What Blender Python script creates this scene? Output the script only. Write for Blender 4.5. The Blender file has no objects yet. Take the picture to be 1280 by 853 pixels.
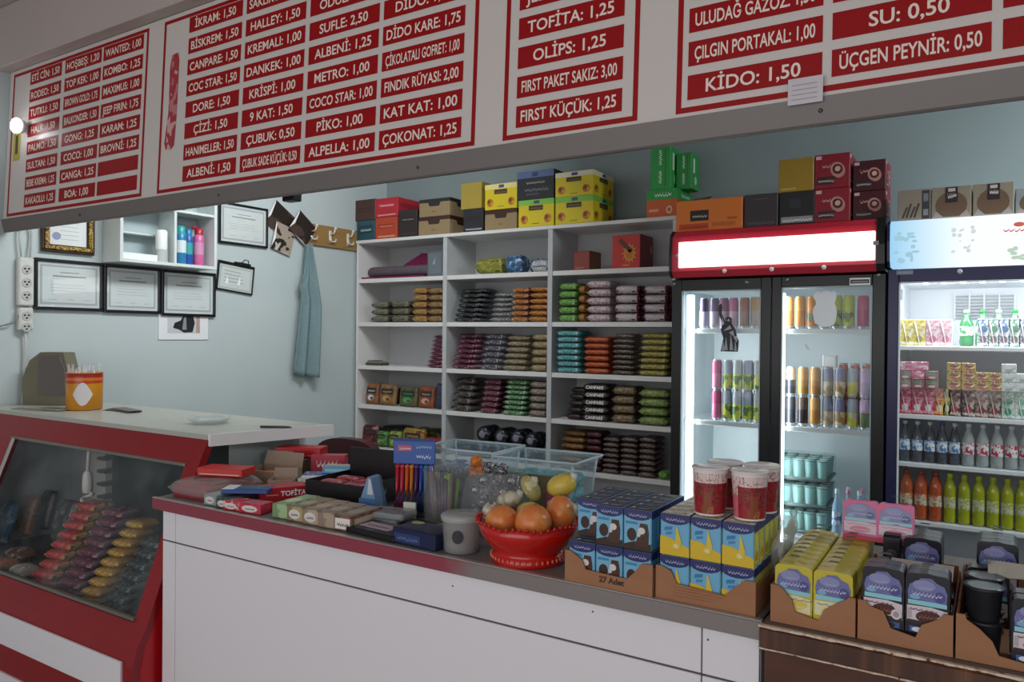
import bpy, math, random
from mathutils import Vector, Matrix
random.seed(7)
S = bpy.context.scene
COL = S.collection
PI = math.pi

# ------------------------------------------------------------------ camera, world, lights, exposure
F, YAW, PIT, ROL, EYE = 957.0, .5645, -.0068, .00946, 1.55
_f = Vector((-math.sin(YAW)*math.cos(PIT), math.cos(YAW)*math.cos(PIT), math.sin(PIT)))
_r = Vector((math.cos(YAW), math.sin(YAW), 0)); _u = _r.cross(_f)
_r2 = _r*math.cos(ROL) + _u*math.sin(ROL); _u2 = -_r*math.sin(ROL) + _u*math.cos(ROL)
cd = bpy.data.cameras.new('camera'); cam = bpy.data.objects.new('camera', cd); COL.objects.link(cam)
cd.sensor_width = 36; cd.lens = 36*F/1280; cd.clip_start = .02
cam.matrix_world = Matrix(((_r2.x, _u2.x, -_f.x, 0), (_r2.y, _u2.y, -_f.y, 0), (_r2.z, _u2.z, -_f.z, EYE), (0, 0, 0, 1)))
S.camera = cam
S.view_settings.view_transform = 'Standard'; S.view_settings.look = 'None'
S.view_settings.exposure = 0.0; S.view_settings.gamma = 1.0; S.view_settings.use_curve_mapping = False
W = bpy.data.worlds.new('world'); S.world = W; W.use_nodes = True
W.node_tree.nodes['Background'].inputs[0].default_value = (.86, .93, 1.0, 1)
W.node_tree.nodes['Background'].inputs[1].default_value = .42
def area(name, loc, rot, sx, sy, power, colr, parent=None):
    l = bpy.data.lights.new(name, 'AREA'); l.shape = 'RECTANGLE'; l.size = sx; l.size_y = sy; l.energy = power; l.color = colr
    o = bpy.data.objects.new(name, l); COL.objects.link(o); o.location = loc; o.rotation_euler = rot
    return o
area('storefront_daylight', (-.6, -2.3, 1.75), (math.radians(90), 0, 0), 5.5, 2.4, 64, (1.0, .965, .96))
area('left_wall_fill', (-2.55, 2.75, 2.95), (0, math.radians(52), 0), .3, 1.2, 29, (.92, .98, 1.0))  # added unseen area light, tilted to brighten the left wall
area('back_wall_fill', (1.5, 3.3, 2.95), (math.radians(38), 0, math.radians(35)), .3, 1.2, 58, (.88, .98, 1.0))  # added unseen area light, turned to lift the right of the back wall

def ray(px, py):
    a, b = (px-640)/F, (py-426.5)/F
    return _r2*a - _u2*b + _f
def onY(px, py, Y):
    d = ray(px, py); s = Y/d.y; return Vector((d.x*s, Y, EYE+d.z*s))
def onX(px, py, X):
    d = ray(px, py); s = X/d.x; return Vector((X, d.y*s, EYE+d.z*s))
def onZ(px, py, Z):
    d = ray(px, py); s = (Z-EYE)/d.z; return Vector((d.x*s, d.y*s, Z))

# ------------------------------------------------------------------ materials
def lin(h):
    if isinstance(h, str):
        h = h.lstrip('#'); c = [int(h[i:i+2], 16)/255 for i in (0, 2, 4)]
    else: c = h
    return tuple((x/12.92 if x <= .04045 else ((x+.055)/1.055)**2.4) for x in c) + (1,)
MC = {}
def mat(h, rough=.5, metal=0, spec=.5, coat=0, emit=0, name=None):
    k = ('m', h, rough, metal, spec, coat, emit)
    if k in MC: return MC[k]
    m = bpy.data.materials.new(name or 'paint'); m.use_nodes = True
    b = m.node_tree.nodes['Principled BSDF']
    b.inputs['Base Color'].default_value = lin(h); b.inputs['Roughness'].default_value = rough
    b.inputs['Metallic'].default_value = metal; b.inputs['Specular IOR Level'].default_value = spec
    b.inputs['Coat Weight'].default_value = coat
    if emit:
        b.inputs['Emission Color'].default_value = lin(h); b.inputs['Emission Strength'].default_value = emit
    MC[k] = m; return m
def noisy(cols, scale=20, rough=.35, stretch=(1, 1, 1), detail=2, sharp=True, metal=0, name='print', kind='noise', bump=0, spec=.5):
    """base colours broken up by a procedural pattern, cols = [(pos, hex)...]"""
    k = ('n', tuple(cols), scale, rough, stretch, detail, sharp, metal, kind, bump, spec)
    if k in MC: return MC[k]
    m = bpy.data.materials.new(name); m.use_nodes = True; t = m.node_tree; b = t.nodes['Principled BSDF']
    tc = t.nodes.new('ShaderNodeTexCoord'); mp = t.nodes.new('ShaderNodeMapping'); mp.inputs['Scale'].default_value = stretch
    if kind == 'noise':
        n = t.nodes.new('ShaderNodeTexNoise'); n.inputs['Scale'].default_value = scale; n.inputs['Detail'].default_value = detail; out = n.outputs['Fac']
    elif kind == 'wave':
        n = t.nodes.new('ShaderNodeTexWave'); n.inputs['Scale'].default_value = scale; n.inputs['Distortion'].default_value = 6; n.inputs['Detail'].default_value = detail; out = n.outputs['Fac']
    else:
        n = t.nodes.new('ShaderNodeTexVoronoi'); n.inputs['Scale'].default_value = scale; out = n.outputs['Distance']
    r = t.nodes.new('ShaderNodeValToRGB'); e = r.color_ramp.elements
    r.color_ramp.interpolation = 'CONSTANT' if sharp else 'LINEAR'
    while len(e) < len(cols): e.new(.5)
    for x, (p, h) in zip(e, cols): x.position = p; x.color = lin(h)
    t.links.new(tc.outputs['Object'], mp.inputs[0]); t.links.new(mp.outputs[0], n.inputs['Vector'])
    t.links.new(out, r.inputs[0]); t.links.new(r.outputs[0], b.inputs['Base Color'])
    b.inputs['Roughness'].default_value = rough; b.inputs['Metallic'].default_value = metal; b.inputs['Specular IOR Level'].default_value = spec
    if bump:
        bp = t.nodes.new('ShaderNodeBump'); bp.inputs['Strength'].default_value = bump; bp.inputs['Distance'].default_value = .01
        t.links.new(out, bp.inputs['Height']); t.links.new(bp.outputs[0], b.inputs['Normal'])
    MC[k] = m; return m
def pr(base, *acc, scale=38, rough=.32, stretch=(1, 1, 1)):
    """printed wrapper: base with specks of accents"""
    cols = [(0, base)]; ps = [.50, .585, .66]
    for p, a in zip(ps, acc): cols.append((p, a))
    return noisy(cols, scale, rough, stretch, 3)
def see_through(h, fac, rough=.05, name='clear_plastic'):
    """fac = share of light that passes straight through"""
    k = ('t', h, fac, rough)
    if k in MC: return MC[k]
    m = bpy.data.materials.new(name); m.use_nodes = True; t = m.node_tree; b = t.nodes['Principled BSDF']
    b.inputs['Base Color'].default_value = lin(h); b.inputs['Roughness'].default_value = rough
    tr = t.nodes.new('ShaderNodeBsdfTransparent'); mx = t.nodes.new('ShaderNodeMixShader'); mx.inputs[0].default_value = fac
    tr.inputs[0].default_value = (.97, .99, .99, 1)
    t.links.new(b.outputs[0], mx.inputs[1]); t.links.new(tr.outputs[0], mx.inputs[2])
    t.links.new(mx.outputs[0], t.nodes['Material Output'].inputs[0]); MC[k] = m; return m
def glass_pane(tint='fdfefe', name='glass_pane'):
    k = ('g', tint)
    if k in MC: return MC[k]
    m = bpy.data.materials.new(name); m.use_nodes = True; t = m.node_tree; t.nodes.remove(t.nodes['Principled BSDF'])
    tr = t.nodes.new('ShaderNodeBsdfTransparent'); tr.inputs[0].default_value = lin(tint)
    gl = t.nodes.new('ShaderNodeBsdfGlossy'); gl.inputs['Roughness'].default_value = .02
    lw = t.nodes.new('ShaderNodeLayerWeight'); pw_ = t.nodes.new('ShaderNodeMath'); pw_.operation = 'POWER'; pw_.inputs[1].default_value = 4
    fr = t.nodes.new('ShaderNodeMath'); fr.operation = 'MULTIPLY_ADD'; fr.inputs[1].default_value = .7; fr.inputs[2].default_value = .035
    t.links.new(lw.outputs['Facing'], pw_.inputs[0]); t.links.new(pw_.outputs[0], fr.inputs[0])
    mx = t.nodes.new('ShaderNodeMixShader')
    t.links.new(fr.outputs[0], mx.inputs[0]); t.links.new(tr.outputs[0], mx.inputs[1]); t.links.new(gl.outputs[0], mx.inputs[2])
    t.links.new(mx.outputs[0], t.nodes['Material Output'].inputs[0]); MC[k] = m; return m
def glow(h, s, name='lit_panel'):
    k = ('e', h, s)
    if k in MC: return MC[k]
    m = bpy.data.materials.new(name); m.use_nodes = True; t = m.node_tree; t.nodes.remove(t.nodes['Principled BSDF'])
    e = t.nodes.new('ShaderNodeEmission'); e.inputs[0].default_value = lin(h); e.inputs[1].default_value = s
    t.links.new(e.outputs[0], t.nodes['Material Output'].inputs[0]); MC[k] = m; return m

# ------------------------------------------------------------------ mesh builder
TX = {}
def text_shape(s, bold=.018):
    k = (s, bold)
    if k in TX: return TX[k]
    c = bpy.data.curves.new('lettering', 'FONT'); c.body = s; c.size = 1; c.offset = bold; c.resolution_u = 3
    o = bpy.data.objects.new('lettering', c); me = bpy.data.meshes.new_from_object(o)
    v = [(p.co.x, p.co.y) for p in me.vertices]; f = [tuple(p.vertices) for p in me.polygons]
    bpy.data.objects.remove(o); bpy.data.curves.remove(c); bpy.data.meshes.remove(me)
    x0 = min(p[0] for p in v); x1 = max(p[0] for p in v)
    TX[k] = ([(p[0]-x0, p[1]) for p in v], f, x1-x0); return TX[k]
class MB:
    def __init__(s): s.v = []; s.f = []; s.m = []; s.sm = []; s.mats = []
    def mi(s, m):
        if m not in s.mats: s.mats.append(m)
        return s.mats.index(m)
    def add(s, vs, fs, m, smooth=False, M=None):
        o = len(s.v)
        for p in vs:
            p = Vector(p)
            if M is not None: p = M @ p
            s.v.append(tuple(p))
        ms = m if isinstance(m, list) else None
        for i, f in enumerate(fs):
            s.f.append(tuple(o+j for j in f)); s.m.append(s.mi(ms[i] if ms else m)); s.sm.append(smooth)
        return s
    def box(s, x0, x1, y0, y1, z0, z1, m, ch=.0015, M=None):
        """chamfered box; m = material or dict with keys f,b,l,r,t,d (front -y, back, left, right, top, bottom) and e (edges)"""
        ch = min(ch, .45*min(x1-x0, y1-y0, z1-z0))
        vs = []; idx = {}
        for ix, (xx, sx) in enumerate(((x0, 1), (x1, -1))):
            for iy, (yy, sy) in enumerate(((y0, 1), (y1, -1))):
                for iz, (zz, sz) in enumerate(((z0, 1), (z1, -1))):
                    for ax in range(3):
                        p = [xx+sx*ch, yy+sy*ch, zz+sz*ch]; p[ax] = (xx, yy, zz)[ax]
                        idx[ix, iy, iz, ax] = len(vs); vs.append(p)
        I = lambda a, b, c, d: idx[a, b, c, d]
        fs = [(I(0,0,0,0), I(0,0,1,0), I(0,1,1,0), I(0,1,0,0)), (I(1,0,0,0), I(1,1,0,0), I(1,1,1,0), I(1,0,1,0)),
              (I(0,0,0,1), I(1,0,0,1), I(1,0,1,1), I(0,0,1,1)), (I(0,1,0,1), I(0,1,1,1), I(1,1,1,1), I(1,1,0,1)),
              (I(0,0,0,2), I(0,1,0,2), I(1,1,0,2), I(1,0,0,2)), (I(0,0,1,2), I(1,0,1,2), I(1,1,1,2), I(0,1,1,2))]
        ks = ['l', 'r', 'f', 'b', 'd', 't']
        c = Vector(((x0+x1)/2, (y0+y1)/2, (z0+z1)/2))
        def orient(q):
            a, b, d = (Vector(vs[q[0]]), Vector(vs[q[1]]), Vector(vs[q[2]]))
            n = (b-a).cross(d-a); mid = sum((Vector(vs[i]) for i in q), Vector())/len(q)
            return q if n.dot(mid-c) > 0 else tuple(reversed(q))
        for a in (0, 1):
            for b in (0, 1):
                fs += [(I(a,b,0,0), I(a,b,1,0), I(a,b,1,1), I(a,b,0,1)), (I(a,0,b,0), I(a,1,b,0), I(a,1,b,2), I(a,0,b,2)), (I(0,a,b,1), I(1,a,b,1), I(1,a,b,2), I(0,a,b,2))]
                for d in (0, 1): fs.append((I(a,b,d,0), I(a,b,d,1), I(a,b,d,2)))
        fs = [orient(q) for q in fs]
        if isinstance(m, dict):
            dft = m.get('e') or m['f']
            ml = [m.get(k, dft) for k in ks] + [dft]*(len(fs)-6)
        else: ml = [m]*len(fs)
        return s.add(vs, fs, ml, False, M)
    def lathe(s, prof, m, n=16, M=None, smooth=True, arc=None):
        """prof [(r,z)] bottom to top; m material or list per segment"""
        vs = []; fs = []; ml = []
        for r, z in prof:
            for k in range(n):
                a = 2*PI*k/n; vs.append((r*math.cos(a), r*math.sin(a), z))
        for i in range(len(prof)-1):
            for k in range(n):
                a, b = i*n+k, i*n+(k+1) % n
                fs.append((a, b, b+n, a+n)); ml.append(m[i] if isinstance(m, list) else m)
        s.add(vs, fs, ml, smooth, M)
        for i, rev in ((0, True), (len(prof)-1, False)):
            if prof[i][0] > 1e-5:
                q = tuple(range(n)); q = tuple(reversed(q)) if rev else q
                s.add(vs[i*n:(i+1)*n], [q], (m[0] if rev else m[-1]) if isinstance(m, list) else m, False, M)
        return s
    def tube(s, pts, r, m, n=7, M=None, flat=1):
        pts = [Vector(p) for p in pts]; vs = []; fs = []; up = Vector((0, 0, 1))
        for i, p in enumerate(pts):
            t = (pts[min(i+1, len(pts)-1)] - pts[max(i-1, 0)]).normalized()
            a = t.cross(up if abs(t.z) < .95 else Vector((0, 1, 0))).normalized(); b = t.cross(a)
            rr = r[i] if isinstance(r, (list, tuple)) else r
            for k in range(n):
                g = 2*PI*k/n; vs.append(p + a*rr*math.cos(g) + b*rr*flat*math.sin(g))
        for i in range(len(pts)-1):
            for k in range(n):
                a, b = i*n+k, i*n+(k+1) % n; fs.append((a, a+n, b+n, b))
        fs.append(tuple(range(n))); fs.append(tuple(reversed(range((len(pts)-1)*n, len(pts)*n))))
        return s.add(vs, fs, m, True, M)
    def ball(s, c, rx, ry, rz, m, n=14, k=9, M=None, lump=0, seed=0):
        rnd = random.Random(seed); vs = []; fs = []
        for i in range(k+1):
            th = PI*i/k
            for j in range(n):
                ph = 2*PI*j/n; q = 1 + (lump*(rnd.random()-.5) if 0 < i < k else 0)
                vs.append((c[0]+rx*q*math.sin(th)*math.cos(ph), c[1]+ry*q*math.sin(th)*math.sin(ph), c[2]-rz*q*math.cos(th)))
        for i in range(k):
            for j in range(n):
                a, b = i*n+j, i*n+(j+1) % n; fs.append((a, b, b+n, a+n))
        return s.add(vs, fs, m, True, M)
    def prism(s, poly, axis, d0, d1, m, M=None):
        """polygon in the two other axes extruded along axis (0 x,1 y,2 z). poly order (a,b): x->(y,z) y->(x,z) z->(x,y)"""
        def P(a, b, d): return ((d, a, b), (a, d, b), (a, b, d))[axis]
        n = len(poly); vs = [P(a, b, d0) for a, b in poly] + [P(a, b, d1) for a, b in poly]
        ar = sum(poly[i][0]*poly[(i+1) % n][1]-poly[(i+1) % n][0]*poly[i][1] for i in range(n))
        flip = (ar > 0) == (axis != 1)
        fs = [tuple(reversed(range(n))) if flip else tuple(range(n)), tuple(range(n, 2*n)) if flip else tuple(reversed(range(n, 2*n)))]
        for i in range(n):
            j = (i+1) % n; q = (i, j, j+n, i+n); fs.append(q if flip else tuple(reversed(q)))
        return s.add(vs, fs, m, False, M)
    # flat printed marks on a face: fr = (origin, U, V)
    def flat(s, poly, fr, m, lift=1, M=None):
        o, U, V = (Vector(x) for x in fr); N = U.cross(V).normalized()*.0006*lift
        vs = [o+U*a+V*b+N for a, b in poly]; n = len(poly)
        ar = sum(poly[i][0]*poly[(i+1) % n][1]-poly[(i+1) % n][0]*poly[i][1] for i in range(n))
        return s.add(vs, [tuple(range(n)) if ar > 0 else tuple(reversed(range(n)))], m, False, M)
    def rect(s, x0, x1, y0, y1, fr, m, lift=1, M=None): return s.flat([(x0, y0), (x1, y0), (x1, y1), (x0, y1)], fr, m, lift, M)
    def ell(s, cx, cy, rx, ry, fr, m, lift=1, n=18, M=None, rot=0):
        c, q = math.cos(rot), math.sin(rot)
        return s.flat([(cx+rx*math.cos(2*PI*k/n)*c-ry*math.sin(2*PI*k/n)*q, cy+rx*math.cos(2*PI*k/n)*q+ry*math.sin(2*PI*k/n)*c) for k in range(n)], fr, m, lift, M)
    def text(s, t, x0, x1, y, h, fr, m, lift=2, bold=.018, fit=True, M=None):
        """lettering between x0 and x1 on base line y, capital height h"""
        v, f, w = text_shape(t, bold); sy = h/.72; sx = sy
        if w*sx > x1-x0 or fit == 'fill': sx = (x1-x0)/w
        off = x0 + (x1-x0-w*sx)/2
        o, U, V = (Vector(q) for q in fr); N = U.cross(V).normalized()*.0006*lift
        return s.add([o+U*(off+a*sx)+V*(y+b*sy)+N for a, b in v], f, m, False, M)
    def squig(s, x0, x1, y, h, fr, m, lift=2, n=6, w=.25, M=None):
        """a run of handwriting-like brush loops"""
        rnd = random.Random(int(abs(x0*7919+y*104729)*1000) + n); up = []; dn = []; k = n*8; amps = [.55+.75*rnd.random() for _ in range(n+1)]
        for i in range(k+1):
            t = i/8; a = amps[min(int(t), n)]
            x = x0+(x1-x0)*(i/k) + (x1-x0)/n*.22*math.sin(t*2*PI+1); yy = y+h*.34*a*math.sin(t*2*PI); tck = h*w*.55*(.6+.5*math.cos(t*2*PI*.5+.6)**2)
            up.append((x, yy+tck)); dn.append((x, yy-tck))
        o, U, V = (Vector(q) for q in fr); N = U.cross(V).normalized()*.0006*lift
        vs = [o+U*a+V*b+N for a, b in dn+up]; c = k+1
        return s.add(vs, [(i, i+1, c+i+1, c+i) for i in range(k)], m, False, M)
    def pack(s, L, Wd, T, body, label=None, ends=None, M=None, bulge=0, seed=0):
        """flow wrapped pack lying along x, centred in x, front at y=0, resting on z=0"""
        rnd = random.Random(seed); ends = ends or body
        st = [(0, .16, .98), (.035, .18, .98), (.06, .74, .94), (.12, .97, .98), (.34, 1, 1), (.5, 1, 1), (.66, 1, 1), (.88, .97, .98), (.94, .74, .94), (.965, .18, .98), (1, .16, .98)]
        ring = []
        for k in range(12):
            a = 2*PI*(k+.5)/12; ca, sa = math.cos(a), math.sin(a); e = .55
            ring.append((abs(ca)**e*(1 if ca > 0 else -1), abs(sa)**e*(1 if sa > 0 else -1)))
        vs = []; fs = []; ml = []; n = 12
        for i, (t, th, wd) in enumerate(st):
            q = 1 - (bulge*rnd.random()*.5 if 2 < i < 8 else 0)
            for a, b in ring: vs.append(((t-.5)*L, Wd/2 + a*wd*Wd/2, T/2 + b*th*q*T/2))
        for i in range(len(st)-1):
            for k in range(n):
                fs.append((i*n+k, i*n+(k+1) % n, (i+1)*n+(k+1) % n, (i+1)*n+k))
                ca = ring[k][0]+ring[(k+1) % n][0]
                if i < 2 or i > len(st)-4: ml.append(ends)
                elif label and 3 <= i <= 6 and ca < -.6: ml.append(label)
                else: ml.append(body)
        s.add(vs, [tuple(reversed(f)) for f in fs], ml, True, M)
        s.add(vs[:n], [tuple(range(n))], ends, False, M); s.add(vs[-n:], [tuple(reversed(range(n)))], ends, False, M)
        return s
    def mesh(s, name):
        me = bpy.data.meshes.new(name); me.from_pydata(s.v, [], s.f)
        for m in s.mats: me.materials.append(m)
        me.polygons.foreach_set('material_index', s.m); me.polygons.foreach_set('use_smooth', s.sm); me.update()
        return me
    def build(s, name, parent=None, loc=None, rot=0):
        o = bpy.data.objects.new(name, s.mesh(name)); COL.objects.link(o)
        if loc is not None: o.location = loc
        if rot: o.rotation_euler = (0, 0, rot)
        if parent is not None: o.parent = parent
        return o
def tag(o, label, cat, group=None):
    o['label'] = label; o['category'] = cat
    if group: o['group'] = group
    return o
def thing(name, label, cat, loc=(0, 0, 0), rot=0, group=None):
    o = bpy.data.objects.new(name, None); COL.objects.link(o); o.location = loc; o.rotation_euler = (0, 0, rot)
    o.empty_display_size = .05
    return tag(o, label, cat, group)
def struct(o): o['kind'] = 'structure'; return o
def T(x=0, y=0, z=0, rz=0, rx=0, ry=0, s=1):
    return Matrix.Translation((x, y, z)) @ Matrix.Rotation(rz, 4, 'Z') @ Matrix.Rotation(ry, 4, 'Y') @ Matrix.Rotation(rx, 4, 'X') @ Matrix.Scale(s, 4)
def dup(o, name=None):
    c = o.copy(); COL.objects.link(c)
    for ch in list(o.children):
        d = ch.copy(); COL.objects.link(d); d.parent = c
        for g in list(ch.children):
            e = g.copy(); COL.objects.link(e); e.parent = d
    return c
def front(w, d): return ((-w/2, -d/2, 0), (1, 0, 0), (0, 0, 1))
def right(w, d): return ((w/2, -d/2, 0), (0, 1, 0), (0, 0, 1))
def top(w, d, h): return ((-w/2, -d/2, h), (1, 0, 0), (0, 1, 0))
ORD = ['bottom', 'second', 'third', 'fourth', 'fifth', 'sixth', 'seventh', 'eighth', 'ninth']

# shared materials
WHITE = mat('e9e6ea', .35, name='white_laminate'); RED = mat('b5141f', .3, name='red_paint'); BLK = mat('101114', .4, name='black_plastic')
STEEL = mat('a7a4a2', .35, metal=.8, name='aluminium'); CARD = noisy([(0, 'a07050'), (1, 'b98a66')], 30, .8, (1, 1, 6), 3, False, name='corrugated_card', spec=.2)
TAN = noisy([(0, '8f7a5a'), (1, '9f8a68')], 30, .7, (1, 1, 4), 3, False, name='tan_card', spec=.2)
LET = mat('f1dfd3', .5, name='cream_lettering')
INKW = mat('f2f0f0', .4, name='white_ink'); INKK = mat('17161a', .45, name='black_ink')

# ------------------------------------------------------------------ room shell
XL, YB, ZC = -4.12, 4.62, 3.1
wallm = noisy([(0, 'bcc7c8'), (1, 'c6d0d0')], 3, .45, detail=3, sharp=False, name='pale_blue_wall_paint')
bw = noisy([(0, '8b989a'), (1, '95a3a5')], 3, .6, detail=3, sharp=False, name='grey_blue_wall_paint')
beige = noisy([(0, 'b4a8a4'), (1, 'bdb1ac')], 2, .6, detail=3, sharp=False, name='warm_white_plaster')
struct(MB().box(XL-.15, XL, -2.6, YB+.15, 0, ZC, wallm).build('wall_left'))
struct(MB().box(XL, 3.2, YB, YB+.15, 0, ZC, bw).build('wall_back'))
struct(MB().box(3.2, 3.35, -2.6, YB+.15, 0, ZC, wallm).build('wall_right'))
struct(MB().box(XL-.15, 3.35, -2.6, YB+.15, -.12, 0, noisy([(0, '8b8580'), (1, 'a39c95')], 5, .4, sharp=False, name='floor_tiles')).build('floor'))
struct(MB().box(XL-.15, 3.35, -2.6, YB+.15, ZC, ZC+.12, beige).build('ceiling'))
# bulkhead wall over the counter, the sign hangs under its front edge
struct(MB().box(XL, 3.2, 1.79, 2.0, 2.815, ZC, beige, ch=.004).build('wall_bulkhead'))

# ------------------------------------------------------------------ sign
SZ, SY, SL = 2.09, 1.82, .045
def SP(x, z): return (x, SY+(z-SZ)*SL, z)
SFR = ((0, SY-SZ*SL, 0), (1, 0, 0), (0, SL, 1))
fas = thing('sign_fascia', 'long white tilted fascia board hung over the counter with a grey metal bottom rail', 'sign', (0, 0, 0))
signw = mat('d4cdc8', .3, name='white_sign_sheet')
b = MB(); x0, x1 = -4.085, .75
v = []
for x in (x0, x1):
    v += [SP(x, SZ), SP(x, 2.812), (x, SP(0, 2.812)[1]+.06, 2.812), (x, SY+.06, SZ)]
b.add(v, [(0, 4, 5, 1), (1, 5, 6, 2), (2, 6, 7, 3), (3, 7, 4, 0), (0, 1, 2, 3), (4, 7, 6, 5)], signw); b.build('panel', fas)
b = MB()
b.prism([(SY-.006, 2.092), (SY+.008, 2.036), (SY+.004, 2.030), (SY+.018, 2.030), (SY+.022, 2.036), (SY+.045, 2.042), (SY+.045, 2.092)], 0, x0-.01, x1, mat('78726f', .5, metal=.2, name='grey_metal_rail')); b.build('bottom_rail', fas)
b = MB()
for xx in (-3.4, -2.45, -1.5, -.34, .3): b.ball((xx, SY+.0, 2.062), .005, .004, .005, mat('66625f', .4, metal=.8), n=8, k=5)
b.build('rail_screws', fas)
redv = mat('9a0a12', .38, 0, .25, name='red_vinyl')
rows_z = lambda r: 2.133 + (8-r)*.0835           # r = 1 top .. 8 bottom
def strip(board, c0, c1, r, s, h=.061):
    z = rows_z(r)
    m = MB().rect(c0, c1, z, z+h, SFR, redv, 1.5)
    if s: m.text(s, c0+.016, c1-.016, z+.0145, .033, SFR, LET, 3, bold=.016)
    m.build('price_strip', board)
def border(board, a, bb, z0=2.102, z1=2.795, t=.014):
    m = MB()
    m.rect(a, bb, z0, z0+t, SFR, redv); m.rect(a, bb, z1-t, z1, SFR, redv); m.rect(a, a+t, z0+t, z1-t, SFR, redv); m.rect(bb-t, bb, z0+t, z1-t, SFR, redv)
    m.build('border', board)
B1 = thing('price_board', 'three-column red price board at the far left end of the sign', 'price board')
border(B1, -4.052, -2.94)
for ci, (c0, c1, tx) in enumerate(((-3.89, -3.61, ['ETİ CİN: 1,50', 'RODEO: 1,50', 'TUTKU: 1,50', 'HALK: 1,50', 'PALMO: 1,50', 'SULTAN: 1,50', 'BEBE KREMA: 1,25', 'KAKAOLU: 1,25']),
        (-3.58, -3.285, ['HOŞBEŞ: 1,20', 'TOP KEK: 1,00', 'BROWN GOLD: 1,75', 'BALKONDER: 1,50', 'GONG: 1,25', 'COCO: 1,00', 'CANGA: 1,25', 'BOA: 1,00']),
        (-3.27, -2.975, ['WANTED: 1,00', 'KOMBO: 1,25', 'MAXIMUS: 1,00', 'JEEP FIRIN: 1,75', 'KARAM: 1,25', 'BROVNİ: 1,25', '', '']))):
    for r, s in enumerate(tx, 1): strip(B1, c0, c1, r, s)
B2 = thing('price_board', 'four-column red price board, widest one, with İKRAM and HALLEY rows', 'price board')
border(B2, -2.835, -1.288)
for c0, c1, tx in ((-2.672, -2.355, ['İKRAM: 1,50', 'BİSKREM: 1,50', 'CANPARE: 1,50', 'COC STAR: 1,50', 'DORE: 1,50', 'ÇİZİ: 1,50', 'HANIMELLER: 1,50', 'ALBENİ: 1,50']),
        (-2.333, -2.018, ['SAKLIKÖY: 1,50', 'HALLEY: 1,50', 'KREMALI: 1,00', 'DANKEK: 1,00', 'KRİSPİ: 1,00', '9 KAT: 1,50', 'ÇUBUK: 0,50', 'ÇUBUK SADE KÜÇÜK: 0,50']),
        (-1.997, -1.678, [None, 'ÖDÜL: 1,00', 'SUFLE: 2,50', 'ALBENİ: 1,25', 'METRO: 1,00', 'COCO STAR: 1,00', 'PİKO: 1,00', 'ALPELLA: 1,00']),
        (-1.660, -1.338, [None, None, 'DİDO: 1,25', 'DİDO KARE: 1,75', 'ÇİKOLATALI GOFRET: 1,00', 'FINDIK RÜYASI: 2,00', 'KAT KAT: 1,00', 'ÇOKONAT: 1,25'])):
    for r, s in enumerate(tx, 1):
        if s is not None: strip(B2, c0, c1, r, s)
B3 = thing('price_board', 'narrow single-column red price board with TOFİTA and OLİPS rows', 'price board')
border(B3, -1.191, -.781)
for r, s in ((4, 'JELİBON: 1,25'), (5, 'TOFİTA: 1,25'), (6, 'OLİPS: 1,25'), (7, 'FIRST PAKET SAKIZ: 3,00'), (8, 'FIRST KÜÇÜK: 1,25')): strip(B3, -1.148, -.825, r, s)
B4 = thing('price_board', 'red drinks price board above the coolers with SU and KİDO rows', 'price board')
border(B4, -.679, .40)
for c0, c1, tx in ((-.65, -.338, ['', 'ULUDAĞ GAZOZ: 1,50', 'ÇILGIN PORTAKAL: 1,00', 'KİDO: 1,50']), (-.318, -.016, ['', '', 'SU: 0,50', 'ÜÇGEN PEYNİR: 0,50']), (.003, .32, ['', '', '', ''])):
    for r, s in enumerate(tx, 5): strip(B4, c0, c1, r, s)
# stickers and taped paper on the sign
m = MB(); f0 = onY(15, 187, SY).z; m.rect(-4.02, -3.955, 2.37, 2.50, SFR, mat('b9ad3a', .4, name='yellow_sticker'), 2); m.rect(-4.0, -3.975, 2.40, 2.49, SFR, mat('4c4a2c', .5), 3)
tag(m.build('sticker'), 'small yellow sticker on the left margin of the three-column price board', 'sticker')
m = MB(); tornred = noisy([(0, 'c0777c'), (.45, 'a8323c'), (.62, 'd0a3a2')], 25, .4, (1, 1, .5), name='torn_red_sticker')
m.flat([(-2.80, 2.30), (-2.79, 2.275), (-2.755, 2.27), (-2.735, 2.285), (-2.728, 2.40), (-2.727, 2.62), (-2.735, 2.655), (-2.775, 2.65), (-2.785, 2.60), (-2.782, 2.42)], SFR, tornred, 2)
tag(m.build('sticker'), 'torn vertical red sticker on the left margin of the widest price board', 'sticker')
m = MB(); m.rect(-.408, -.333, 2.078, 2.138, SFR, mat('cfc9cf', .4, name='paper'), 22)
for k in range(4): m.rect(-.40, -.345, 2.088+.011*k, 2.0905+.011*k, SFR, mat('a8a3ac', .5), 23)
tag(m.build('paper_tag'), 'small white paper taped over the lower edge of the drinks price board', 'tag')
m = MB(); m.rect(.004, .16, 2.30, 2.36, SFR, mat('cfccd4', .4, name='paper'), 4); m.squig(.02, .13, 2.325, .03, SFR, mat('8fb0b4', .4), 5)
tag(m.build('paper_patch'), 'white paper patch stuck on the drinks price board at the picture edge', 'paper')
# lamp added in place of the white glare on the sign's left end
lp = thing('glare_lamp', 'small glowing white lamp added in place of a glare on the sign', 'lamp', onY(25, 158, SY-.02))
MB().lathe([(.0, 0), (.028, .003), (.032, .012), (.03, .03), (.0, .035)], mat('cfcfd2', .3), 14, T(rx=PI/2, y=.02)).build('housing', lp)
MB().ball((0, -.016, 0), .036, .022, .036, glow('ffffff', 14, 'glare_glow')).build('bulb', lp)
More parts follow.
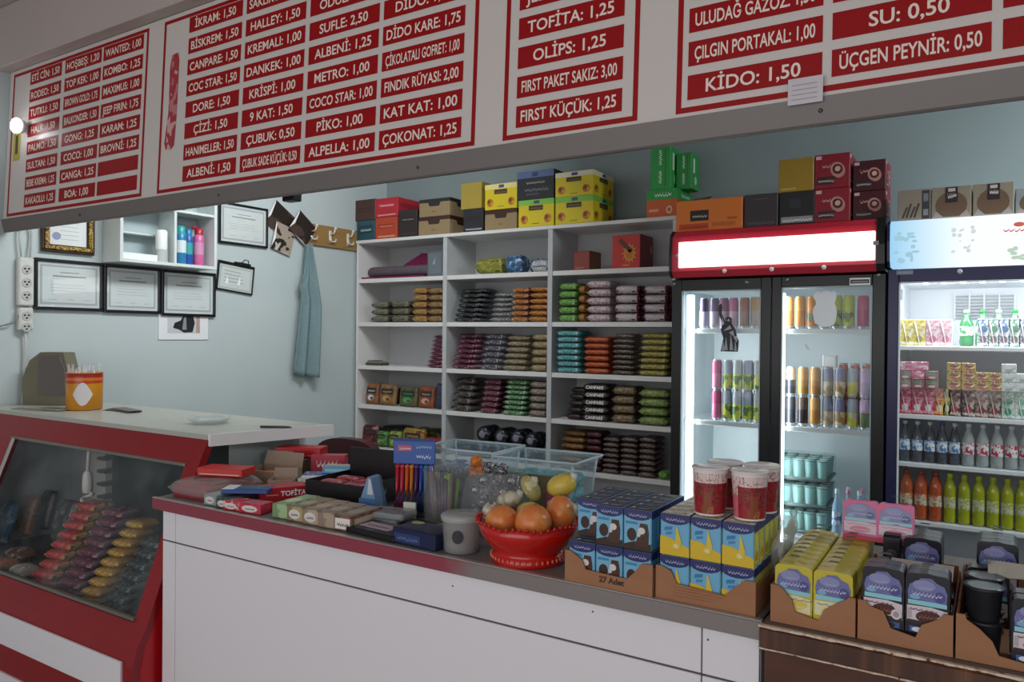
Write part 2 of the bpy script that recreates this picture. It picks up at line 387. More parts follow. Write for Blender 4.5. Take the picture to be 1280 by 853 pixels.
# small black box under the sign
m = MB(); m.box(-.03, .03, -.02, .02, -.055, 0, BLK, .003); m.box(-.034, .034, -.022, .022, -.008, 0, mat('2a2b2e', .5)); m.lathe([(.009, 0), (.011, .004), (.007, .006)], mat('05070a', .1), 10, T(y=-.02, z=-.03, rx=PI/2))
tag(m.build('alarm_sensor', None, onY(365, 233, SY+.075)), 'small black sensor box hanging below the middle of the sign', 'sensor')

# ------------------------------------------------------------------ left wall: frames, cabinet, rack
def LW(px, py, off=0): return onX(px, py, XL+off)
# local frame for wall things: x along +Y, y out of the wall (+X) -> use a matrix: local (a, out, z)
WROT = PI/2      # local -y faces +X, local +x runs along +Y
def wallthing(name, label, cat, y, z, group=None, tilt=0):
    o = thing(name, label, cat, (XL+.001, y, z), 0, group); o.rotation_euler = (0, tilt, WROT); return o
PAPER = mat('dfe2e2', .5, name='certificate_paper'); GREY = mat('8d9496', .5); GREY2 = mat('b4babc', .5)
def cert_frame(label, y0, y1, z0, z1, tilt=0, bordered=True, bar=.016):
    w, h = y1-y0, z1-z0
    o = wallthing('certificate_frame', label, 'picture frame', (y0+y1)/2, (z0+z1)/2, None, tilt)
    blk = mat('15161a', .3, name='black_frame_moulding'); m = MB()
    for a in ((-w/2, w/2, -h/2, -h/2+bar), (-w/2, w/2, h/2-bar, h/2), (-w/2, -w/2+bar, -h/2+bar, h/2-bar), (w/2-bar, w/2, -h/2+bar, h/2-bar)):
        m.box(a[0], a[1], -.022, 0, a[2], a[3], blk, .003)
    m.build('moulding', o)
    m = MB(); m.box(-w/2+bar, w/2-bar, -.010, -.004, -h/2+bar, h/2-bar, PAPER, .0005)
    fr = ((-w/2, -.010, -h/2), (1, 0, 0), (0, 0, 1)); q = bar+.014
    if bordered:
        for k, mm in ((0, GREY2), (.010, PAPER)): m.rect(q+k, w-q-k, q+k, h-q-k, fr, mm, 1+k*100)
    m.text('', 0, 1, 0, .01, fr, GREY) if False else None
    m.rect(w*.36, w*.64, h*.74, h*.755, fr, GREY, 3); m.rect(w*.26, w*.74, h*.66, h*.685, fr, GREY, 3)
    for k in range(3): m.rect(w*.22, w*(.72+.03*k), h*(.50-.06*k), h*(.508-.06*k), fr, GREY2, 3)
    for k in (.25, .5, .75): m.squig(w*(k-.06), w*(k+.06), h*.22, .012, fr, GREY, 3, 3, .12)
    m.build('certificate', o)
    MB().box(-w/2+bar, w/2-bar, -.0155, -.0145, -h/2+bar, h/2-bar, glass_pane(), .0002).build('glass', o)
    return o
a, c = LW(41, 322), LW(39.5, 387); e = LW(128, 391)
cert_frame('black framed certificate, leftmost of the row of three', a.y, LW(127, 330).y, c.z, a.z)
cert_frame('black framed certificate, middle of the row of three', LW(128, 331).y, LW(199, 337).y, c.z-.004, a.z-.002)
cert_frame('black framed certificate, right one of the row of three, above the white card', LW(200, 337).y, LW(267.5, 342).y, c.z-.012, a.z-.004)
cert_frame('black framed certificate hung highest, right beside the wall cabinet', LW(272, 251).y, LW(333, 258).y, LW(333, 311).z, LW(272, 251).z, 0, True, .013)
# ornate gilt frame
y0, y1, z0, z1 = LW(50, 280).y, LW(116, 280).y, LW(115, 320).z, LW(115, 320).z+.26
w, h = y1-y0, z1-z0; o = wallthing('gilt_frame', 'ornate gold and brown picture frame half hidden behind the sign, above the certificates', 'picture frame', (y0+y1)/2, (z0+z1)/2)
gold = noisy([(0, '3a2a16'), (.45, 'a88642'), (.62, 'd2b46a')], 90, .35, metal=.3, name='gilt'); br = mat('3a2617', .4)
for nm, bar, i0, dp, mm in (('outer_moulding', .012, 0, .024, br), ('gilt_band', .022, .012, .032, gold), ('inner_lip', .006, .034, .02, br)):
    m = MB()
    for q in ((-w/2+i0, w/2-i0, -h/2+i0, -h/2+i0+bar), (-w/2+i0, w/2-i0, h/2-i0-bar, h/2-i0), (-w/2+i0, -w/2+i0+bar, -h/2+i0+bar, h/2-i0-bar), (w/2-i0-bar, w/2-i0, -h/2+i0+bar, h/2-i0-bar)):
        m.box(q[0], q[1], -dp, 0, q[2], q[3], mm, .004)
    m.build(nm, o)
m = MB(); m.box(-w/2+.04, w/2-.04, -.012, -.006, -h/2+.04, h/2-.04, PAPER, .0005); fr = ((-w/2, -.012, -h/2), (1, 0, 0), (0, 0, 1))
for k in range(5): m.rect(w*.35, w*.7, .07+.022*k, .073+.022*k, fr, GREY2)
m.ell(.075, .085, .022, .02, fr, mat('8f93b8', .5), 2); m.build('document', o)
# tilted frame with a bulldog clip
o = wallthing('certificate_frame', 'small tilted framed document with a clip on top, below the highest frame', 'picture frame', (LW(272, 322).y+LW(314, 334).y)/2, (LW(272, 322).z+LW(312, 372).z)/2, None, .10)
w, h = .275, .185; m = MB(); bar = .009
for q in ((-w/2, w/2, -h/2, -h/2+bar), (-w/2, w/2, h/2-.017, h/2), (-w/2, -w/2+bar, -h/2+bar, h/2-.017), (w/2-bar, w/2, -h/2+bar, h/2-.017)): m.box(q[0], q[1], -.016, 0, q[2], q[3], BLK, .002)
m.build('moulding', o)
m = MB(); m.box(-w/2+bar, w/2-bar, -.009, -.004, -h/2+bar, h/2-.017, mat('bfc9c5', .4), .0004); fr = ((-w/2, -.009, -h/2), (1, 0, 0), (0, 0, 1))
m.rect(.02, w-.02, .018, h-.03, fr, mat('a9b3b0', .5)); m.rect(.025, w-.025, .023, h-.035, fr, mat('c9d1ce', .5), 2)
for k in range(4): m.rect(.05, .20-.01*k, .06+.022*k, .064+.022*k, fr, GREY, 3)
m.flat([(.06, .05), (.075, .10), (.085, .045)], fr, INKW, 4); m.flat([(.15, .05), (.17, .11), (.175, .05)], fr, INKW, 4); m.build('document', o)
m = MB(); m.box(.01, .10, -.024, .0, h/2-.012, h/2+.012, BLK, .004); m.tube([(.03, -.02, h/2+.01), (.04, -.03, h/2+.03), (.07, -.03, h/2+.03), (.08, -.02, h/2+.01)], .003, mat('2b2b2e', .3, .6)); m.box(-.02, .03, -.02, -.002, h/2-.004, h/2+.010, BLK, .003); m.build('clip', o)
# white photo card below the frames
o = wallthing('photo_card', 'white mounted card with a small dark photo under the right certificate', 'photo', (LW(198, 394).y+LW(259, 425).y)/2, 1.583)
m = MB(); m.box(-.165, .165, -.006, 0, -.075, .08, mat('e8eaec', .5), .001); m.build('mount', o)
m = MB(); m.box(-.11, .105, -.0072, -.006, -.035, .08, mat('c9cdd2', .4), .0003)
fr = ((-.165, -.0072, -.075), (1, 0, 0), (0, 0, 1))
m.flat([(.09, .07), (.10, .10), (.14, .115), (.16, .15), (.22, .155), (.235, .10), (.22, .045), (.16, .042), (.13, .06)], fr, mat('26272c', .4)); m.flat([(.15, .06), (.16, .13), (.175, .14), (.18, .06)], fr, GREY, 2); m.rect(.245, .27, .042, .15, fr, mat('b89c90', .5)); m.build('photo', o)
# wall cabinet
ya, yb2, zb, zt = 2.36, 3.05, 1.955, 2.47; D = .17
y0, y1 = onX(150, 322, XL+D).y, onX(271, 335, XL+D).y; zb = onX(150, 322, XL+D).z-.02
cab = wallthing('wall_cabinet', 'open white wall cabinet with spray cans above the row of certificates', 'cabinet', (y0+y1)/2, zb); w = y1-y0; h = .48; t = .018
lam = mat('d7dedd', .3, name='white_melamine')
m = MB()
m.box(-w/2, -w/2+t, -D, 0, 0, h, lam); m.box(w/2-t, w/2, -D, 0, 0, h, lam); m.box(-w/2+t, w/2-t, -D, 0, 0, t, lam); m.box(-w/2+t, w/2-t, -D, 0, h-t, h, lam); m.box(-w/2+t, w/2-t, -.012, 0, t, h-t, mat('aebdbf', .4), .001); m.build('carcass', cab)
xs = [-w/2+t, w*.05, w/2-t]
MB().box(xs[1]-.008, xs[1]+.008, -D+.005, -.012, t, .31, lam).build('divider', cab)
MB().box(-w/2+t, w/2-t, -D+.004, -.012, .31, .325, lam).build('shelf', cab)
MB().box(-w/2+t, xs[1]-.008, -.085, -.012, .165, .175, lam).build('shelf', cab)
m = MB(); m.box(-w/2+t+.002, xs[1]-.075, -D+.03, -D+.034, t+.001, .055, mat('f1f4f4', .3), .0005); m.build('bottom_rail', cab)
def in_cab(lx, dep, dz): return (XL+dep, (y0+y1)/2+lx, zb+dz)
def aerosol(label, pos, r, h, cols, fancy=False):
    m = MB(); b0 = cols[0]
    m.lathe([(r*.9, 0), (r, .004), (r, h*.3), (r, h*.62), (r, h*.78), (r*.8, h*.82)], [cols[2], b0, cols[1], b0, cols[2]], 14)
    o = thing('spray_can', label, 'spray can', pos); m.build('body', o)
    m = MB().lathe([(r*.8, h*.82), (r*.8, h*.96), (r*.55, h), (0, h)], cols[2] if not fancy else mat('b02038', .3), 14)
    if fancy: m.tube([(0, 0, h*.97), (0, -.028, h*1.02), (0, -.045, h*.99)], .008, mat('b02038', .3))
    m.build('cap', o)
blu = mat('2f7fb0', .3); tea = mat('3aa6a6', .3); wht = mat('dce6ea', .3)
aerosol('blue and teal spray can in the wall cabinet, nearest the divider', in_cab(.105, .10, t+.001), .032, .225, (blu, wht, tea))
aerosol('slimmer blue spray can in the wall cabinet beside the pink bottle', in_cab(.165, .085, t+.001), .026, .215, (mat('2456a8', .3), tea, blu))
aerosol('pink trigger bottle in the wall cabinet', in_cab(.225, .10, t+.001), .03, .225, (mat('d0659a', .3), mat('cf8fb2', .3), mat('d4709e', .3)), True)
m = MB(); m.lathe([(.03, 0), (.032, .01), (.032, .10), (.026, .11), (0, .112)], mat('f4f6f6', .25, name='white_tin'), 14)
tag(m.build('tin', None, in_cab(-.035, .13, .09)), 'bright white tin standing left of the cabinet divider', 'tin')
m = MB(); m.lathe([(.034, 0), (.034, .07)], mat('b9c0be', .3), 14); tag(m.build('tin', None, in_cab(-.035, .13, t+.001)), 'grey jar under the bright white tin in the wall cabinet', 'tin')
m = MB(); m.box(-.03, .03, -.02, .02, 0, .06, mat('5a4a3c', .5), .002); m.rect(.012, .024, .01, .05, front(.06, .04), mat('c9c4bd', .5)); m.rect(.036, .048, .01, .05, front(.06, .04), mat('20201f', .5))
tag(m.build('small_box', None, in_cab(.09, .10, .326), WROT), 'tiny brown and white box on the top shelf of the wall cabinet', 'box')
# power strip with cable
o = wallthing('power_strip', 'white vertical power strip with sockets at the far left of the wall', 'power strip', LW(29, 365).y, 0); zt, zb2 = LW(24, 322).z, LW(30, 413).z
pw = mat('d9d9d4', .35, name='white_plastic'); m = MB(); mid = zb2+(zt-zb2)*.32
m.box(-.035, .035, -.035, 0, mid+.006, zt, pw, .006); m.build('body', o)
m = MB(); m.box(-.033, .033, -.035, 0, zb2, mid-.004, pw, .006); m.build('end_block', o)
for z in (zt-.06, zt-.125, zt-.19, mid-.045, mid-.10):
    m = MB(); m.lathe([(.024, 0), (.024, .002), (.020, .0025), (.019, .001)], mat('c4c4be', .4), 16, T(y=-.035, z=z, rx=PI/2))
    for dx, dz in ((-.009, .004), (.009, .004), (0, -.010)): m.lathe([(.0045, 0), (.0045, .0032), (0, .0032)], INKK, 8, T(x=dx, y=-.035, z=z+dz, rx=PI/2))
    m.build('socket', o)
m = MB(); cb = mat('c6c7c3', .4); m.tube([(0, -.02, zb2), (.004, -.02, zb2-.1), (0, -.015, zb2-.25), (-.012, -.02, zb2-.37)], .006, cb); m.build('cable', o)
m = MB(); m.tube([(-.02, -.02, zt), (-.03, -.02, zt+.1), (-.015, -.02, zt+.25), (-.02, -.02, zt+.42)], .005, cb); m.tube([(.02, -.02, zt), (.03, -.015, zt+.12), (.0, -.03, zt+.28), (.01, -.02, zt+.42)], .005, cb); m.build('feed_cable', o)
m = MB(); p0, p1 = LW(30, 385, .02), LW(0, 408, .02); m.tube([p0, (XL+.03, (p0.y+p1.y)/2, (p0.z+p1.z)/2-.03), p1, (XL+.02, p1.y-.2, p1.z-.02)], .004, mat('7d8082', .5))
tag(m.build('cable'), 'thin grey cable sagging across the wall beside the power strip', 'cable')
# coat rack
o = wallthing('coat_rack', 'tan wooden coat rack board with white double hooks beside the shelf', 'coat rack', 3.87, 2.255)
MB().box(-.115, .40, -.02, 0, -.075, .077, noisy([(0, '8a6a3c'), (1, 'a98550')], 5, .5, (1, 1, 9), 3, False, name='tan_wood'), .003).build('board', o)
for xx in (-.06, .12, .30):
    m = MB(); wm = mat('dcdad2', .3); m.box(xx-.012, xx+.012, -.026, -.02, -.045, .045, wm, .003)
    m.tube([(xx, -.026, .02), (xx, -.06, .025), (xx, -.075, .055)], .006, wm); m.ball((xx, -.075, .058), .011, .011, .011, wm, 8, 6)
    m.tube([(xx-.03, -.05, -.015), (xx-.02, -.055, -.035), (xx, -.03, -.035), (xx+.02, -.055, -.035), (xx+.03, -.05, -.015)], .006, wm)
    m.build('hook', o)
# dark photo cut-outs
dk = noisy([(0, '2a211f'), (.55, '4a3b35'), (.70, '8a776a')], 7, .35, name='dark_photo'); mx = noisy([(0, '3a2f2b'), (.42, 'a6988a'), (.55, '2a2624'), (.66, 'c3b9b0')], 8, .35, name='mixed_photo')
for lab, px, py, w, h, tl, mm, off in (('dark photo card nearest the highest frame, tilted on the wall', 350, 276, .21, .19, .55, dk, .004), ('dark photo card tucked behind the coat rack end', 375, 286, .19, .17, .62, dk, .026), ('pale brown photo card hanging lowest of the dark photos', 352, 299, .17, .19, .25, mx, .016)):
    p = LW(px, py); g = thing('photo_card', lab, 'photo', (XL+off+.002, p.y, p.z)); g.rotation_euler = (0, tl, WROT)
    m = MB(); m.box(-w/2, w/2, -.002, 0, -h/2, h/2, mm, .0004); m.build('print', g)
    m = MB(); fr = ((-w/2, -.002, -h/2), (1, 0, 0), (0, 0, 1)); m.flat([(0, .01), (.02, h*.4), (.008, h*.9), (0, h)], fr, INKW); m.flat([(w*.3, 0), (w*.75, .012), (w, 0)], fr, mat('b9aea6', .5)); m.build('torn_edge', g)
# towel
tw = mat('8fb3bb', .9, spec=.1, name='pale_blue_terry')
tw = noisy([(0, '73888c'), (1, '839a9e')], 60, .95, sharp=False, name='pale_blue_terry', spec=.1, bump=.3)
g = thing('towel', 'pale blue towel hanging in folds from the coat rack hook', 'towel', (XL+.05, 3.74, 0))
m = MB(); NU, NV = 28, 26; vs = []
ztop = LW(378, 306).z
for sd in (0, 1):
    for j in range(NV+1):
        t = j/NV; z = ztop-(ztop-1.275)*t; l = -.01-.115*t**.8 - .03*math.exp(-((t-.32)/.05)**2); r = .02+.09*min(1, t*2.2)-.02*max(0, t-.6)
        if t > .93: z += 0
        for i in range(NU+1):
            u = i/NU; amp = .024*(.4+.6*t); y = l+(r-l)*u
            x = amp*math.cos(u*13+t*1.2)+.012*math.cos(u*5.3+1) + (.012 if sd else 0) - (.0)
            vs.append((x+.006, y, z - (.035*u if j == NV else .035*u*t)))
n = NU+1; k0 = (NV+1)*n; fs = []
for j in range(NV):
    for i in range(NU):
        a = j*n+i; fs.append((a, a+n, a+n+1, a+1)); fs.append((k0+a, k0+a+1, k0+a+n+1, k0+a+n))
for j in range(NV):
    for i in (0, NU):
        a = j*n+i; q = (a, a+n, k0+a+n, k0+a); fs.append(q if i else tuple(reversed(q)))
for i in range(NU):
    for j in (0, NV):
        a = j*n+i; q = (a, a+1, k0+a+1, k0+a); fs.append(q if j == 0 else tuple(reversed(q)))
m.add(vs, fs, tw, True); m.build('cloth', g)

# ------------------------------------------------------------------ red display case on the left
CXR, CXL = -2.385, -4.11
redp = noisy([(0, '860c17'), (1, '980f1a')], 4, .3, sharp=False, name='red_enamel'); redb = mat('c0101c', .3, name='bright_red_side')
dusty = bpy.data.materials.new('dusty_glass'); dusty.use_nodes = True; nt = dusty.node_tree; pb = nt.nodes['Principled BSDF']
pb.inputs['Base Color'].default_value = lin('aab4ba'); pb.inputs['Roughness'].default_value = .08
tr = nt.nodes.new('ShaderNodeBsdfTransparent'); mx = nt.nodes.new('ShaderNodeMixShader'); nz = nt.nodes.new('ShaderNodeTexNoise'); nz.inputs['Scale'].default_value = 5; nz.inputs['Detail'].default_value = 4
tc = nt.nodes.new('ShaderNodeTexCoord'); mr = nt.nodes.new('ShaderNodeMapRange'); mr.inputs[1].default_value = .35; mr.inputs[2].default_value = .70; mr.inputs[3].default_value = .96; mr.inputs[4].default_value = .80
nt.links.new(tc.outputs['Object'], nz.inputs['Vector']); nt.links.new(nz.outputs[0], mr.inputs[0]); nt.links.new(mr.outputs[0], mx.inputs[0]); nt.links.new(pb.outputs[0], mx.inputs[1]); nt.links.new(tr.outputs[0], mx.inputs[2]); nt.links.new(mx.outputs[0], nt.nodes['Material Output'].inputs[0])
case = thing('display_case', 'red counter display case with slanted glass front and white top, left of the counter', 'display case', (0, 0, 0))
prof = [(1.735, 1.165), (1.70, 1.085), (1.695, 1.075), (1.505, .565), (1.47, .50), (1.455, .44), (1.455, 0)]
m = MB()
def seg(yz, x0, x1, th, mt):       # ribbon following the front profile
    for (a, b), (c, d) in zip(yz, yz[1:]):
        m.add([(x0, a, b), (x1, a, b), (x1, c, d), (x0, c, d), (x0, a+th, b), (x1, a+th, b), (x1, c+th, d), (x0, c+th, d)],
              [(3, 2, 1, 0), (4, 5, 6, 7), (0, 1, 5, 4), (2, 3, 7, 6), (1, 2, 6, 5), (3, 0, 4, 7)], mt)
seg([prof[0], prof[1], prof[2]], CXL, CXR, .03, redp)
seg([prof[3], prof[4], prof[5], (1.455, .44)][:3], CXL, CXR, .03, redp)
seg([prof[5], (1.455, 0)], CXL, CXR, .03, redp)
seg([prof[2], prof[3]], CXR-.075, CXR, .03, redp); seg([prof[2], prof[3]], CXL, CXL+.40, .03, redp)
m.build('front_frame', case)
m = MB(); m.prism([(1.485, 0), (1.485, .43), (1.50, .50), (1.535, .565), (1.715, 1.055), (1.80, 1.03), (1.86, .93), (2.20, .93), (2.20, 0)], 0, CXR-.012, CXR, redb); m.build('side_panel', case)
m = MB(); m.box(CXR-.008, CXR-.003, 1.83, 2.19, .94, 1.14, see_through('b9c2c4', .6, .1), .0005); m.build('side_window', case)
m = MB(); m.box(CXR-.03, CXR, 2.165, 2.20, .93, 1.145, mat('e4e4e4', .3), .003); m.build('corner_post', case)
m = MB(); lidm = mat('b4b5ab', .35, name='white_lid')
m.prism([(CXL, 1.775), (CXL, 1.735), (CXR-.003, 1.735), (-2.262, 2.215), (CXL, 2.23)], 2, 1.166, 1.184, lidm); m.build('top', case)
m = MB(); m.prism([(CXR-.003, 1.737), (CXR+.012, 1.737), (-2.247, 2.216), (-2.262, 2.216)], 2, 1.143, 1.186, mat('e8e6e6', .3)); m.build('lid_edge', case)
m = MB(); gy = prof[2]; gb = prof[3]; off = .012
m.add([(CXL+.4, gy[0]+off, gy[1]), (CXR-.075, gy[0]+off, gy[1]), (CXR-.075, gb[0]+off, gb[1]), (CXL+.4, gb[0]+off, gb[1])], [(3, 2, 1, 0)], dusty); m.build('glass', case)
m = MB(); sil = mat('8b8a80', .3, metal=.6)
for (a, d) in ((gy, 0), (gb, .012)): m.box(CXL+.395, CXR-.07, a[0]-.006, a[0]+.012, a[1]-.006+d, a[1]+.006+d, sil, .002)
m.build('glass_rail', case)
m = MB(); m.add([(CXL+.42, gy[0]-.012, gy[1]), (CXL+.45, gy[0]-.012, gy[1]), (CXL+.45, gb[0]-.012, gb[1]), (CXL+.42, gb[0]-.012, gb[1])], [(3, 2, 1, 0)], mat('c9c9c4', .25, metal=.7)); m.build('glass_edge_strip', case)
m = MB(); m.box(CXL, CXR-.03, 2.17, 2.2, .0, 1.16, mat('d8dcdf', .6), .002); m.build('back_panel', case)
m = MB(); m.box(CXL, CXR-.02, 1.52, 2.17, .49, .51, mat('6d6a66', .5), .002); m.build('shelf', case)
m = MB(); pwm = mat('b9b6b2', .5)
m.box(CXL+.0, CXR-.055, 1.447, 1.456, .335, .455, WHITE, .001); m.box(CXL, CXR-.055, 1.447, 1.456, .03, .225, WHITE, .001); m.build('white_panel', case)
m = MB(); m.box(-3.83, -3.68, 2.10, 2.168, .51, 1.14, mat('c3c2ba', .5), .002)
m.build('inner_post', case)
m = MB(); m.box(-3.62, -2.42, 2.10, 2.165, .51, 1.14, mat('2d3331', .5), .002)
for k in range(9): m.box(-3.665, -3.60, 2.05, 2.16, .56+.062*k, .575+.062*k, mat('4a524e', .4), .001)
m.build('dark_divider', case)
# compact fluorescent bulb hanging in the case
p = Vector((-2.80, 1.93, 0)); g = thing('hanging_bulb', 'white spiral bulb on a cord hanging inside the red display case', 'light bulb', (-3.47, 1.90, .765)); cw = mat('e6e4de', .4)
MB().tube([(0, 0, .385), (.006, .004, .28), (-.002, 0, .15)], .008, cw).build('cord', g)
MB().lathe([(.016, .055), (.022, .06), (.023, .10), (.020, .14), (.012, .155)], cw, 14).build('socket', g)
m = MB(); m.tube([(.022*math.cos(a*.5)*(1+.012*a), .022*math.sin(a*.5)*(1+.012*a), .055-.0035*a) for a in range(0, 34)], .0075, cw, 6); m.build('spiral_tube', g)
# snacks in the display case: stacks of packs leaning up the case
def case_stack(px, py, n, colr, lab, L, Wd, T0, mats, dz=.034, lean=.016, rz=.15):
    base = None
    p = onY(px, py, 1.64)
    for k in range(n):
        mm = MB(); mm.pack(L, Wd, T0, mats[0], mats[1], mats[2], None, .3, k)
        o = mm.build('snack_pack', None, (p.x+.004*k, 1.565+lean*k, .511+dz*k), rz+.05*math.sin(k*2.3))
        tag(o, f'{lab}, {ORD[min(k,8)] if k<9 else "topmost"} of its stack in the red display case', 'snack pack', f'{colr} packs in the display case')
        if k == n-1: o['label'] = f'{lab}, topmost of its stack in the red display case'
gld = pr('a98238', 'd2ae58', '6b4a20', scale=60); mar = pr('5a1830', '7a2a44', 'b497a8', scale=50); rdg = pr('a82430', 'c84a3a', 'b98a3a', scale=45); dkg = pr('20282a', '4a5654', '8f9a96', scale=60)
case_stack(68, 740, 9, 'red and gold', 'red and gold snack pack', .12, .10, .036, (rdg, rdg, gld), .036, .022)
case_stack(101, 745, 9, 'maroon', 'maroon snack pack with silver crimped ends', .12, .10, .036, (mar, mar, mat('a893a4', .25, .5)), .036, .022)
case_stack(128, 760, 9, 'gold', 'shiny gold snack pack', .10, .09, .033, (gld, gld, mat('d8b662', .25, .5)), .033, .022)
case_stack(157, 770, 7, 'black and green', 'dark green snack pack', .09, .09, .036, (dkg, dkg, mat('8a9894', .25, .4)), .036, .025)
for i, (px, py, nm, lab, mts) in enumerate((( 34, 715, 'snack_pack', 'silver snack pouch left of the red and gold stack in the display case', (pr('9a978c', 'd9d8d0', '4a4a46', scale=30), None, None)),
        (30, 690, 'snack_pack', 'brown and silver pouch lying behind the silver pouch in the display case', (pr('6a4a30', 'c9c4b4', '8a6a3a', scale=30), None, None)),
        (2, 700, 'snack_pack', 'orange snack pouch at the left edge of the display case', (pr('a8622a', '8a4a20', 'd0a060', scale=30), None, None)))):
    p = onY(px, py, (1.62, 1.74, 1.60)[i]); mm = MB(); mm.pack(.12, .09, .06, *mts)
    tag(mm.build(nm, None, (p.x, (1.565, 1.68, 1.56)[i], .515), .1*i-.1), lab, 'snack pack')
for i, (px, py, lab, base) in enumerate(((6, 665, 'light blue snack bag at the left edge of the display case', ('2f7fb8', '6fb0d8', 'e0e8ee')), (34, 650, 'orange brown snack bag at the back left of the display case', ('9a5a24', 'b87a3a', '5a3418')), (56, 655, 'dark brown snack bag leaning at the back of the display case', ('3a2a22', '5a463a', '2a201c')), (82, 640, 'smoky clear bag standing behind the red and gold stack', ('4a4d4c', '6f7370', '8f9390')))):
    Yb = (1.80, 1.915, 2.03, 1.97)[i]; p = onY(px, py, Yb); mm = MB(); mm.pack(.125, .20, .055, pr(*base, scale=24), None, None, T(rx=1.3), .1, i)
    tag(mm.build('snack_bag', None, (p.x, Yb, .535), .05*i), lab, 'snack bag')
# on the lid
def LID(px, py): return onZ(px, py, 1.185)
p = LID(58, 509); o = thing('scale_hood', 'khaki folded fabric hood standing on the white case top by the wall', 'hood', (-3.975, 2.0, 1.185), .42)
kh = noisy([(0, '6f6c58'), (1, '7c7863')], 12, .8, sharp=False, name='khaki_cloth'); khd = mat('67625f', .8, name='brown_grey_cloth')
pf = [(-.135, 0), (.115, 0), (.12, .10), (.105, .19), (.085, .262), (-.04, .262), (-.10, .22), (-.14, .13), (-.14, .06)]
m = MB(); m.prism(pf, 1, -.035, .045, kh); m.build('shell', o)
m = MB(); m.prism([(-.045, .05), (.105, .05), (.098, .18), (.07, .245), (-.04, .245), (-.045, .16)], 1, -.045, -.036, khd); m.build('front_panel', o)
p = LID(110, 511); o = thing('straw_jar', 'orange plastic jar of clear straws on the white case top', 'jar', (-3.62, 1.965, 1.185)); orj = mat('d08a1c', .3, name='orange_jar')
m = MB(); m.lathe([(.07, 0), (.076, .004), (.078, .11), (.078, .125), (.078, .138), (.078, .152), (.078, .172), (.080, .175), (.075, .175), (.073, .02), (0, .02)], [orj, orj, orj, mat('b8401e', .3), mat('d0742a', .3), mat('a82a20', .3), orj, orj, orj, orj], 24)
m.build('body', o)
m = MB(); 
a0, a1 = -1.15, -.05
vs = []; 
for k in range(11):
    a = a0+(a1-a0)*k/10
    hh = .055*math.sin(PI*k/10)
    for z in (.075-hh*.95, .075+hh): vs.append((.0785*math.cos(a), .0785*math.sin(a), z))
m.add(vs, [(2*k, 2*k+2, 2*k+3, 2*k+1) for k in range(10)], mat('d9d3d4', .35)); m.build('label', o)
cl = see_through('e8e4ea', .72, .1); m = MB()
for k in range(16):
    a = k*2.4; r = .058*math.sqrt((k+.5)/16); m.tube([(r*math.cos(a), r*math.sin(a), .025), (r*1.25*math.cos(a), r*1.25*math.sin(a), .205+.010*math.sin(k*3))], .006, cl, 6)
m.build('straws', o)['kind'] = 'stuff'
p = LID(60, 511); m = MB(); m.box(-.15, .14, -.05, .05, 0, .003, mat('8a877c', .6), .0005, T(rz=.1)); m.box(-.13, .15, -.05, .045, .003, .006, mat('a29f94', .6), .0005, T(rz=-.12))
tag(m.build('paper_sheets', None, (-3.77, 1.87, 1.1845), .25), 'curling grey paper sheets lying on the case top before the khaki hood', 'papers')
p = LID(150, 512); m = MB()
for k in range(4): m.box(-.10, .10, -.03, .03, .003*k, .003*k+.002, mat('6d6c68', .5), .0004, T(x=.01*k, rz=-.1*k))
tag(m.build('paper_sheets', None, (-3.42, 2.03, 1.1845), .1), 'thin dark papers lying right of the orange jar', 'papers')
p = LID(262, 529); o = MB(); gl = see_through('c8d2d2', .55, .03)
o.lathe([(.055, 0), (.066, .004), (.082, .018), (.080, .021), (.060, .008), (0, .006)], gl, 26); tag(o.build('glass_ashtray', None, (p.x, p.y, 1.185)), 'round clear glass dish on the white case top', 'dish')
p = LID(345, 536); m = MB(); m.tube([(-.06, 0, .006), (.03, 0, .006), (.05, 0, .006), (.062, 0, .004)], [.005, .005, .004, .001], mat('3a3c3a', .4), 8); tag(m.build('pen', None, (p.x, p.y, 1.185), .55), 'dark pen lying on the white case top near its right edge', 'pen')

# ------------------------------------------------------------------ wall shelf unit
SYF, SX = 4.25, [-4.085, -3.25, -2.41, -1.575]
unit = thing('shelf_unit', 'tall white three-bay shelf unit full of snacks along the back wall', 'shelf unit', (0, 0, 0))
shw = mat('dcdad8', .4, name='white_melamine_board'); shb = mat('c3c4c6', .5, name='grey_white_back')
BZ = [2.255, 1.965, 1.640, 1.318, 1.025, .712, .40, .08]     # board tops
MB().box(SX[0], SX[3], YB-.02, YB-.004, .0, 2.25, shb, .001).build('back_panel', unit)
for i, x in enumerate(SX):
    a = (0, .02) if i == 0 else ((-.02, 0) if i == 3 else (-.017, .017))
    MB().box(x+a[0], x+a[1], SYF, YB-.02, 0, 2.232, mat('b9bbbc', .4, name='grey_white_edge') if 0 < i < 3 else shw, .001).build('upright', unit)
MB().box(SX[0]-.005, SX[3]+.005, SYF-.005, YB-.02, 2.232, 2.255, shw, .002).build('top_board', unit)
for bi in range(3):
    for k, z in enumerate(BZ[1:]):
        MB().box(SX[bi]+(.02 if bi == 0 else .017), SX[bi+1]-(.017 if bi < 2 else .02), SYF+.004, YB-.02, z-.03, z, shw, .0015).build('shelf_board', unit)
BAY = ['left bay', 'middle bay', 'right bay']; ROWN = ['', 'top open shelf', 'second shelf', 'third shelf', 'fourth shelf', 'lowest visible shelf']
def bay_of(x): return 0 if x < SX[1] else (1 if x < SX[2] else 2)
PK = {}
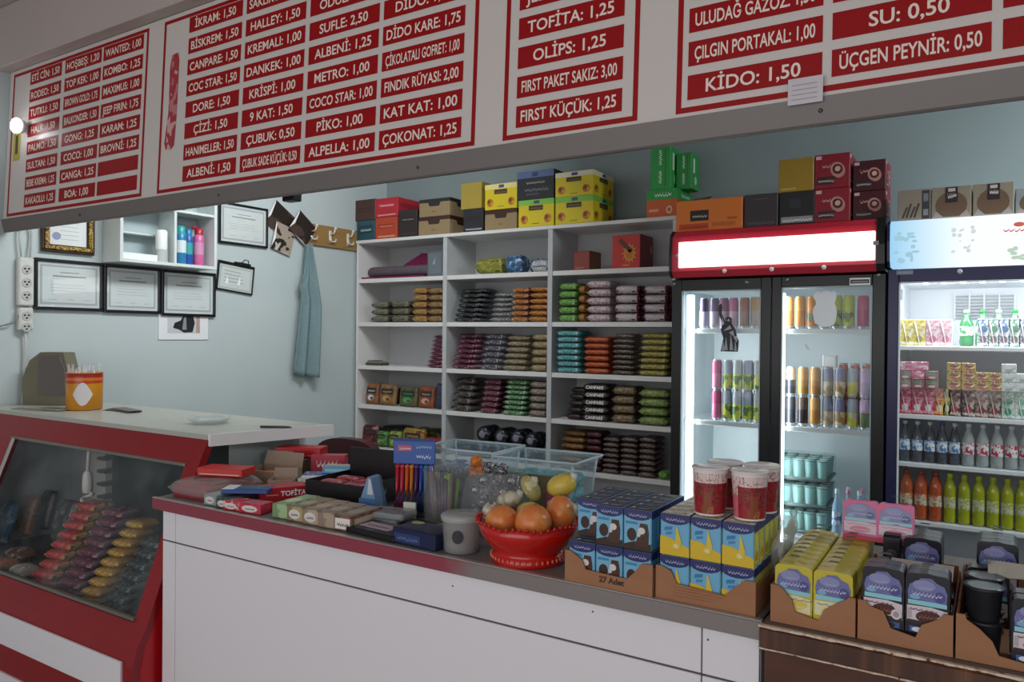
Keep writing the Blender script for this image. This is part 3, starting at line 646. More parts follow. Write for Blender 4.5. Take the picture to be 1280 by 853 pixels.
def stack(row, px0, px1, ytop, n, desc, mats, depth=.15, back=0, deep=1, bulge=.25, kind='snack pack', y0=4.262, text=None):
    """a pile of wrapped packs on shelf board `row`; px0..px1 the face, ytop its top in the photograph"""
    zb = BZ[row]; yy = EYE
    a = onY(px0, 404, y0).x; b = onY(px1, 404, y0).x
    # x at the height of the pile foot
    bi = bay_of((a+b)/2); lo_ = SX[bi]+.024; hi_ = SX[bi+1]-.024; a, b = max(a, lo_), min(b, hi_)
    zt = onY((px0+px1)/2, ytop, y0 + back*n).z
    dz = (zt-zb)/n; L = (b-a)*.985; xc = (a+b)/2
    bay = BAY[bay_of(xc)]; grp = f'{desc} packs, {bay}, {ROWN[row]}'
    for d in range(deep):
        key = (desc, row, round(L, 3), d > 0)
        protos = []
        for v in range(2):
            m = MB(); m.pack(L, depth, dz*.985, mats[0], mats[1] if len(mats) > 1 else None, mats[2] if len(mats) > 2 else None, None, bulge, hash(desc) % 97 + v)
            if text and d == 0: m.text(text, -L*.36, L*.36, dz*.30, dz*.42, ((0, 0, 0), (1, 0, 0), (0, 0, 1)), INKW, 3, .03)
            protos.append(m)
        mesh = [p.mesh('snack_pack') for p in protos]
        for k in range(n):
            o = bpy.data.objects.new('snack_pack', mesh[k % 2]); COL.objects.link(o)
            yk = y0 + back*k + d*(depth+.004)
            if yk + depth > YB-.022: continue_ok = False
            else: continue_ok = True
            if not continue_ok:
                bpy.data.objects.remove(o); continue
            o.location = (xc + random.uniform(-.004, .004)*(.4 if L > .09 else .2), yk+random.uniform(0, .006), zb+.0005+dz*k); o.rotation_euler = (0, 0, random.uniform(-.02, .02))
            pos = 'topmost' if k == n-1 else ORD[k]
            tag(o, f'{desc} {kind}, {pos} of its stack, {bay}, {ROWN[row]}', 'snack pack', grp)
def dull(h):
    c = [int(h[i:i+2], 16) for i in (0, 2, 4)]; g = sum(c)/3
    return ''.join('%02x' % int((x+(g-x)*.14)*.88) for x in c)
M_ = lambda *c, **k: pr(*[dull(x) for x in c], **k)
olive = M_('4f4c38', '787252', '2c2a22', scale=60); orol = M_('8a5a2c', 'b9813c', 'd8c9a0', '5a3a20', scale=45); dkc = mat('1c1b1e', .3)
blk = M_('1f1e20', '3a3a3c', '8b8d8e', scale=60); gwh = M_('6f6f6e', 'c4c3c0', '2e2e30', scale=60); orr = M_('a84a24', 'd67a2a', 'c9b59a', '6d2a18', scale=45)
# second shelf (row 2)
stack(2, 463, 486, 377, 3, 'dark olive', (olive, M_('6a6650', '918c70', scale=70)), .15)
stack(2, 487, 512, 376, 3, 'olive grey', (olive, M_('5d5a48', '8d886e', scale=70)), .15)
stack(2, 514, 533, 359, 5, 'orange and olive', (orol, M_('a8702c', 'cfa75a', scale=60)), .15)
stack(2, 534, 552, 359, 5, 'golden brown', (orol, M_('8c6a3c', 'bf9a5e', 'a8381e', scale=60)), .15)
stack(2, 566, 598, 361, 7, 'black and silver', (dkc, blk, mat('6a6c6e', .3)), .16, .013)
stack(2, 612, 633, 366, 6, 'grey and white', (dkc, gwh, mat('bfc0c0', .3)), .12, .012)
stack(2, 637, 659, 359, 6, 'orange and red', (orr, M_('b4552a', 'd99a3c', 'e0c8a8', scale=60)), .16, .004)
stack(2, 660, 684, 358, 6, 'orange yellow', (orr, M_('c06a26', 'e0a43c', 'b03a20', scale=55)), .16, .004)
grn = M_('5a9a34', '7fbf4a', '3d7a2c', scale=40); wpk = M_('d9c8cc', 'eadfe0', 'c79aa6', scale=40); mrn = mat('5c1330', .3)
stack(2, 697, 721, 353, 5, 'bright green', (grn, M_('6aae3e', '8fcf5c', 'e0e6c0', scale=50)), .18)
stack(2, 722, 730, 356, 4, 'slim orange brown', (M_('a86a2c', 'c88a3c', scale=30),), .2)
stack(2, 732, 762, 350, 5, 'white and pink', (wpk, M_('e2d6d6', 'c98f9c', scale=60)), .18, 0, 1, .12)
stack(2, 765, 799, 356, 4, 'maroon and white', (mrn, M_('d6c6c8', 'e6dcdc', '6a2038', scale=45), mrn), .18)
stack(2, 801, 834, 356, 4, 'deep maroon', (mrn, M_('cdbcc0', 'e4d8da', '521a2e', scale=45), mrn), .18)
# third shelf (row 3)
pkm = M_('5a1c34', '8a3450', 'c4a0ac', scale=60)
stack(3, 533, 551, 419, 8, 'maroon and pink', (mrn, pkm, mat('9a7a86', .3)), .12, .010)
stack(3, 563, 590, 417, 7, 'wine red', (mrn, pkm, mat('a07a88', .3)), .16, .015)
stack(3, 599, 624, 417, 6, 'purple grey', (mat('2a2630', .3), M_('4c4856', '8f8c98', 'c9c8cc', scale=60), mat('8a8a92', .3)), .16, .012)
stack(3, 628, 655, 419, 6, 'tan and olive', (M_('6a5a40', '8d7a58', scale=40), M_('8f7c5a', 'c0b090', '4a3c28', scale=55), mat('b4a684', .3)), .16, .012)
stack(3, 662, 684, 417, 5, 'brown and gold', (M_('5a4228', '8a6a3c', scale=50), M_('a08858', 'cdb88a', '4a3420', scale=60)), .16, .005)
tq = M_('3f9aa0', '59b4b8', '2f7f88', scale=30)
stack(3, 694, 726, 413, 7, 'teal', (tq, M_('4aa6ac', '7cc8c8', 'd0e4e0', scale=60)), .18, 0, 1, .15)
stack(3, 729, 761, 421, 6, 'orange red', (M_('b83a1c', 'd85a24', scale=30), M_('d0481e', 'e87a34', '8f2a18', scale=55)), .18, 0, 1, .15)
stack(3, 765, 791, 417, 8, 'dark brown', (M_('3a2c26', '6a584c', scale=50), M_('5a4a40', 'a09080', '2a201c', scale=60), mat('8a7c70', .3)), .16, .002)
stack(3, 796, 835, 416, 7, 'yellow and olive', (M_('5c5a34', '8a7c30', scale=40), M_('9a8a34', 'd0bc3c', 'c8c4a8', '4a4428', scale=55)), .16, .008)
# fourth shelf (row 4)
stack(4, 563, 589, 472, 5, 'black and brown', (dkc, M_('3a302c', '7a6c64', 'b0a8a0', scale=60), mat('5a524e', .3)), .16, .016)
stack(4, 598, 622, 474, 6, 'maroon pink', (dkc, M_('6a2c3c', 'a0586a', 'c0a0a8', scale=60), mat('6a3040', .3)), .16, .012)
stack(4, 627, 656, 475, 7, 'green and white', (M_('2c4a30', '4a7a4c', scale=50), M_('4f8a54', '8cbc88', 'cfdcc8', scale=55), mat('6f9a70', .3)), .16, .009)
stack(4, 660, 684, 477, 5, 'black and tan', (M_('3a322c', '6a5c50', scale=50), M_('8a7868', 'c0ae9c', '38302a', scale=55)), .16, .004)
stack(4, 708, 726, 484, 5, 'plain dark brown', (M_('2c201e', '44342e', scale=40),), .12, .016)
stack(4, 727, 760, 480, 5, 'dark brown lettered', (M_('2a1e1c', '4a3a34', scale=50), M_('3a2c28', '5f5048', scale=60), mat('4a3c38', .3)), .17, .003, 1, .2, 'biscuit pack', 4.262, 'CANPARE')
stack(4, 764, 795, 483, 4, 'brown and gold', (M_('4a3a2c', '6a543c', scale=40), M_('7a6248', 'c4a468', '3a2c20', scale=50)), .17, .003)
stack(4, 798, 835, 487, 4, 'green and yellow', (M_('5a7a34', '8a9a4a', scale=40), M_('7aa044', 'c4c070', '3d5c2a', scale=50)), .17, .002)
# lowest visible shelf (row 5)
stack(5, 699, 729, 538, 6, 'orange brown', (M_('8a5a2c', 'b0813c', '4a2c18', scale=45),), .16, .01)
stack(5, 733, 752, 540, 6, 'dark maroon', (M_('4a1626', '6a2436', scale=40),), .16)
for a, b_, nm in ((754, 774, 'maroon mesh'), (776, 797, 'brown mesh'), (799, 820, 'grey brown mesh')):
    stack(5, a, b_, 547, 7, nm, (M_('3f2428', '7a6058', 'a8948a', scale=60), M_('58403c', 'a08a80', '2c1a1c', scale=70)), .17, .002, 1, .35)
stack(5, 824, 836, 590, 1, 'small green', (M_('5a9a34', '8abf5a', scale=40),), .12)
# pouches and bags that stand
def pouch(px0, px1, yb, yt, Y, mats, label, dep=.07, name='snack_pouch', cat='snack bag', tilt=.12, row=None, gusset=0):
    a = onY(px0, yb, Y); b = onY(px1, yb, Y); zb = BZ[row]+.001; h = onY(px0, yt, Y).z - BZ[row]; w = (b.x-a.x)
    m = MB(); R = Matrix.Rotation(-PI/2, 4, 'Y')      # pack length goes up
    # local: length -> z, width -> x, thickness -> y
    Mx = Matrix(((0, 1, 0, -w/2), (0, 0, 1, 0), (1, 0, 0, h/2), (0, 0, 0, 1)))
    m.pack(h, w*.98, dep, mats[0], None, mats[1] if len(mats) > 1 else None, Mx, .15, 3)
    f = ((-w*.34, -.0008, h*.12), (1, 0, 0), (0, 0, 1))
    if len(mats) > 2:
        m.rect(w*.0, w*.68, h*.40, h*.66, f, mat('2a2426', .35), 1); m.squig(w*.08, w*.60, h*.53, h*.16, f, mats[2], 3, 5); m.ell(w*.34, h*.18, w*.24, h*.14, f, mats[2], 2); m.ell(w*.42, h*.15, w*.12, h*.08, f, mat('6a4630', .35), 3)
    lo_ = SX[bay_of((a.x+b.x)/2)]+.022+w/2; o = m.build(name, None, (max(lo_, min((a.x+b.x)/2, SX[bay_of((a.x+b.x)/2)+1]-.02-w/2)), Y, zb+dep*math.sin(tilt))); o.rotation_euler = (-tilt, 0, 0)
    return tag(o, label, cat)
pouch(455, 471, 505, 480, 4.28, (M_('b06a3c', '8c5430', scale=9), None, mat('d9d6d4', .4)), 'orange and white pouch, first from the left on the left bay fourth shelf', .05, row=4)
pouch(472, 493, 506, 481, 4.28, (M_('a87a44', '866136', scale=9), None, mat('c49a5a', .4)), 'tan and black pouch, second from the left on the left bay fourth shelf', .05, row=4)
pouch(497, 520, 508, 484, 4.28, (M_('6a6a3c', '545430', scale=9), None, mat('4aa060', .4)), 'green and tan pouch, third from the left on the left bay fourth shelf', .05, row=4)
pouch(521, 541, 509, 484, 4.28, (M_('b0562c', '8c4423', scale=9), None, mat('c9a08a', .4)), 'orange red pouch, fourth from the left on the left bay fourth shelf', .05, row=4)
pouch(542, 552, 510, 480, 4.28, (M_('3a3f58', '2e3246', scale=9), None), 'blue grey pouch, last on the left bay fourth shelf', .05, row=4)
for i, (px, py) in enumerate(((478, 487), (500, 486))):
    p = Vector((SX[0]+.20+.27*i, 0, 0)); m = MB(); m.pack(.20, .12, .12, M_('17171b', '26262c', scale=20), None, None, None, .3, i)
    tag(m.build('snack_bag', None, (p.x, 4.44, BZ[4]+.001), .1*i), ('black bag lying behind the tan pouch, left bay fourth shelf', 'black bag lying behind the green pouch, left bay fourth shelf')[i], 'snack bag')
for i, (px0, px1, yt, cols, lab) in enumerate(((447, 467, 532, ('5a1420', '7a2430', 'b08a90'), 'dark red chip bag, leftmost on the left bay lowest shelf'), (468, 482, 540, ('4a8a3c', '7ab05a', '2c5a2c'), 'green chip bag beside the dark red bag, left bay lowest shelf'), (483, 499, 540, ('7a9a3c', 'a8b85a', 'd0c060'), 'yellow green chip bag, third on the left bay lowest shelf'),
        (500, 528, 536, ('a8862c', 'd0a43c', '8a2a1c'), 'yellow and red chip bag, fourth on the left bay lowest shelf'), (529, 551, 548, ('a81c1c', 'c83a2c', '6a1414'), 'bright red chip bag, last on the left bay lowest shelf'))):
    pouch(px0, px1, 578, yt, 4.28, (M_(*cols, scale=20), None, mat(cols[1], .4)), lab, .07, 'chip_bag', 'chip bag', row=5)
for i, px in enumerate((470, 515)):
    p = Vector((SX[0]+.21+.34*i, 0, 0)); m = MB(); m.pack(.26, .16, .15, M_(('26301c', '4a4a1c')[i], ('3a4a2a', '6a5a24')[i], scale=16), None, None, None, .3, i)
    tag(m.build('chip_bag', None, (p.x, 4.42, BZ[5]+.0015)), ('dark green bag lying at the back, left bay lowest shelf', 'dark yellow bag lying at the back, left bay lowest shelf')[i], 'chip bag')
for i, (px, yt, r) in enumerate(((603, 533, .055), (625, 536, .055), (645, 538, .052), (663, 542, .05))):
    p = onY(px, 570, 4.30); zt = onY(px, yt, 4.30).z
    m = MB(); nv = M_('15151f', '2a2c3c', '7a7c8c', scale=40)
    zc = zt-BZ[5]-r
    m.lathe([(.0, 0), (r*.45, .002), (r*.9, .01), (r, .03), (r, .15), (r*.9, .17), (r*.4, .178), (0, .18)], [mat('8a8c98', .3, .3), nv, nv, nv, nv, nv, mat('5a5c68', .3)], 16, T(z=r, rx=-PI/2))
    m.box(-r, r, .005, .17, -(zt-BZ[5]-2*r), -.0005, nv, .01) if zt-BZ[5]-2*r > .02 else None
    o = m.build('cake_roll', None, (p.x, 4.29, BZ[5]+.001+max(0, zt-BZ[5]-2*r)))
    tag(o, ('first', 'second', 'third', 'last')[i] + ' dark navy wrapped cake roll from the left, middle bay lowest shelf', 'snack pack')
p = onY(583, 560, 4.29); p.x -= .045; m = MB(); m.pack(.15, .12, .09, M_('14141c', '24242e', '5a5c6a', scale=40), None, None, None, .2, 4)
tag(m.build('snack_bag', None, (p.x, 4.30, BZ[5]+.001)), 'black bag lying left of the navy cake rolls, middle bay lowest shelf', 'snack bag')
p = onY(676, 560, 4.30); p.x += .055; m = MB(); m.pack(.14, .06, .05, M_('20242a', '3a4048', scale=30), None, None, T(ry=-1.5, z=.075), .1, 4)
tag(m.build('snack_bag', None, (p.x, 4.32, BZ[5]+.001)), 'dark slim bag standing right of the navy cake rolls, middle bay lowest shelf', 'snack bag')
# things on the open top shelf (row 1)
def cloth_roll(px0, px1, yc, r, colr, label, Y=4.33):
    a = onY(px0, yc, Y); b = onY(px1, yc, Y); L = b.x-a.x
    m = MB(); m.lathe([(0, 0), (r*.8, .003), (r, .02), (r*1.04, L*.4), (r*.98, L*.7), (r, L-.02), (r*.8, L-.003), (0, L)], colr, 14, T(ry=PI/2, z=r) @ Matrix.Scale(.9, 4, (1, 0, 0)))
    return tag(m.build('cloth_roll', None, (max(a.x, SX[0]+.025), Y+.05, BZ[1]+.013)), label, 'cloth')
clg = noisy([(0, '5c5359'), (1, '6c636a')], 20, .9, sharp=False, name='grey_cloth', spec=.1); clm = noisy([(0, '6d1f45'), (1, '842a55')], 20, .8, sharp=False, name='magenta_cloth', spec=.2)
a, b_ = onY(446, 348, 4.2), onY(527, 344, 4.25); m = MB()
m.prism([(a.x-.01, 4.262), (b_.x, 4.262), (b_.x, 4.55), (a.x+.06, 4.55)], 2, 0, .012, clm)
tag(m.build('folded_cloth', None, (0, 0, BZ[1]+.001)), 'flat magenta cloth lying under the grey roll on the left bay top shelf', 'cloth')
cloth_roll(456, 531, 336, .045, clg, 'rolled grey cloth on the left bay top open shelf')
a, b_ = onY(486, 340, 4.44), onY(534, 340, 4.44); m = MB()
m.prism([(0, 0), (b_.x-a.x, 0), (b_.x-a.x, .175), (b_.x-a.x-.05, .18), (.12, .085), (.02, .05)], 1, 0, .12, clm)
tag(m.build('folded_cloth', None, (a.x, 4.44, BZ[1]+.013)), 'heap of magenta cloth sloping up behind the grey roll', 'cloth')
def carton(name, label, px0, px1, yb, yt, Y, z, dep, mats, art=None, cat='box', rot=0, h=None, shift=0):
    a = onY(px0, yb, Y); b = onY(px1, yb, Y); w = b.x-a.x
    if h is None: h = onY((px0+px1)/2, yt, Y).z - onY((px0+px1)/2, yb, Y).z
    m = MB(); m.box(-w/2, w/2, -dep/2, dep/2, 0, h, mats, .0025)
    if art: art(m, w, dep, h)
    o = m.build(name, None, ((a.x+b.x)/2, Y+dep/2+shift, z), rot); tag(o, label, cat)
    return z+h
carton('grey_box', 'blue grey box standing at the right end of the left bay top shelf', 534, 553, 342, 310, 4.29, BZ[1]+.001, .2, mat('5d666e', .5), lambda m, w, d, h: (m.rect(w*.1, w*.9, h*.12, h*.9, front(w, d), mat('6c757c', .5)), m.flat([(w*.35, h*.5), (w*.55, h*.75), (w*.5, h*.45)], front(w, d), mat('9aa2a8', .5), 2)))
for i, (px0, px1, yt, c, lab) in enumerate(((593, 628, 323, ('8f8f28', 'b8b03a', '5a5a1c'), 'olive yellow pack on the middle bay top open shelf'), (631, 652, 319, ('2c5a8f', '5a8fc0', 'c9d6e0'), 'shiny blue pack beside the yellow one, middle bay top shelf'), (649, 664, 321, ('34648f', '6a94b8', 'e0e4e8'), 'second blue pack, between the shiny blue and the white pack, top shelf'), (663, 684, 325, ('c4c8cc', 'e4e6e8', '6a7078'), 'white pack at the right end of the middle bay top shelf'))):
    a, b_ = onY(px0, 338, 4.30), onY(px1, 338, 4.30); h = onY(px0, yt, 4.3).z-BZ[1]
    m = MB(); m.pack(b_.x-a.x, .12, h, M_(*c, scale=30), None, None, None, .2, i)
    if i == 3: m.squig(-.05, .05, h*.5, .02, ((0, 0, 0), (1, 0, 0), (0, 0, 1)), INKK, 4, 5)
    tag(m.build('snack_pack', None, ((a.x+b_.x)/2, 4.30+(.13 if i == 2 else 0), BZ[1]+.001)), lab, 'snack pack')
def art_sun(m, w, d, h):
    f = front(w, d); rd = random.Random(3)
    m.ell(w*.62, h*.45, w*.20, h*.24, f, mat('d98a2a', .4)); 
    for k in range(12):
        a = k*PI/6; m.flat([(w*.62+math.cos(a-.1)*w*.19, h*.45+math.sin(a-.1)*h*.23), (w*.62+math.cos(a)*w*.30, h*.45+math.sin(a)*h*.33), (w*.62+math.cos(a+.1)*w*.19, h*.45+math.sin(a+.1)*h*.23)], f, mat('e0a03a', .4), 2)
    m.flat([(w*.22, h*.82), (w*.32, h*.90), (w*.75, h*.55), (w*.65, h*.45)], f, mat('5a2c18', .4), 3); m.ell(w*.62, h*.42, w*.12, h*.14, f, mat('c9702a', .4), 3)
    m.squig(w*.38, w*.62, h*.12, h*.10, f, mat('e8b04a', .4), 3); f2 = right(w, d)
    m.rect(0, d, 0, h, f2, mat('7a1420', .4)); m.ell(d*.85, h*.6, d*.08, h*.12, f2, mat('b08a70', .4), 2)
carton('red_box', 'large red box with a golden sun print on the right bay top shelf', 765, 800, 332, 290, 4.30, BZ[1]+.001, .2, mat('c4281c', .4), art_sun)
def art_small(m, w, d, h):
    f = front(w, d); m.rect(w*.05, w*.95, h*.08, h*.92, f, mat('8a3a2c', .5)); m.rect(0, d, 0, h, right(w, d), mat('7d6248', .6)); m.squig(w*.1, w*.6, h*.15, h*.1, f, mat('d0a8a0', .5), 2)
carton('small_box', 'small red and brown box left of the large red box', 717, 737, 335, 311, 4.30, BZ[1]+.001, .16, mat('8a2c24', .5), art_small)
p = onY(466, 451, 4.28); m = MB(); m.box(-.075, .075, 0, .1, 0, .018, mat('4a463e', .4), .003); m.box(-.07, .07, .004, .096, .018, .03, mat('8c8778', .4), .003); m.box(-.06, .02, .01, .09, .03, .036, mat('3a3630', .4), .001)
tag(m.build('flat_pack', None, (p.x, 4.28, BZ[3]+.001)), 'small flat dark pack alone on the left bay third shelf', 'pack')

# ------------------------------------------------------------------ boxes on top of the shelf unit
ZT = 2.256
def art_band(c1, c2=None, y=.45, hh=.25, sq=None, side=None):
    def f_(m, w, d, h):
        f = front(w, d); m.rect(w*.12, w*.88, h*y, h*(y+hh), f, c1)
        if c2: m.squig(w*.2, w*.8, h*(y+hh*.5), h*hh*.5, f, c2, 2, 7)
        if sq: m.squig(w*.1, w*.9, h*.14, h*.14, f, sq, 2, 9)
        if side: m.rect(d*.1, d*.9, h*y, h*(y+hh), right(w, d), side)
    return f_
def art_tray(dark):      # tan tray carton with a hand-hole and dark inside edge
    def f_(m, w, d, h):
        f = front(w, d); m.rect(0, w, h*.80, h, f, dark); m.flat([(w*.3, h*.80), (w*.34, h*.58), (w*.66, h*.58), (w*.70, h*.80)], f, dark, 1); m.rect(w*.42, w*.56, h*.22, h*.34, f, mat('8a6a44', .6), 1)
        r_ = right(w, d); m.rect(0, d, h*.80, h, r_, dark); m.flat([(d*.3, h*.8), (d*.36, h*.58), (d*.64, h*.58), (d*.7, h*.8)], r_, dark)
    return f_
def fl(c, r=.5): return mat(c, r)
z = carton('carton', 'teal carton with a white mark under the brown carton at the shelf unit corner', 446, 468, 299, 274, 4.27, ZT, .25, fl('24505a'), art_band(fl('173a44'), fl('b8d0d4'), .35, .4))
carton('carton', 'dark brown carton on the teal one at the wall end of the shelf top', 444, 469, 274, 248, 4.27, z+.001, .25, fl('4a2f28'), art_band(fl('3a2420'), fl('7a3a2c'), .4, .2))
z = carton('carton', 'orange red carton under the bright red carton on the shelf top', 469, 496, 298, 271, 4.27, ZT, .22, fl('b8442a'), art_band(fl('a8341f'), fl('e0a080'), .5, .2, fl('e8c0a0')))
carton('carton', 'bright red carton with white lettering marks, on the orange red one', 469, 497, 271, 247, 4.27, z+.001, .30, fl('b82030'), art_band(fl('c03040'), fl('f0e0e0'), .5, .25, fl('e8c8c8'), fl('9a1828')))
carton('carton', 'black brown carton with a silver mark beside the red cartons', 498, 521, 296, 262, 4.26, ZT, .24, fl('2c2320'), art_band(fl('231b19'), fl('9a8f88'), .55, .2, fl('4a3f3a')))
z = carton('tray_carton', 'lower tan tray carton with a dark inside, left bay end of the shelf top', 523, 562, 293, 270, 4.26, ZT, .26, TAN, art_tray(fl('3a1f18')))
carton('tray_carton', 'upper tan tray carton with a black lid on the lower tan one', 524, 562, 269, 247, 4.26, z+.001, .26, TAN, art_tray(fl('24201f')))
z = carton('carton', 'black carton with white print along its foot, under the plain gold carton on the shelf', 579, 604, 289, 260, 4.27, ZT, .25, fl('26232a'), art_band(fl('201d24'), None, .5, .2, fl('c9c9cf')))
carton('carton', 'plain gold carton standing on the black one on the shelf top', 576, 602, 259, 226, 4.27, z+.001, .22, noisy([(0, 'a08a34'), (1, 'b39a40')], 6, .4, sharp=False, name='gold_card'), None)
z = carton('tray_carton', 'tan tray carton under the first yellow carton on the shelf top', 606, 646, 287, 262, 4.26, ZT, .24, TAN, art_tray(fl('3a1a14')))
YEL = 'd9c21a'
def art_yellow(topc, side=True):
    def f_(m, w, d, h):
        for fr, ww in ((front(w, d), w),) + (((right(w, d), d),) if side else ()):
            m.rect(0, ww, h*.80, h, fr, fl(topc)); m.rect(ww*.44, ww*.60, h*.84, h*.96, fr, fl('4a4a78'), 2); m.rect(ww*.30, ww*.70, h*.60, h*.78, fr, fl('3c2a18'), 2); m.squig(ww*.33, ww*.67, h*.69, h*.1, fr, fl('8a7440'), 3, 7)
            for cx in (.17, .83):
                m.ell(ww*cx, h*.28, ww*.10, h*.16, fr, fl('b8741c'), 2); m.ell(ww*(cx-.03), h*.32, ww*.05, h*.09, fr, fl('8a3a1c'), 3); m.ell(ww*(cx+.05), h*.24, ww*.035, h*.06, fr, fl('d8a02c'), 3)
            m.rect(ww*.4, ww*.6, h*.1, h*.13, fr, fl('8a7a20'), 2)
    return f_
carton('yellow_carton', 'yellow carton with a pale top band on the tan tray, leftmost of the yellow cartons', 606, 646, 263, 231, 4.25, z+.001, .24, fl(YEL), art_yellow('e8d890'))
z = carton('yellow_carton', 'yellow carton with a green band under the black and blue carton', 648, 692, 285, 251, 4.25, ZT, .26, fl(YEL), art_yellow('7fc04a'))
def art_bb(m, w, d, h):
    f = front(w, d); m.rect(0, w, h*.76, h, f, fl('5a6a96')); m.rect(w*.42, w*.58, h*.80, h*.94, f, fl('2a3a6a'), 2)
    m.squig(w*.25, w*.75, h*.60, h*.12, f, fl('a8a8ac'), 2, 7); m.squig(w*.2, w*.85, h*.36, h*.16, f, fl('7a7a80'), 2, 9); m.squig(w*.25, w*.6, h*.2, h*.10, f, fl('6a6a70'), 2, 6)
carton('carton', 'black carton with a slate blue top band on the green-banded yellow carton', 646, 692, 251, 215, 4.25, z+.001, .24, fl('1e1f22'), art_bb)
z = carton('yellow_carton', 'lower yellow carton with a green band at the right of the yellow row', 694, 741, 283, 249, 4.25, ZT, .30, fl(YEL), art_yellow('7fc04a'))
carton('yellow_carton', 'upper yellow carton with a white band at the right of the yellow row', 694, 741, 248, 217, 4.25, z+.001, .30, fl(YEL), art_yellow('e4dcc0'))
def art_og(m, w, d, h):
    for fr, ww in ((front(w, d), w), (right(w, d), d)):
        m.rect(0, ww, h*.62, h, fr, fl('2f9a48')); m.squig(ww*.25, ww*.8, h*.82, h*.2, fr, fl('d8e8d8'), 2, 6); m.rect(ww*.08, ww*.4, h*.2, h*.3, fr, fl('e0a078'), 2); m.ell(ww*.75, h*.25, ww*.10, h*.14, fr, fl('e8c8a8'), 2); m.ell(ww*.75, h*.25, ww*.06, h*.08, fr, fl('c85a2c'), 3)
z = carton('carton', 'orange and green carton under the upright green cartons beside the coolers', 808, 846, 273, 238, 4.27, ZT, .26, fl('d0602c'), art_og)
def art_green(m, w, d, h):
    f = front(w, d); r_ = right(w, d)
    # white writing running up the carton
    for k, (yy, hh) in enumerate(((.55, .36), (.12, .30))):
        o = ((-w/2+w*.78, -d/2, 0), (0, 0, 1), (-1, 0, 0)) if False else ((-w/2+w*.45, -d/2, h*yy), (0, 0, 1), (-1, 0, 0))
        m.squig(0, h*hh, 0, w*.28, o, fl('d6ecd8'), 2, 7)
    m.rect(w*.72, w*.76, h*.05, h*.95, f, fl('1f7a34'), 2); m.ell(d*.5, h*.25, d*.16, h*.12, r_, fl('9fd0a8'), 2); m.rect(d*.2, d*.42, h*.45, h*.85, r_, fl('cfe4d0'), 2)
carton('green_carton', 'upright green carton with white marks, left one on the orange and green carton', 813, 838, 239, 186, 4.27, z+.001, .14, fl('2fa04a'), art_green)
carton('green_carton', 'upright green carton standing a little behind the first green one', 845, 864, 238, 193, 4.33, z+.001, .14, fl('2c9546'), art_green)

# ------------------------------------------------------------------ coolers
YF = 3.95
def cavity(name, parent, x0, x1, y0, y1, z0, z1, outer, inner, wall=.035, front_open=True):
    m = MB(); m.box(x0, x0+wall, y0, y1, z0, z1, outer, .003); m.box(x1-wall, x1, y0, y1, z0, z1, outer, .003); m.box(x0+wall, x1-wall, y1-wall, y1, z0, z1, outer, .001)
    m.box(x0+wall, x1-wall, y0, y1-wall, z1-.05, z1, outer, .001); m.box(x0+wall, x1-wall, y0, y1-wall, z0, z0+.25, outer, .001)
    m.build(name, parent)
    m = MB(); t = .006
    m.box(x0+wall, x0+wall+t, y0+.005, y1-wall, z0+.25, z1-.05, inner, .0005); m.box(x1-wall-t, x1-wall, y0+.005, y1-wall, z0+.25, z1-.05, inner, .0005)
    m.box(x0+wall+t, x1-wall-t, y1-wall-t, y1-wall, z0+.25, z1-.05, inner, .0005); m.box(x0+wall+t, x1-wall-t, y0+.005, y1-wall-t, z1-.05-t, z1-.05, inner, .0005); m.box(x0+wall+t, x1-wall-t, y0+.005, y1-wall-t, z0+.25, z0+.25+t, inner, .0005)
    m.build('liner', parent)
LIN = mat('c4d0d4', .4, name='cooler_liner'); CBK = mat('121316', .35, name='black_cooler')
c1 = thing('drinks_cooler', 'black double-door drinks cooler with a lit red and white header', 'fridge', (0, 0, 0))
XA, XB = -1.483, -.441
cavity('cabinet_body', c1, XA, XB, YF+.045, 4.60, .0, 1.86, CBK, LIN)
m = MB()
hp = [(3.93, 1.868), (3.905, 1.90), (3.90, 1.99), (3.915, 2.085), (3.95, 2.115), (4.55, 2.115), (4.55, 1.868)]
m.prism(hp, 0, XA+.012, XB-.035, mat('c82c40', .3, name='red_header')); m.prism([(a-.004 if a < 4 else a, b+.004 if b > 2 else b) for a, b in hp], 0, XA, XA+.014, CBK); m.prism([(a-.004 if a < 4 else a, b+.004 if b > 2 else b) for a, b in hp], 0, XB-.037, XB, CBK)
m.build('header', c1)
xa, xb = onY(849, 320, 3.90).x, onY(1094, 310, 3.90).x
MB().box(xa, xb, 3.889, 3.903, 1.918, 2.052, glow('fffefa', 2.4, 'lit_header_panel'), .002).build('lit_panel', c1)
m = MB()
for px in (906, 965, 1030): p = onY(px, 337, 3.91); m.lathe([(.011, 0), (.011, .006), (.006, .009), (0, .009)], mat('e0dcd8', .3), 12, T(p.x, 3.908, 1.893, rx=PI/2))
m.box(xb-.008, xb+.016, 3.884, 3.892, 1.985, 2.005, mat('8a8a90', .3, .5), .001); m.lathe([(.012, 0), (.012, .008), (0, .008)], mat('d8d8d8', .2, .6), 12, T(xa-.006, 3.905, 1.985, rx=PI/2))
m.build('header_screws', c1)
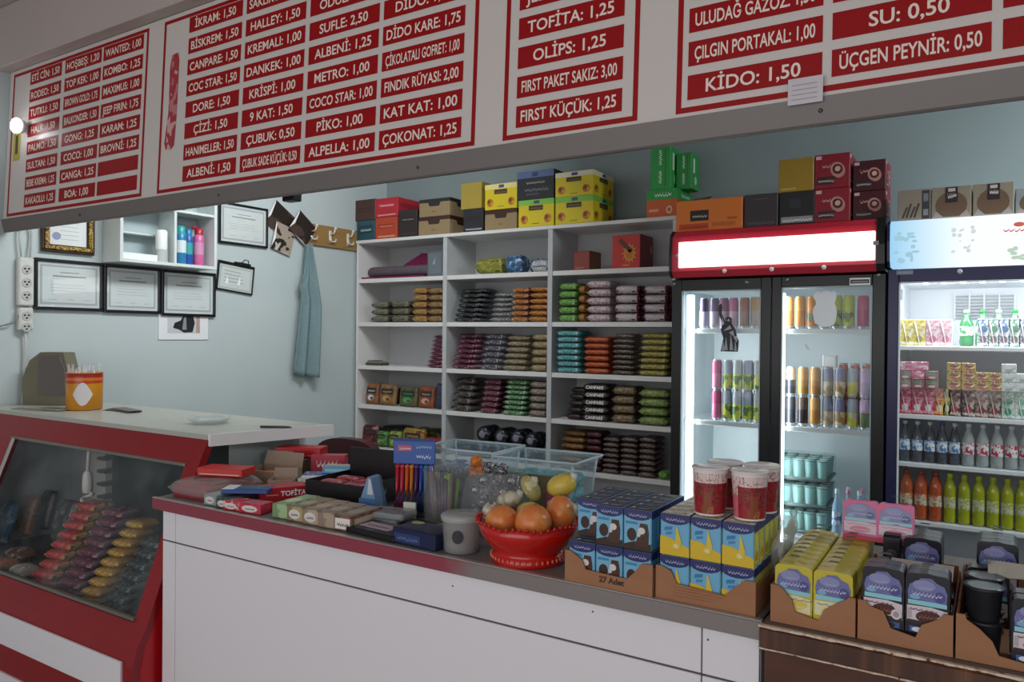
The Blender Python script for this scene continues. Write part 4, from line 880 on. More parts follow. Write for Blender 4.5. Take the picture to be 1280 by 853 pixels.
def door(name, x0, x1, gx0, gx1, z0, z1, gz0, gz1, col, hinge):
    d = bpy.data.objects.new(name, None); COL.objects.link(d); d.parent = c1 if col is CBK else c2
    m = MB()
    for q in ((x0, gx0, z0, z1), (gx1, x1, z0, z1), (gx0, gx1, gz1, z1), (gx0, gx1, z0, gz0)): m.box(q[0], q[1], YF, YF+.038, q[2], q[3], col, .003)
    m.build('door_frame', d)
    MB().add([(gx0, YF+.018, gz0), (gx1, YF+.018, gz0), (gx1, YF+.018, gz1), (gx0, YF+.018, gz1)], [(0, 1, 2, 3)], glass_pane()).build('door_glass', d)
    m = MB(); g = mat('9aa4a8', .4)
    for q in ((gx0, gx0+.006, gz0, gz1), (gx1-.006, gx1, gz0, gz1), (gx0, gx1, gz1-.006, gz1)): m.box(q[0], q[1], YF-.001, YF+.012, q[2], q[3], g, .001)
    m.build('gasket', d)
    return d
door('door', XA, -.962, -1.43, -1.012, .18, 1.858, .28, 1.80, CBK, 0)
door('door', -.958, XB, -.912, -.497, .18, 1.858, .28, 1.806, CBK, 1)
m = MB()
for px, py in ((843, 355), (934, 353), (984, 350), (1098, 344)): p = onY(px, py, YF); m.lathe([(.010, 0), (.010, .005), (.005, .008), (0, .008)], mat('8b8f92', .3, .7), 10, T(p.x, YF, p.z, rx=PI/2))
m.build('door_screws', c1)
m = MB(); a = onY(1062, 357, YF); b = onY(1088, 347, YF); m.box(a.x, b.x, YF-.004, YF, a.z, b.z, mat('c9c9cb', .3, .4), .001); fr = ((a.x, YF-.004, a.z), (1, 0, 0), (0, 0, 1)); m.rect(.004, b.x-a.x-.004, .008, b.z-a.z-.008, fr, mat('44464c', .4)); m.squig(.012, b.x-a.x-.012, (b.z-a.z)/2, .008, fr, mat('d4d4d6', .4), 2, 8); m.build('name_plate', c1)
# lit tubes standing inside both doors
for x in (-1.40, -.925):
    MB().box(x-.018, x+.018, YF+.05, YF+.08, .30, 1.78, glow('eafaff', 3.0, 'lit_tube'), .004).build('light_tube', c1)
area('cooler_tube_light', (-1.375, YF+.095, 1.05), (PI/2, 0, -.75), .03, 1.45, 3.6, (.9, .98, 1.0))
area('cooler_tube_light', (-.90, YF+.095, 1.05), (PI/2, 0, -.75), .03, 1.45, 2.2, (.9, .98, 1.0))
def wire_shelf(parent, x0, x1, y0, y1, z, mt, pitch=.03):
    m = MB(); m.box(x0, x1, y0, y0+.008, z-.026, z-.001, mt, .002); m.box(x0, x1, y1-.008, y1, z-.014, z-.002, mt, .002)
    k = int((x1-x0)/pitch)
    for i in range(k+1): x = x0+.004+(x1-x0-.008)*i/k; m.box(x-.002, x+.002, y0, y1, z-.007, z-.002, mt, .0008)
    return m.build('wire_shelf', parent)
wsh = mat('d4dde0', .35, name='white_wire')
SH1 = [onY(950, 411, 4.04).z, onY(950, 530, 4.04).z, .55]
for z in SH1: wire_shelf(c1, XA+.045, XB-.045, 4.04, 4.55, z, wsh)
# stickers on the glass
m = MB(); g = mat('e6e8ec', .4, name='grey_sticker'); p = onY(1032, 385, YF+.016); s = 1/262
out = [(-12, -20), (-14, -12), (-15, -6), (-14, 0), (-11, 5), (-12, 10), (-15, 14), (-13, 19), (-9, 22), (-6, 20), (-3, 22), (3, 22), (6, 20), (9, 22), (12, 18), (12, 12), (10, 6), (12, 1), (13, -6), (12, -14), (10, -21), (4, -24), (-4, -24)]
m.flat([(x*s*1.05, y*s) for x, y in out], ((p.x, YF+.0165, p.z), (1, 0, 0), (0, 0, 1)), g); tag(m.build('sticker'), 'pale grey worn sticker on the right cooler door glass', 'sticker')
m = MB(); p = onY(1009, 437, YF+.016); m.flat([(-.016, .022), (-.006, .028), (.006, .018), (.016, -.014), (.006, -.004), (-.008, .004)], ((p.x, YF+.0165, p.z), (1, 0, 0), (0, 0, 1)), g); tag(m.build('sticker'), 'small grey scrap of sticker low on the right cooler door glass', 'sticker')
m = MB(); p = onY(910, 414, YF+.016); fr = ((p.x, YF+.0165, p.z), (1, 0, 0), (0, 0, 1)); k_ = mat('2a2b33', .5, name='black_decal'); w_ = mat('a9aab4', .5)
pts = [(-8, -28), (-5, -10), (-8, 2), (-6, 10), (-10, 22), (-11, 32), (-9, 38), (-7, 36), (-7, 24), (-3, 12), (-3, 18), (1, 20), (4, 17), (4, 10), (8, 2), (10, -8), (12, -14), (11, -28)]
m.flat([(x*s*1.25, y*s) for x, y in pts], fr, k_)
for q in ([(-4, -26), (-2, -8), (0, -26)], [(2, -26), (3, -4), (6, -26)], [(7, -27), (8, -12), (10, -27)], [(-5, 0), (2, 8), (4, 3)], [(1, -2), (6, 1), (7, -8)], [(-7, -27), (-5, -14), (-3, -27)], [(6, -8), (10, -6), (10, -16)], [(-6, 8), (-4, 10), (-7, 20)], [(-2, 14), (1, 17), (2, 13)]): m.flat([(x*s*1.25, y*s) for x, y in q], fr, w_, 2)
tag(m.build('sticker'), 'black sticker of a robed figure raising a torch on the left cooler door', 'sticker')
# cans
def fit(pxs, r, Y=4.07):
    xs = sorted(onY(p, 600, Y).x for p in pxs)
    return min(r, .482*min(b-a for a, b in zip(xs, xs[1:])))
CANM = {}
def can(label, x, y, z, body, top_=None, mid=None, r=.0265, h=.145, grp=None, name='drink_can'):
    k = (body, top_, mid, r, h)
    if k not in CANM:
        al = mat('b4b8bc', .3, .7); bm = pr(body, mid or body, scale=30, rough=.25) if mid else mat(body, .25); tm = mat(top_, .25) if top_ else bm
        CANM[k] = MB().lathe([(r*.78, 0), (r*.86, .004), (r, .012), (r, h*.30), (r, h*.55), (r, h*.90), (r*.84, h*.975), (r*.86, h), (r*.76, h), (r*.74, h*.98), (0, h*.98)], [al, al, bm, bm, tm, tm, al, al, al, al], 18).mesh('drink_can')
    o = bpy.data.objects.new(name, CANM[k]); COL.objects.link(o); o.location = (x, y, z); o.rotation_euler = (0, 0, random.uniform(0, 6))
    return tag(o, label, 'drink can', grp)
z = SH1[0]+.001
NTH = ['first', 'second', 'third', 'fourth', 'fifth', 'sixth', 'seventh', 'eighth', 'ninth', 'tenth']
for i, (px, b_, t_, lab) in enumerate(((880, '8f8ca6', '3c3550', 'dark violet and silver'), (893, 'b8a9c0', '5a3f68', 'purple and white'), (905, 'b49ab4', '7d3f6c', 'plum'), (917, 'c0a0b6', 'b05a86', 'pink and white'), (931, '8d6f6a', '9a5a48', 'brown'), (944, 'a3958e', 'b08a62', 'tan'))):
    can(f'slim {lab} can, {NTH[i]} from left, top shelf, left cooler door', onY(px, 400, 4.08).x, 4.08, z, b_, t_, None, fit((880, 893, 905, 917, 931), .026, 4.08), .165)
for i, (px, b_, t_, lab) in enumerate(((984, 'b8703c', 'c98a4a', 'brown orange'), (1000, 'd08a3a', 'e0a04a', 'orange'), (1015, 'c97a3a', 'd8903c', 'deep orange'), (1030, '8f9a5a', 'a0a860', 'dull green'), (1046, 'a8c03c', 'c4d24a', 'lime'), (1061, 'b4ca3a', 'c0d044', 'bright lime'), (1079, 'b03a64', 'c04a74', 'pink'))):
    can(f'slim {lab} can, {NTH[i]} from left, top shelf, right cooler door', onY(px, 400, 4.08).x, 4.08, z, b_, t_, '6a7a4a' if i in (2, 4, 5) else None, .0262, .165)
z = SH1[1]+.001
for lay in (0, 1):
    for i, (px, b_, t_, lab) in enumerate(((896, 'c06a8c', 'b85078', 'pink'), (909, 'b8c44a', '9aa6b4', 'yellow green'), (922, 'c0cc50', 'a8b4bc', 'lime and silver'), (935, 'b0bc48', '98a4b8', 'olive green'), (948, 'c4cc5a', 'aab4b4', 'pale lime'))):
        can(f'{lab} can, {NTH[i]} from left, {("lower", "upper")[lay]} layer, left cooler door', onY(px, 500, 4.09).x, 4.09+.004*(i % 2), z+lay*.163, b_, t_, '5a7a4a' if i else None, fit((896, 909, 922, 935, 948), .026, 4.09), .162)
for lay in (0, 1):
    for i, (px, b_, t_, lab) in enumerate(((988, '2f3038', ('3c3d46', 'b4a08c')[lay], ('black', 'black and beige')[lay]), (1003.5, ('2c2a30', 'b48a4a')[lay], ('5a4a44', 'c4985c')[lay], ('dark brown', 'amber')[lay]), (1019, 'b88444', 'c89a5c', 'amber brown'), (1034.5, 'b09c7c', '8a90a4', 'tan and blue'), (1050, 'a88a58', '7c7ca0', 'brown and violet'), (1065.5, ('c0d03c', 'd0d060')[lay], 'a8b4c0', ('lime', 'yellow lime')[lay]), (1081, ('6a7a58', 'a894b8')[lay], ('b49ac0', 'b8a0c4')[lay], ('green and lilac', 'lilac')[lay]))):
        can(f'{lab} can, {NTH[i]} from left, {("lower", "upper")[lay]} layer, right cooler door', onY(px, 500, 4.09).x, 4.09+.004*(i % 2), z+lay*.150, b_, t_, 'd4c8b0' if i in (3, 4, 5) else None, .0255, .149)
for i, px in enumerate((1054, 1069, 1084)):
    can(f'small orange red can, {NTH[i]} of three standing behind the upper layer, right cooler door', onY(px, 470, 4.16).x, 4.16, z+.001, 'c8502c', 'd06040', 'e8b090', .0235, .32)
m = MB(); m.box(-.033, .033, -.02, .02, 0, .06, mat('dfe3e4', .3), .004); m.rect(.01, .056, .008, .052, front(.066, .04), mat('eef2f2', .4))
tag(m.build('price_tag', None, (onY(1038, 465, 4.11).x, 4.10, z+.300)), 'white card standing on the upper layer of cans behind the right cooler door', 'card')
# shrink-wrapped trays and water bottles at the bottom
zz = SH1[2]+.001; film = see_through('7fa8a6', .35, .12, 'teal_shrink_film')
BOTM = {}
def bottle_mesh(kind, liquid, labelc, capc, r, h):
    k = (kind, liquid, labelc, capc, r, h)
    if k not in BOTM and kind == 'wide':
        lm = pr(labelc, 'c8ccb0', scale=40); lq = liquid
        b = MB().lathe([(r*.7, 0), (r*.95, .004), (r, .015), (r, h*.16), (r*.95, h*.20), (r, h*.25), (r, h*.62), (r*.97, h*.70), (r*.80, h*.80), (r*.52, h*.87), (r*.42, h*.92)], lq, 16).mesh('bottle_body')
        l = MB().lathe([(r*1.005, h*.30), (r*1.012, h*.31), (r*1.012, h*.52), (r*1.005, h*.53)], lm, 16).mesh('bottle_label')
        c = MB().lathe([(r*.46, h*.905), (r*.50, h*.91), (r*.50, h*.985), (r*.45, h), (0, h)], mat(capc, .3), 14).mesh('bottle_cap')
        BOTM[k] = (b, l, c)
    if k not in BOTM:
        lm = pr(labelc, 'e0e4e8', scale=40) if isinstance(labelc, str) else labelc
        lq = liquid if not isinstance(liquid, str) else mat(liquid, .12, coat=.4)
        b = MB().lathe([(r*.7, 0), (r*.95, .004), (r, .015), (r, h*.18), (r*.94, h*.22), (r, h*.27), (r, h*.56), (r*.93, h*.63), (r*.62, h*.77), (r*.38, h*.86), (r*.36, h*.93)], lq, 16).mesh('bottle_body')
        l = MB().lathe([(r*1.005, h*.28), (r*1.012, h*.29), (r*1.012, h*.54), (r*1.005, h*.55)], lm, 16).mesh('bottle_label')
        c = MB().lathe([(r*.42, h*.915), (r*.45, h*.92), (r*.45, h*.985), (r*.40, h), (0, h)], mat(capc, .3), 14).mesh('bottle_cap')
        BOTM[k] = (b, l, c)
    return BOTM[k]
def bottle(label, x, y, z, liquid, labelc, capc, r, h, grp=None, kind='b'):
    ms = bottle_mesh(kind, liquid, labelc, capc, r, h); o = thing('drink_bottle', label, 'bottle', (x, y, z), random.uniform(-.5, .5), grp)
    for nm, me in zip(('body', 'label', 'cap'), ms):
        p = bpy.data.objects.new(nm, me); COL.objects.link(p); p.parent = o
    return o
hs = [.0, .165, .33, .495]
cup = mat('6f9c9c', .25, name='teal_cup'); dcup = mat('2c4a4c', .4)
zlow = onY(1000, 660, 4.06).z
for lay in range(3):
    t = thing('cup_tray', f'shrink-wrapped tray of teal water cups, {("lowest", "middle", "topmost")[lay]} of the stack in the right cooler', 'tray', (onY(1016, 620, 4.2).x-.065, 4.24, SH1[2]+.001+.135*lay), .03)
    MB().box(-.15, .15, -.14, .14, 0, .016, mat('2c3c3e', .5), .003).build('tray_base', t)
    m = MB()
    for i in range(5):
        for j in range(4): m.lathe([(.021, .017), (.027, .10), (.028, .106), (.0, .106)], [cup, dcup, mat('a9cfc9', .2)], 10, T(-.118+.059*i, -.105+.07*j))
    m.build('cups', t)['kind'] = 'stuff'
    MB().box(-.152, .152, -.142, .142, .0, .118, see_through('a8ccc8', .86, .1, 'shrink_film'), .012).build('film', t)
wat = see_through('9fc4e0', .45, .05, 'water_bottle')
for i, (px, y) in enumerate(((1046, 4.10), (1060, 4.10), (1074, 4.10), (1088, 4.10), (1060, 4.17), (1078, 4.17))):
    bottle(f'blue-labelled water bottle, {NTH[i % 4]} from left, {("front", "rear")[i // 4]} row, behind the right cooler door', onY(px, 640, y).x, y, SH1[2]+.001, wat, '5a8fd0', ('d8dce8', 'c97a9c')[i % 2], .0225, .25)

# second cooler
c2 = thing('drinks_cooler', 'dark blue drinks cooler with a pale lit header at the right edge of the picture', 'fridge', (0, 0, 0))
NAV = mat('1b1c4a', .35, name='navy_cooler'); XC, XD = -.432, .52
cavity('cabinet_body', c2, XC, XD, YF+.045, 4.60, .0, 1.87, NAV, mat('d0d6dc', .4, name='cooler_liner_white'))
d2 = bpy.data.objects.new('door', None); COL.objects.link(d2); d2.parent = c2
gx0, gx1, gz0, gz1 = onY(1123, 400, YF).x, XD-.045, .28, onY(1200, 351, YF).z
m = MB()
for q in ((XC, gx0, .18, 1.875), (gx1, XD, .18, 1.875), (gx0, gx1, gz1, 1.875), (gx0, gx1, .18, gz0)): m.box(q[0], q[1], YF, YF+.038, q[2], q[3], NAV, .003)
m.build('door_frame', d2); MB().add([(gx0, YF+.018, gz0), (gx1, YF+.018, gz0), (gx1, YF+.018, gz1), (gx0, YF+.018, gz1)], [(0, 1, 2, 3)], glass_pane()).build('door_glass', d2)
m = MB(); g = mat('d4dade', .4); m.box(gx0, gx0+.008, YF-.001, YF+.012, gz0, gz1, g, .001); m.box(gx0, gx1, YF-.001, YF+.012, gz1-.006, gz1, g, .001); m.build('gasket', d2)
m = MB(); p = onY(1131, 341, YF); m.box(p.x-.035, p.x+.035, YF-.004, YF, p.z-.010, p.z+.010, mat('7c7f92', .4, .3), .001); m.squig(p.x-.028, p.x+.028, p.z, .006, ((0, YF-.004, 0), (1, 0, 0), (0, 0, 1)), mat('c4c6d0', .4), 2, 8); m.build('name_plate', c2)
m = MB(); p = onY(1200, 340, YF); m.lathe([(.012, 0), (.012, .006), (.006, .01), (0, .01)], mat('c9cbd0', .2, .7), 12, T(p.x, YF, p.z, rx=PI/2)); m.build('door_lock', c2)
hp2 = [(3.93, 1.882), (3.905, 1.91), (3.895, 2.0), (3.90, 2.075), (3.93, 2.095), (4.5, 2.095), (4.5, 1.882)]
hm = bpy.data.materials.new('backlit_print'); hm.use_nodes = True; nt = hm.node_tree; nt.nodes.remove(nt.nodes['Principled BSDF'])
tc = nt.nodes.new('ShaderNodeTexCoord'); sx = nt.nodes.new('ShaderNodeSeparateXYZ'); mr = nt.nodes.new('ShaderNodeMapRange'); mr.inputs[1].default_value = XC; mr.inputs[2].default_value = XC+.30; rp = nt.nodes.new('ShaderNodeValToRGB')
rp.color_ramp.elements[0].color = lin('8fc4e4'); rp.color_ramp.elements[1].color = lin('eef8fc'); em = nt.nodes.new('ShaderNodeEmission'); em.inputs[1].default_value = 1.15
nt.links.new(tc.outputs['Object'], sx.inputs[0]); nt.links.new(sx.outputs[0], mr.inputs[0]); nt.links.new(mr.outputs[0], rp.inputs[0]); nt.links.new(rp.outputs[0], em.inputs[0]); nt.links.new(em.outputs[0], nt.nodes['Material Output'].inputs[0])
HD2 = MB().prism(hp2, 0, XC+.012, XD-.012, hm)
MB().prism(hp2, 0, XC, XC+.012, NAV).build('header_cap', c2); MB().prism(hp2, 0, XD-.012, XD, NAV).build('header_cap', c2)
m = HD2; fr = ((0, 3.8955, 0), (1, 0, 0), (0, .0, 1)); b1_ = glow('a9d4e6', .9, 'blue_backlit_ink'); g1_ = glow('c4d8c4', .95, 'green_backlit_ink'); rdk = glow('e0705c', .8, 'red_backlit_ink')
rd = random.Random(5)
for k in range(16):
    q = onY(1120+rd.random()*26, 290+rd.random()*38, 3.89); m.ell(q.x, q.z, .006+.012*rd.random(), .005+.008*rd.random(), fr, b1_, 6+k % 3, 10)
for k in range(12):
    q = onY(1190+rd.random()*28, 283+rd.random()*32, 3.89); m.ell(q.x, q.z, .004+.009*rd.random(), .004+.006*rd.random(), fr, glow('d4dce0', 1.0, 'grey_backlit_ink'), 6+k % 3, 9, None, rd.random())
for k in range(8):
    q = onY(1262+rd.random()*18, 308+rd.random()*18, 3.89); m.ell(q.x, q.z, .006+.01*rd.random(), .004+.006*rd.random(), fr, g1_, 6+k % 3, 10)
q = onY(1272, 287, 3.89); m.squig(q.x-.055, q.x+.06, q.z, .02, fr, rdk, 8, 6); m.ell(q.x+.005, q.z+.022, .02, .010, fr, rdk, 8)
m.build('lit_header', c2)
SH2 = [onY(1200, 433, 4.03).z, onY(1200, 521, 4.03).z, onY(1200, 583, 4.03).z, onY(1200, 657, 4.03).z]
for z in SH2:
    m = MB(); m.box(XC+.045, XD-.045, 4.02, 4.55, z-.022, z-.001, mat('e2e7ea', .35, name='white_shelf'), .003); m.build('glass_shelf', c2)
m = MB()
for k in range(9): m.lathe([(.012, 0), (.012, .004), (0, .006)], glow('ffffff', 6, 'lit_led'), 10, T(XC+.15+.075*k, 4.02, 1.812, rx=PI))
m.build('led_row', c2)
area('cooler_light', (.04, 4.02, 1.80), (math.radians(30), 0, 0), .8, .05, 4.5, (.95, .98, 1.0))
m = MB(); vx = onY(1193, 370, 4.54).x
for k in range(8): m.box(vx, vx+.26, 4.545, 4.552, onY(1220, 399, 4.54).z+.016*k, onY(1220, 399, 4.54).z+.016*k+.008, mat('8f979c', .4), .001)
for k in range(5): m.box(vx-.002+.0645*k, vx+.006+.0645*k, 4.540, 4.546, onY(1220, 399, 4.54).z-.004, onY(1220, 399, 4.54).z+.13, mat('d6dade', .4), .001)
m.build('vent_grille', c2)
m = MB(); p = onY(1129, 363, 4.1); m.box(XC+.043, XC+.047, 4.06, 4.11, 1.74, 1.79, mat('5a6068', .5), .001); m.build('thermostat', c2)
CT = {}
def juice_carton(label, x, y, z, w, d, h, cols, grp=None, rot=0, straw=True, name='juice_carton'):
    k = (w, d, h, cols, straw)
    if k not in CT:
        m = MB(); m.box(-w/2, w/2, -d/2, d/2, 0, h, pr(cols[0], cols[1], cols[2], scale=55), .002); f = front(w, d)
        m.flat([(w*.12, h*.05), (w*.5, h*.05), (w*.95, h*.5), (w*.95, h*.68)], f, mat(cols[2], .4)); m.ell(w*.5, h*.62, w*.34, h*.12, f, mat(cols[1], .4), 2); m.squig(w*.22, w*.78, h*.62, h*.08, f, mat(cols[3], .4), 3, 5)
        m.ell(w*.5, h*.25, w*.26, h*.14, f, mat(cols[3], .4), 2)
        if straw: m.tube([(-w*.32, -d/2-.002, h*.9), (w*.05, -d/2-.002, h*.05)], .002, mat('eef0f0', .3), 6)
        CT[k] = m.mesh('juice_carton')
    o = bpy.data.objects.new(name, CT[k]); COL.objects.link(o); o.location = (x, y, z); o.rotation_euler = (0, 0, rot)
    return tag(o, label, 'drink carton', grp)
Yc = 4.07; z = SH2[0]
spec = [(1134, ('d8c43a', 'e8dc8a', 'f0ecd8', 'b09a20'), 'yellow'), (1149, ('d4c040', 'e4d890', 'f0e8c8', 'a89a28'), 'yellow'), (1166, ('e0a0b4', 'f0d0d8', 'f4e8ea', 'd06a8c'), 'pink'), (1182, ('e4b0c0', 'f0d4dc', 'f6ecee', 'd8809c'), 'pink')]
for i, (px, c, nm) in enumerate(spec): juice_carton(f'small {nm} carton, {NTH[i % 2]} of two {nm} ones on the navy cooler top shelf', onY(px, 425, Yc).x, Yc, z, .054, .04, .122, c)
for i, px in enumerate((1229, 1242, 1255, 1268, 1281, 1294)): juice_carton(f'small white and {"green" if i % 2 else "blue"} carton, {NTH[i]} in the white row on the navy cooler top shelf', onY(px, 425, Yc).x, Yc, z, .047, .04, .125, ('d9e0e4', '5aa07c' if i % 2 else '5a84b4', 'f0f2f4', '8a6a74'))
for i, (px, c) in enumerate(((1208, '3a8a54'), (1228, '4a9a60'), (1248, '5a8a6c'), (1268, '4f8f6a'))): bottle(f'green soda bottle, {NTH[i]} from the left behind the white cartons', onY(px, 425, 4.18).x, 4.18, z, mat(c, .1, coat=.3), '3f9a58', ('c9d4cc', '2f8a4c')[i % 2], .029, .17)
z = SH2[1]
spec = [(1132, ('b83050', 'd8607c', 'e8a0b0', 'f0e0e4'), 'red pink'), (1147, ('b02c4c', 'd05a74', 'e8a8b4', 'f0e0e4'), 'red pink'), (1161, ('b43450', 'd86480', 'e4a0b0', 'f0e0e4'), 'red pink'), (1175, ('c8303c', 'e08a3c', 'f0c040', 'f0e8c0'), 'red and yellow'), (1184, ('c4b03c', 'e0d070', '8aa03c', 'f0ecc0'), 'yellow'),
        (1193, ('4a3430', 'a08078', 'd8c8c0', 'b83a4a'), 'brown'), (1211, ('4c3632', 'a88880', 'e0d4cc', 'b83a4a'), 'brown'), (1227, ('7a6058', 'c0a49c', 'd8c8c0', '9a3040'), 'beige brown'), (1243, ('5a4640', 'a89088', 'd0c0b8', '9a3040'), 'grey brown'), (1260, ('cfd8d4', '7ab89a', 'e8eeec', '3f9a70'), 'white and green'), (1277, ('d4dcd8', '7ab89a', 'e8eeec', '3f9a70'), 'white and green'), (1293, ('d4dcd8', '80bca0', 'e8eeec', '3f9a70'), 'white and green')]
for i, (px, c, nm) in enumerate(spec): juice_carton(f'{nm} carton standing {("first", "second", "third", "fourth", "fifth", "sixth", "seventh", "eighth", "ninth", "tenth", "eleventh", "twelfth")[i]} from the left on the navy cooler second shelf', onY(px, 510, Yc).x, Yc, z, .05 if i != 4 else .034, .04, .122, c)
def lying(label, px, lay, cols, w=.052, base=.123):
    juice_carton(label, onY(px, 470, Yc).x, Yc, SH2[1]+base+.041*lay, w, .12, .040, cols, None, 0, False)
pk_ = ('c84a74', 'e09ab4', 'f0d8e0', 'd86a90'); gp_ = ('8a5a60', '3f8a5c', 'c8506c', 'e0c8cc'); yr_ = ('b89a34', '7a2430', 'e0d890', 'c03a4a'); wt_ = ('cfd6d6', 'e4eae8', 'b4c0bc', '9aa8a4')
for i, px in enumerate((1133, 1149, 1166)):
    lying(f'green and red carton lying on the red pink cartons, {NTH[i]} from the left, lower layer', px, 0, gp_, .055); lying(f'{("pink", "pink", "pale")[i]} carton lying in the upper layer over the red pink cartons, {NTH[i]} one', px, 1, (gp_, pk_, gp_)[i] if False else (gp_ if i != 1 else pk_), .055)
lying('wide pink carton lying topmost over the red pink cartons', 1143, 2, pk_, .12)
for i, px in enumerate((1193, 1211)):
    for l in range(3): lying(f'yellow and red carton lying on the two brown cartons, {("lower", "middle", "top")[l]} layer, {("left", "right")[i]}', px, l, yr_, .055)
for i, px in enumerate((1227, 1244)):
    for l in range(2): lying(f'yellow and red carton lying on the beige brown cartons, {("lower", "upper")[l]} layer, {("left", "right")[i]}', px, l, yr_, .055)
for i, px in enumerate((1261, 1279)):
    for l in range(3 - i): lying(f'white carton lying on the white and green cartons, {("lower", "middle", "top")[l]} layer, {("left", "right")[i]}', px, l, wt_, .055)
z = SH2[2]; cola = mat('23201f', .08, coat=.4); clr = see_through('c8d0d0', .45, .05, 'clear_bottle')
for i, px in enumerate((1131, 1146.5, 1162, 1177.5, 1193)): bottle(f'blue-labelled dark soda bottle, {NTH[i]} from the left on the navy cooler third shelf', onY(px, 575, Yc).x, Yc, z, mat('4a4e56', .1, coat=.4), '4f8ac0', '3a4a8a' if i == 3 else 'b8bcc4', fit((1131, 1146.5, 1162, 1177.5, 1193), .0272), .190)
for i, px in enumerate((1210, 1228, 1246, 1264, 1282)): bottle(f'red-labelled clear bottle, {NTH[i]} of the clear row on the navy cooler third shelf', onY(px, 580, Yc).x, Yc, z, clr, 'c43a4a', 'c9cdd0', fit((1246, 1264, 1282), .0295), .192)
z = SH2[3]
for i, px in enumerate((1133, 1151, 1169)): bottle(f'orange soda bottle, {NTH[i]} from the left on the navy cooler lowest shelf', onY(px, 640, Yc).x, Yc, z, mat('b4542c', .1, coat=.4), 'd06a3c', '8a3a2c', fit((1133, 1151, 1169), .034), .226, None, 'wide')
for i, px in enumerate((1187, 1205, 1223, 1241, 1259, 1277, 1295)): bottle(f'lime yellow soda bottle, {NTH[i]} of the lime row on the navy cooler lowest shelf', onY(px, 645, Yc).x, Yc, z, mat('a4ac24', .1, coat=.4), 'a8b040', 'b4bc34', fit((1169, 1187, 1259, 1277, 1295), .034), .226, None, 'wide')

# ------------------------------------------------------------------ cartons on top of the coolers
ZC1 = 2.122; Y1 = 4.0
def art_orange(m, w, d, h):
    f = front(w, d); m.rect(w*.22, w*.50, h*.32, h*.66, f, fl('2a2320')); m.squig(w*.25, w*.47, h*.48, h*.14, f, fl('c9c4be'), 2, 6); m.rect(w*.05, w*.5, h*.05, h*.24, f, fl('c8481c'), 1); m.squig(w*.08, w*.48, h*.14, h*.10, f, fl('8a2c14'), 2, 8); m.rect(w*.55, w*.9, h*.12, h*.24, f, fl('c8642a')); m.rect(w*.78, w*.92, h*.32, h*.38, f, fl('b0561f'))
    m.add([(-w*.40, -d*.2, h+.001), (-w*.06, -d*.3, h+.001), (-w*.10, d*.2, h+.05), (-w*.42, d*.25, h+.04)], [(0, 1, 2, 3)], fl('5a4a3c'))
carton('orange_carton', 'bright orange carton with a black label at the left end of the red cooler top', 845, 928, 287, 248, Y1, ZC1, .26, fl('e07a2c'), art_orange)
def art_dark(s_): return lambda m, w, d, h: (m.squig(w*.1, w*.9, h*.14, h*.16, front(w, d), fl(s_), 2, 9), m.rect(w*.3, w*.7, h*.84, h*.86, front(w, d), fl(s_)))
carton('carton', 'dark grey carton right of the orange carton on the cooler', 930, 972, 284, 243, Y1, ZC1, .25, fl('3f383c'), art_dark('6a6266'))
z = carton('carton', 'black carton with bold white print, under the gold carton on the cooler', 974, 1018, 281, 240, Y1, ZC1, .25, fl('262528'), lambda m, w, d, h: (m.rect(w*.05, w*.95, h*.06, h*.24, front(w, d), fl('9a9a9c')), m.squig(w*.08, w*.92, h*.15, h*.14, front(w, d), fl('e8e8ea'), 2, 10), m.rect(w*.3, w*.62, h*.5, h*.8, front(w, d), fl('33343a'))))
carton('carton', 'plain gold carton on the black one, over the red cooler', 973, 1017, 239, 198, Y1, z+.001, .22, noisy([(0, '9c7c28'), (1, 'ab8a30')], 6, .4, sharp=False, name='gold_card'), lambda m, w, d, h: m.rect(w*.08, w*.5, h*.06, h*.12, front(w, d), fl('c0a860')))
def art_coffee(m, w, d, h):
    for f, ww in ((front(w, d), w), (right(w, d), d)):
        m.rect(ww*.04, ww*.2, h*.86, h*.96, f, fl('d8b8bc')); m.ell(ww*.66, h*.52, ww*.20, h*.24, f, fl('c08a84'), 1, 18, None, .5); m.ell(ww*.66, h*.54, ww*.14, h*.15, f, fl('5a2018'), 2, 18, None, .5); m.ell(ww*.66, h*.55, ww*.08, h*.08, f, fl('d8b09c'), 3)
        m.squig(ww*.2, ww*.62, h*.66, h*.16, f, fl('d09a94'), 2, 4); m.flat([(ww*.05, h*.12), (ww*.55, h*.12), (ww*.6, h*.34), (ww*.1, h*.34)], f, fl('3a2424'), 2); m.squig(ww*.1, ww*.55, h*.23, h*.12, f, fl('cfc0be'), 3, 7)
for (a, b_, yb, ym, yt, col, nm) in ((1018, 1062, 278, 236, 193, '8f1a2a', 'crimson'), (1066, 1107, 274, 237, 199, '4a141c', 'dark maroon')):
    Yq = Y1 if nm == 'crimson' else Y1+.03
    z = carton('coffee_carton', f'lower {nm} carton with a coffee cup print on the red cooler', a, b_, yb, ym, Yq, ZC1, .2, {'f': fl(col), 'r': fl('8a1c2a'), 'e': fl(col)}, art_coffee)
    carton('coffee_carton', f'upper {nm} carton with a coffee cup print on the red cooler', a, b_, ym, yt, Yq, z+.001, .2, {'f': fl(col), 'r': fl('8a1c2a'), 'e': fl(col)}, art_coffee)
ZC2 = 2.096; kr = noisy([(0, '8c7f70'), (1, '9b8e7e')], 8, .7, sharp=False, name='kraft_card', spec=.2)
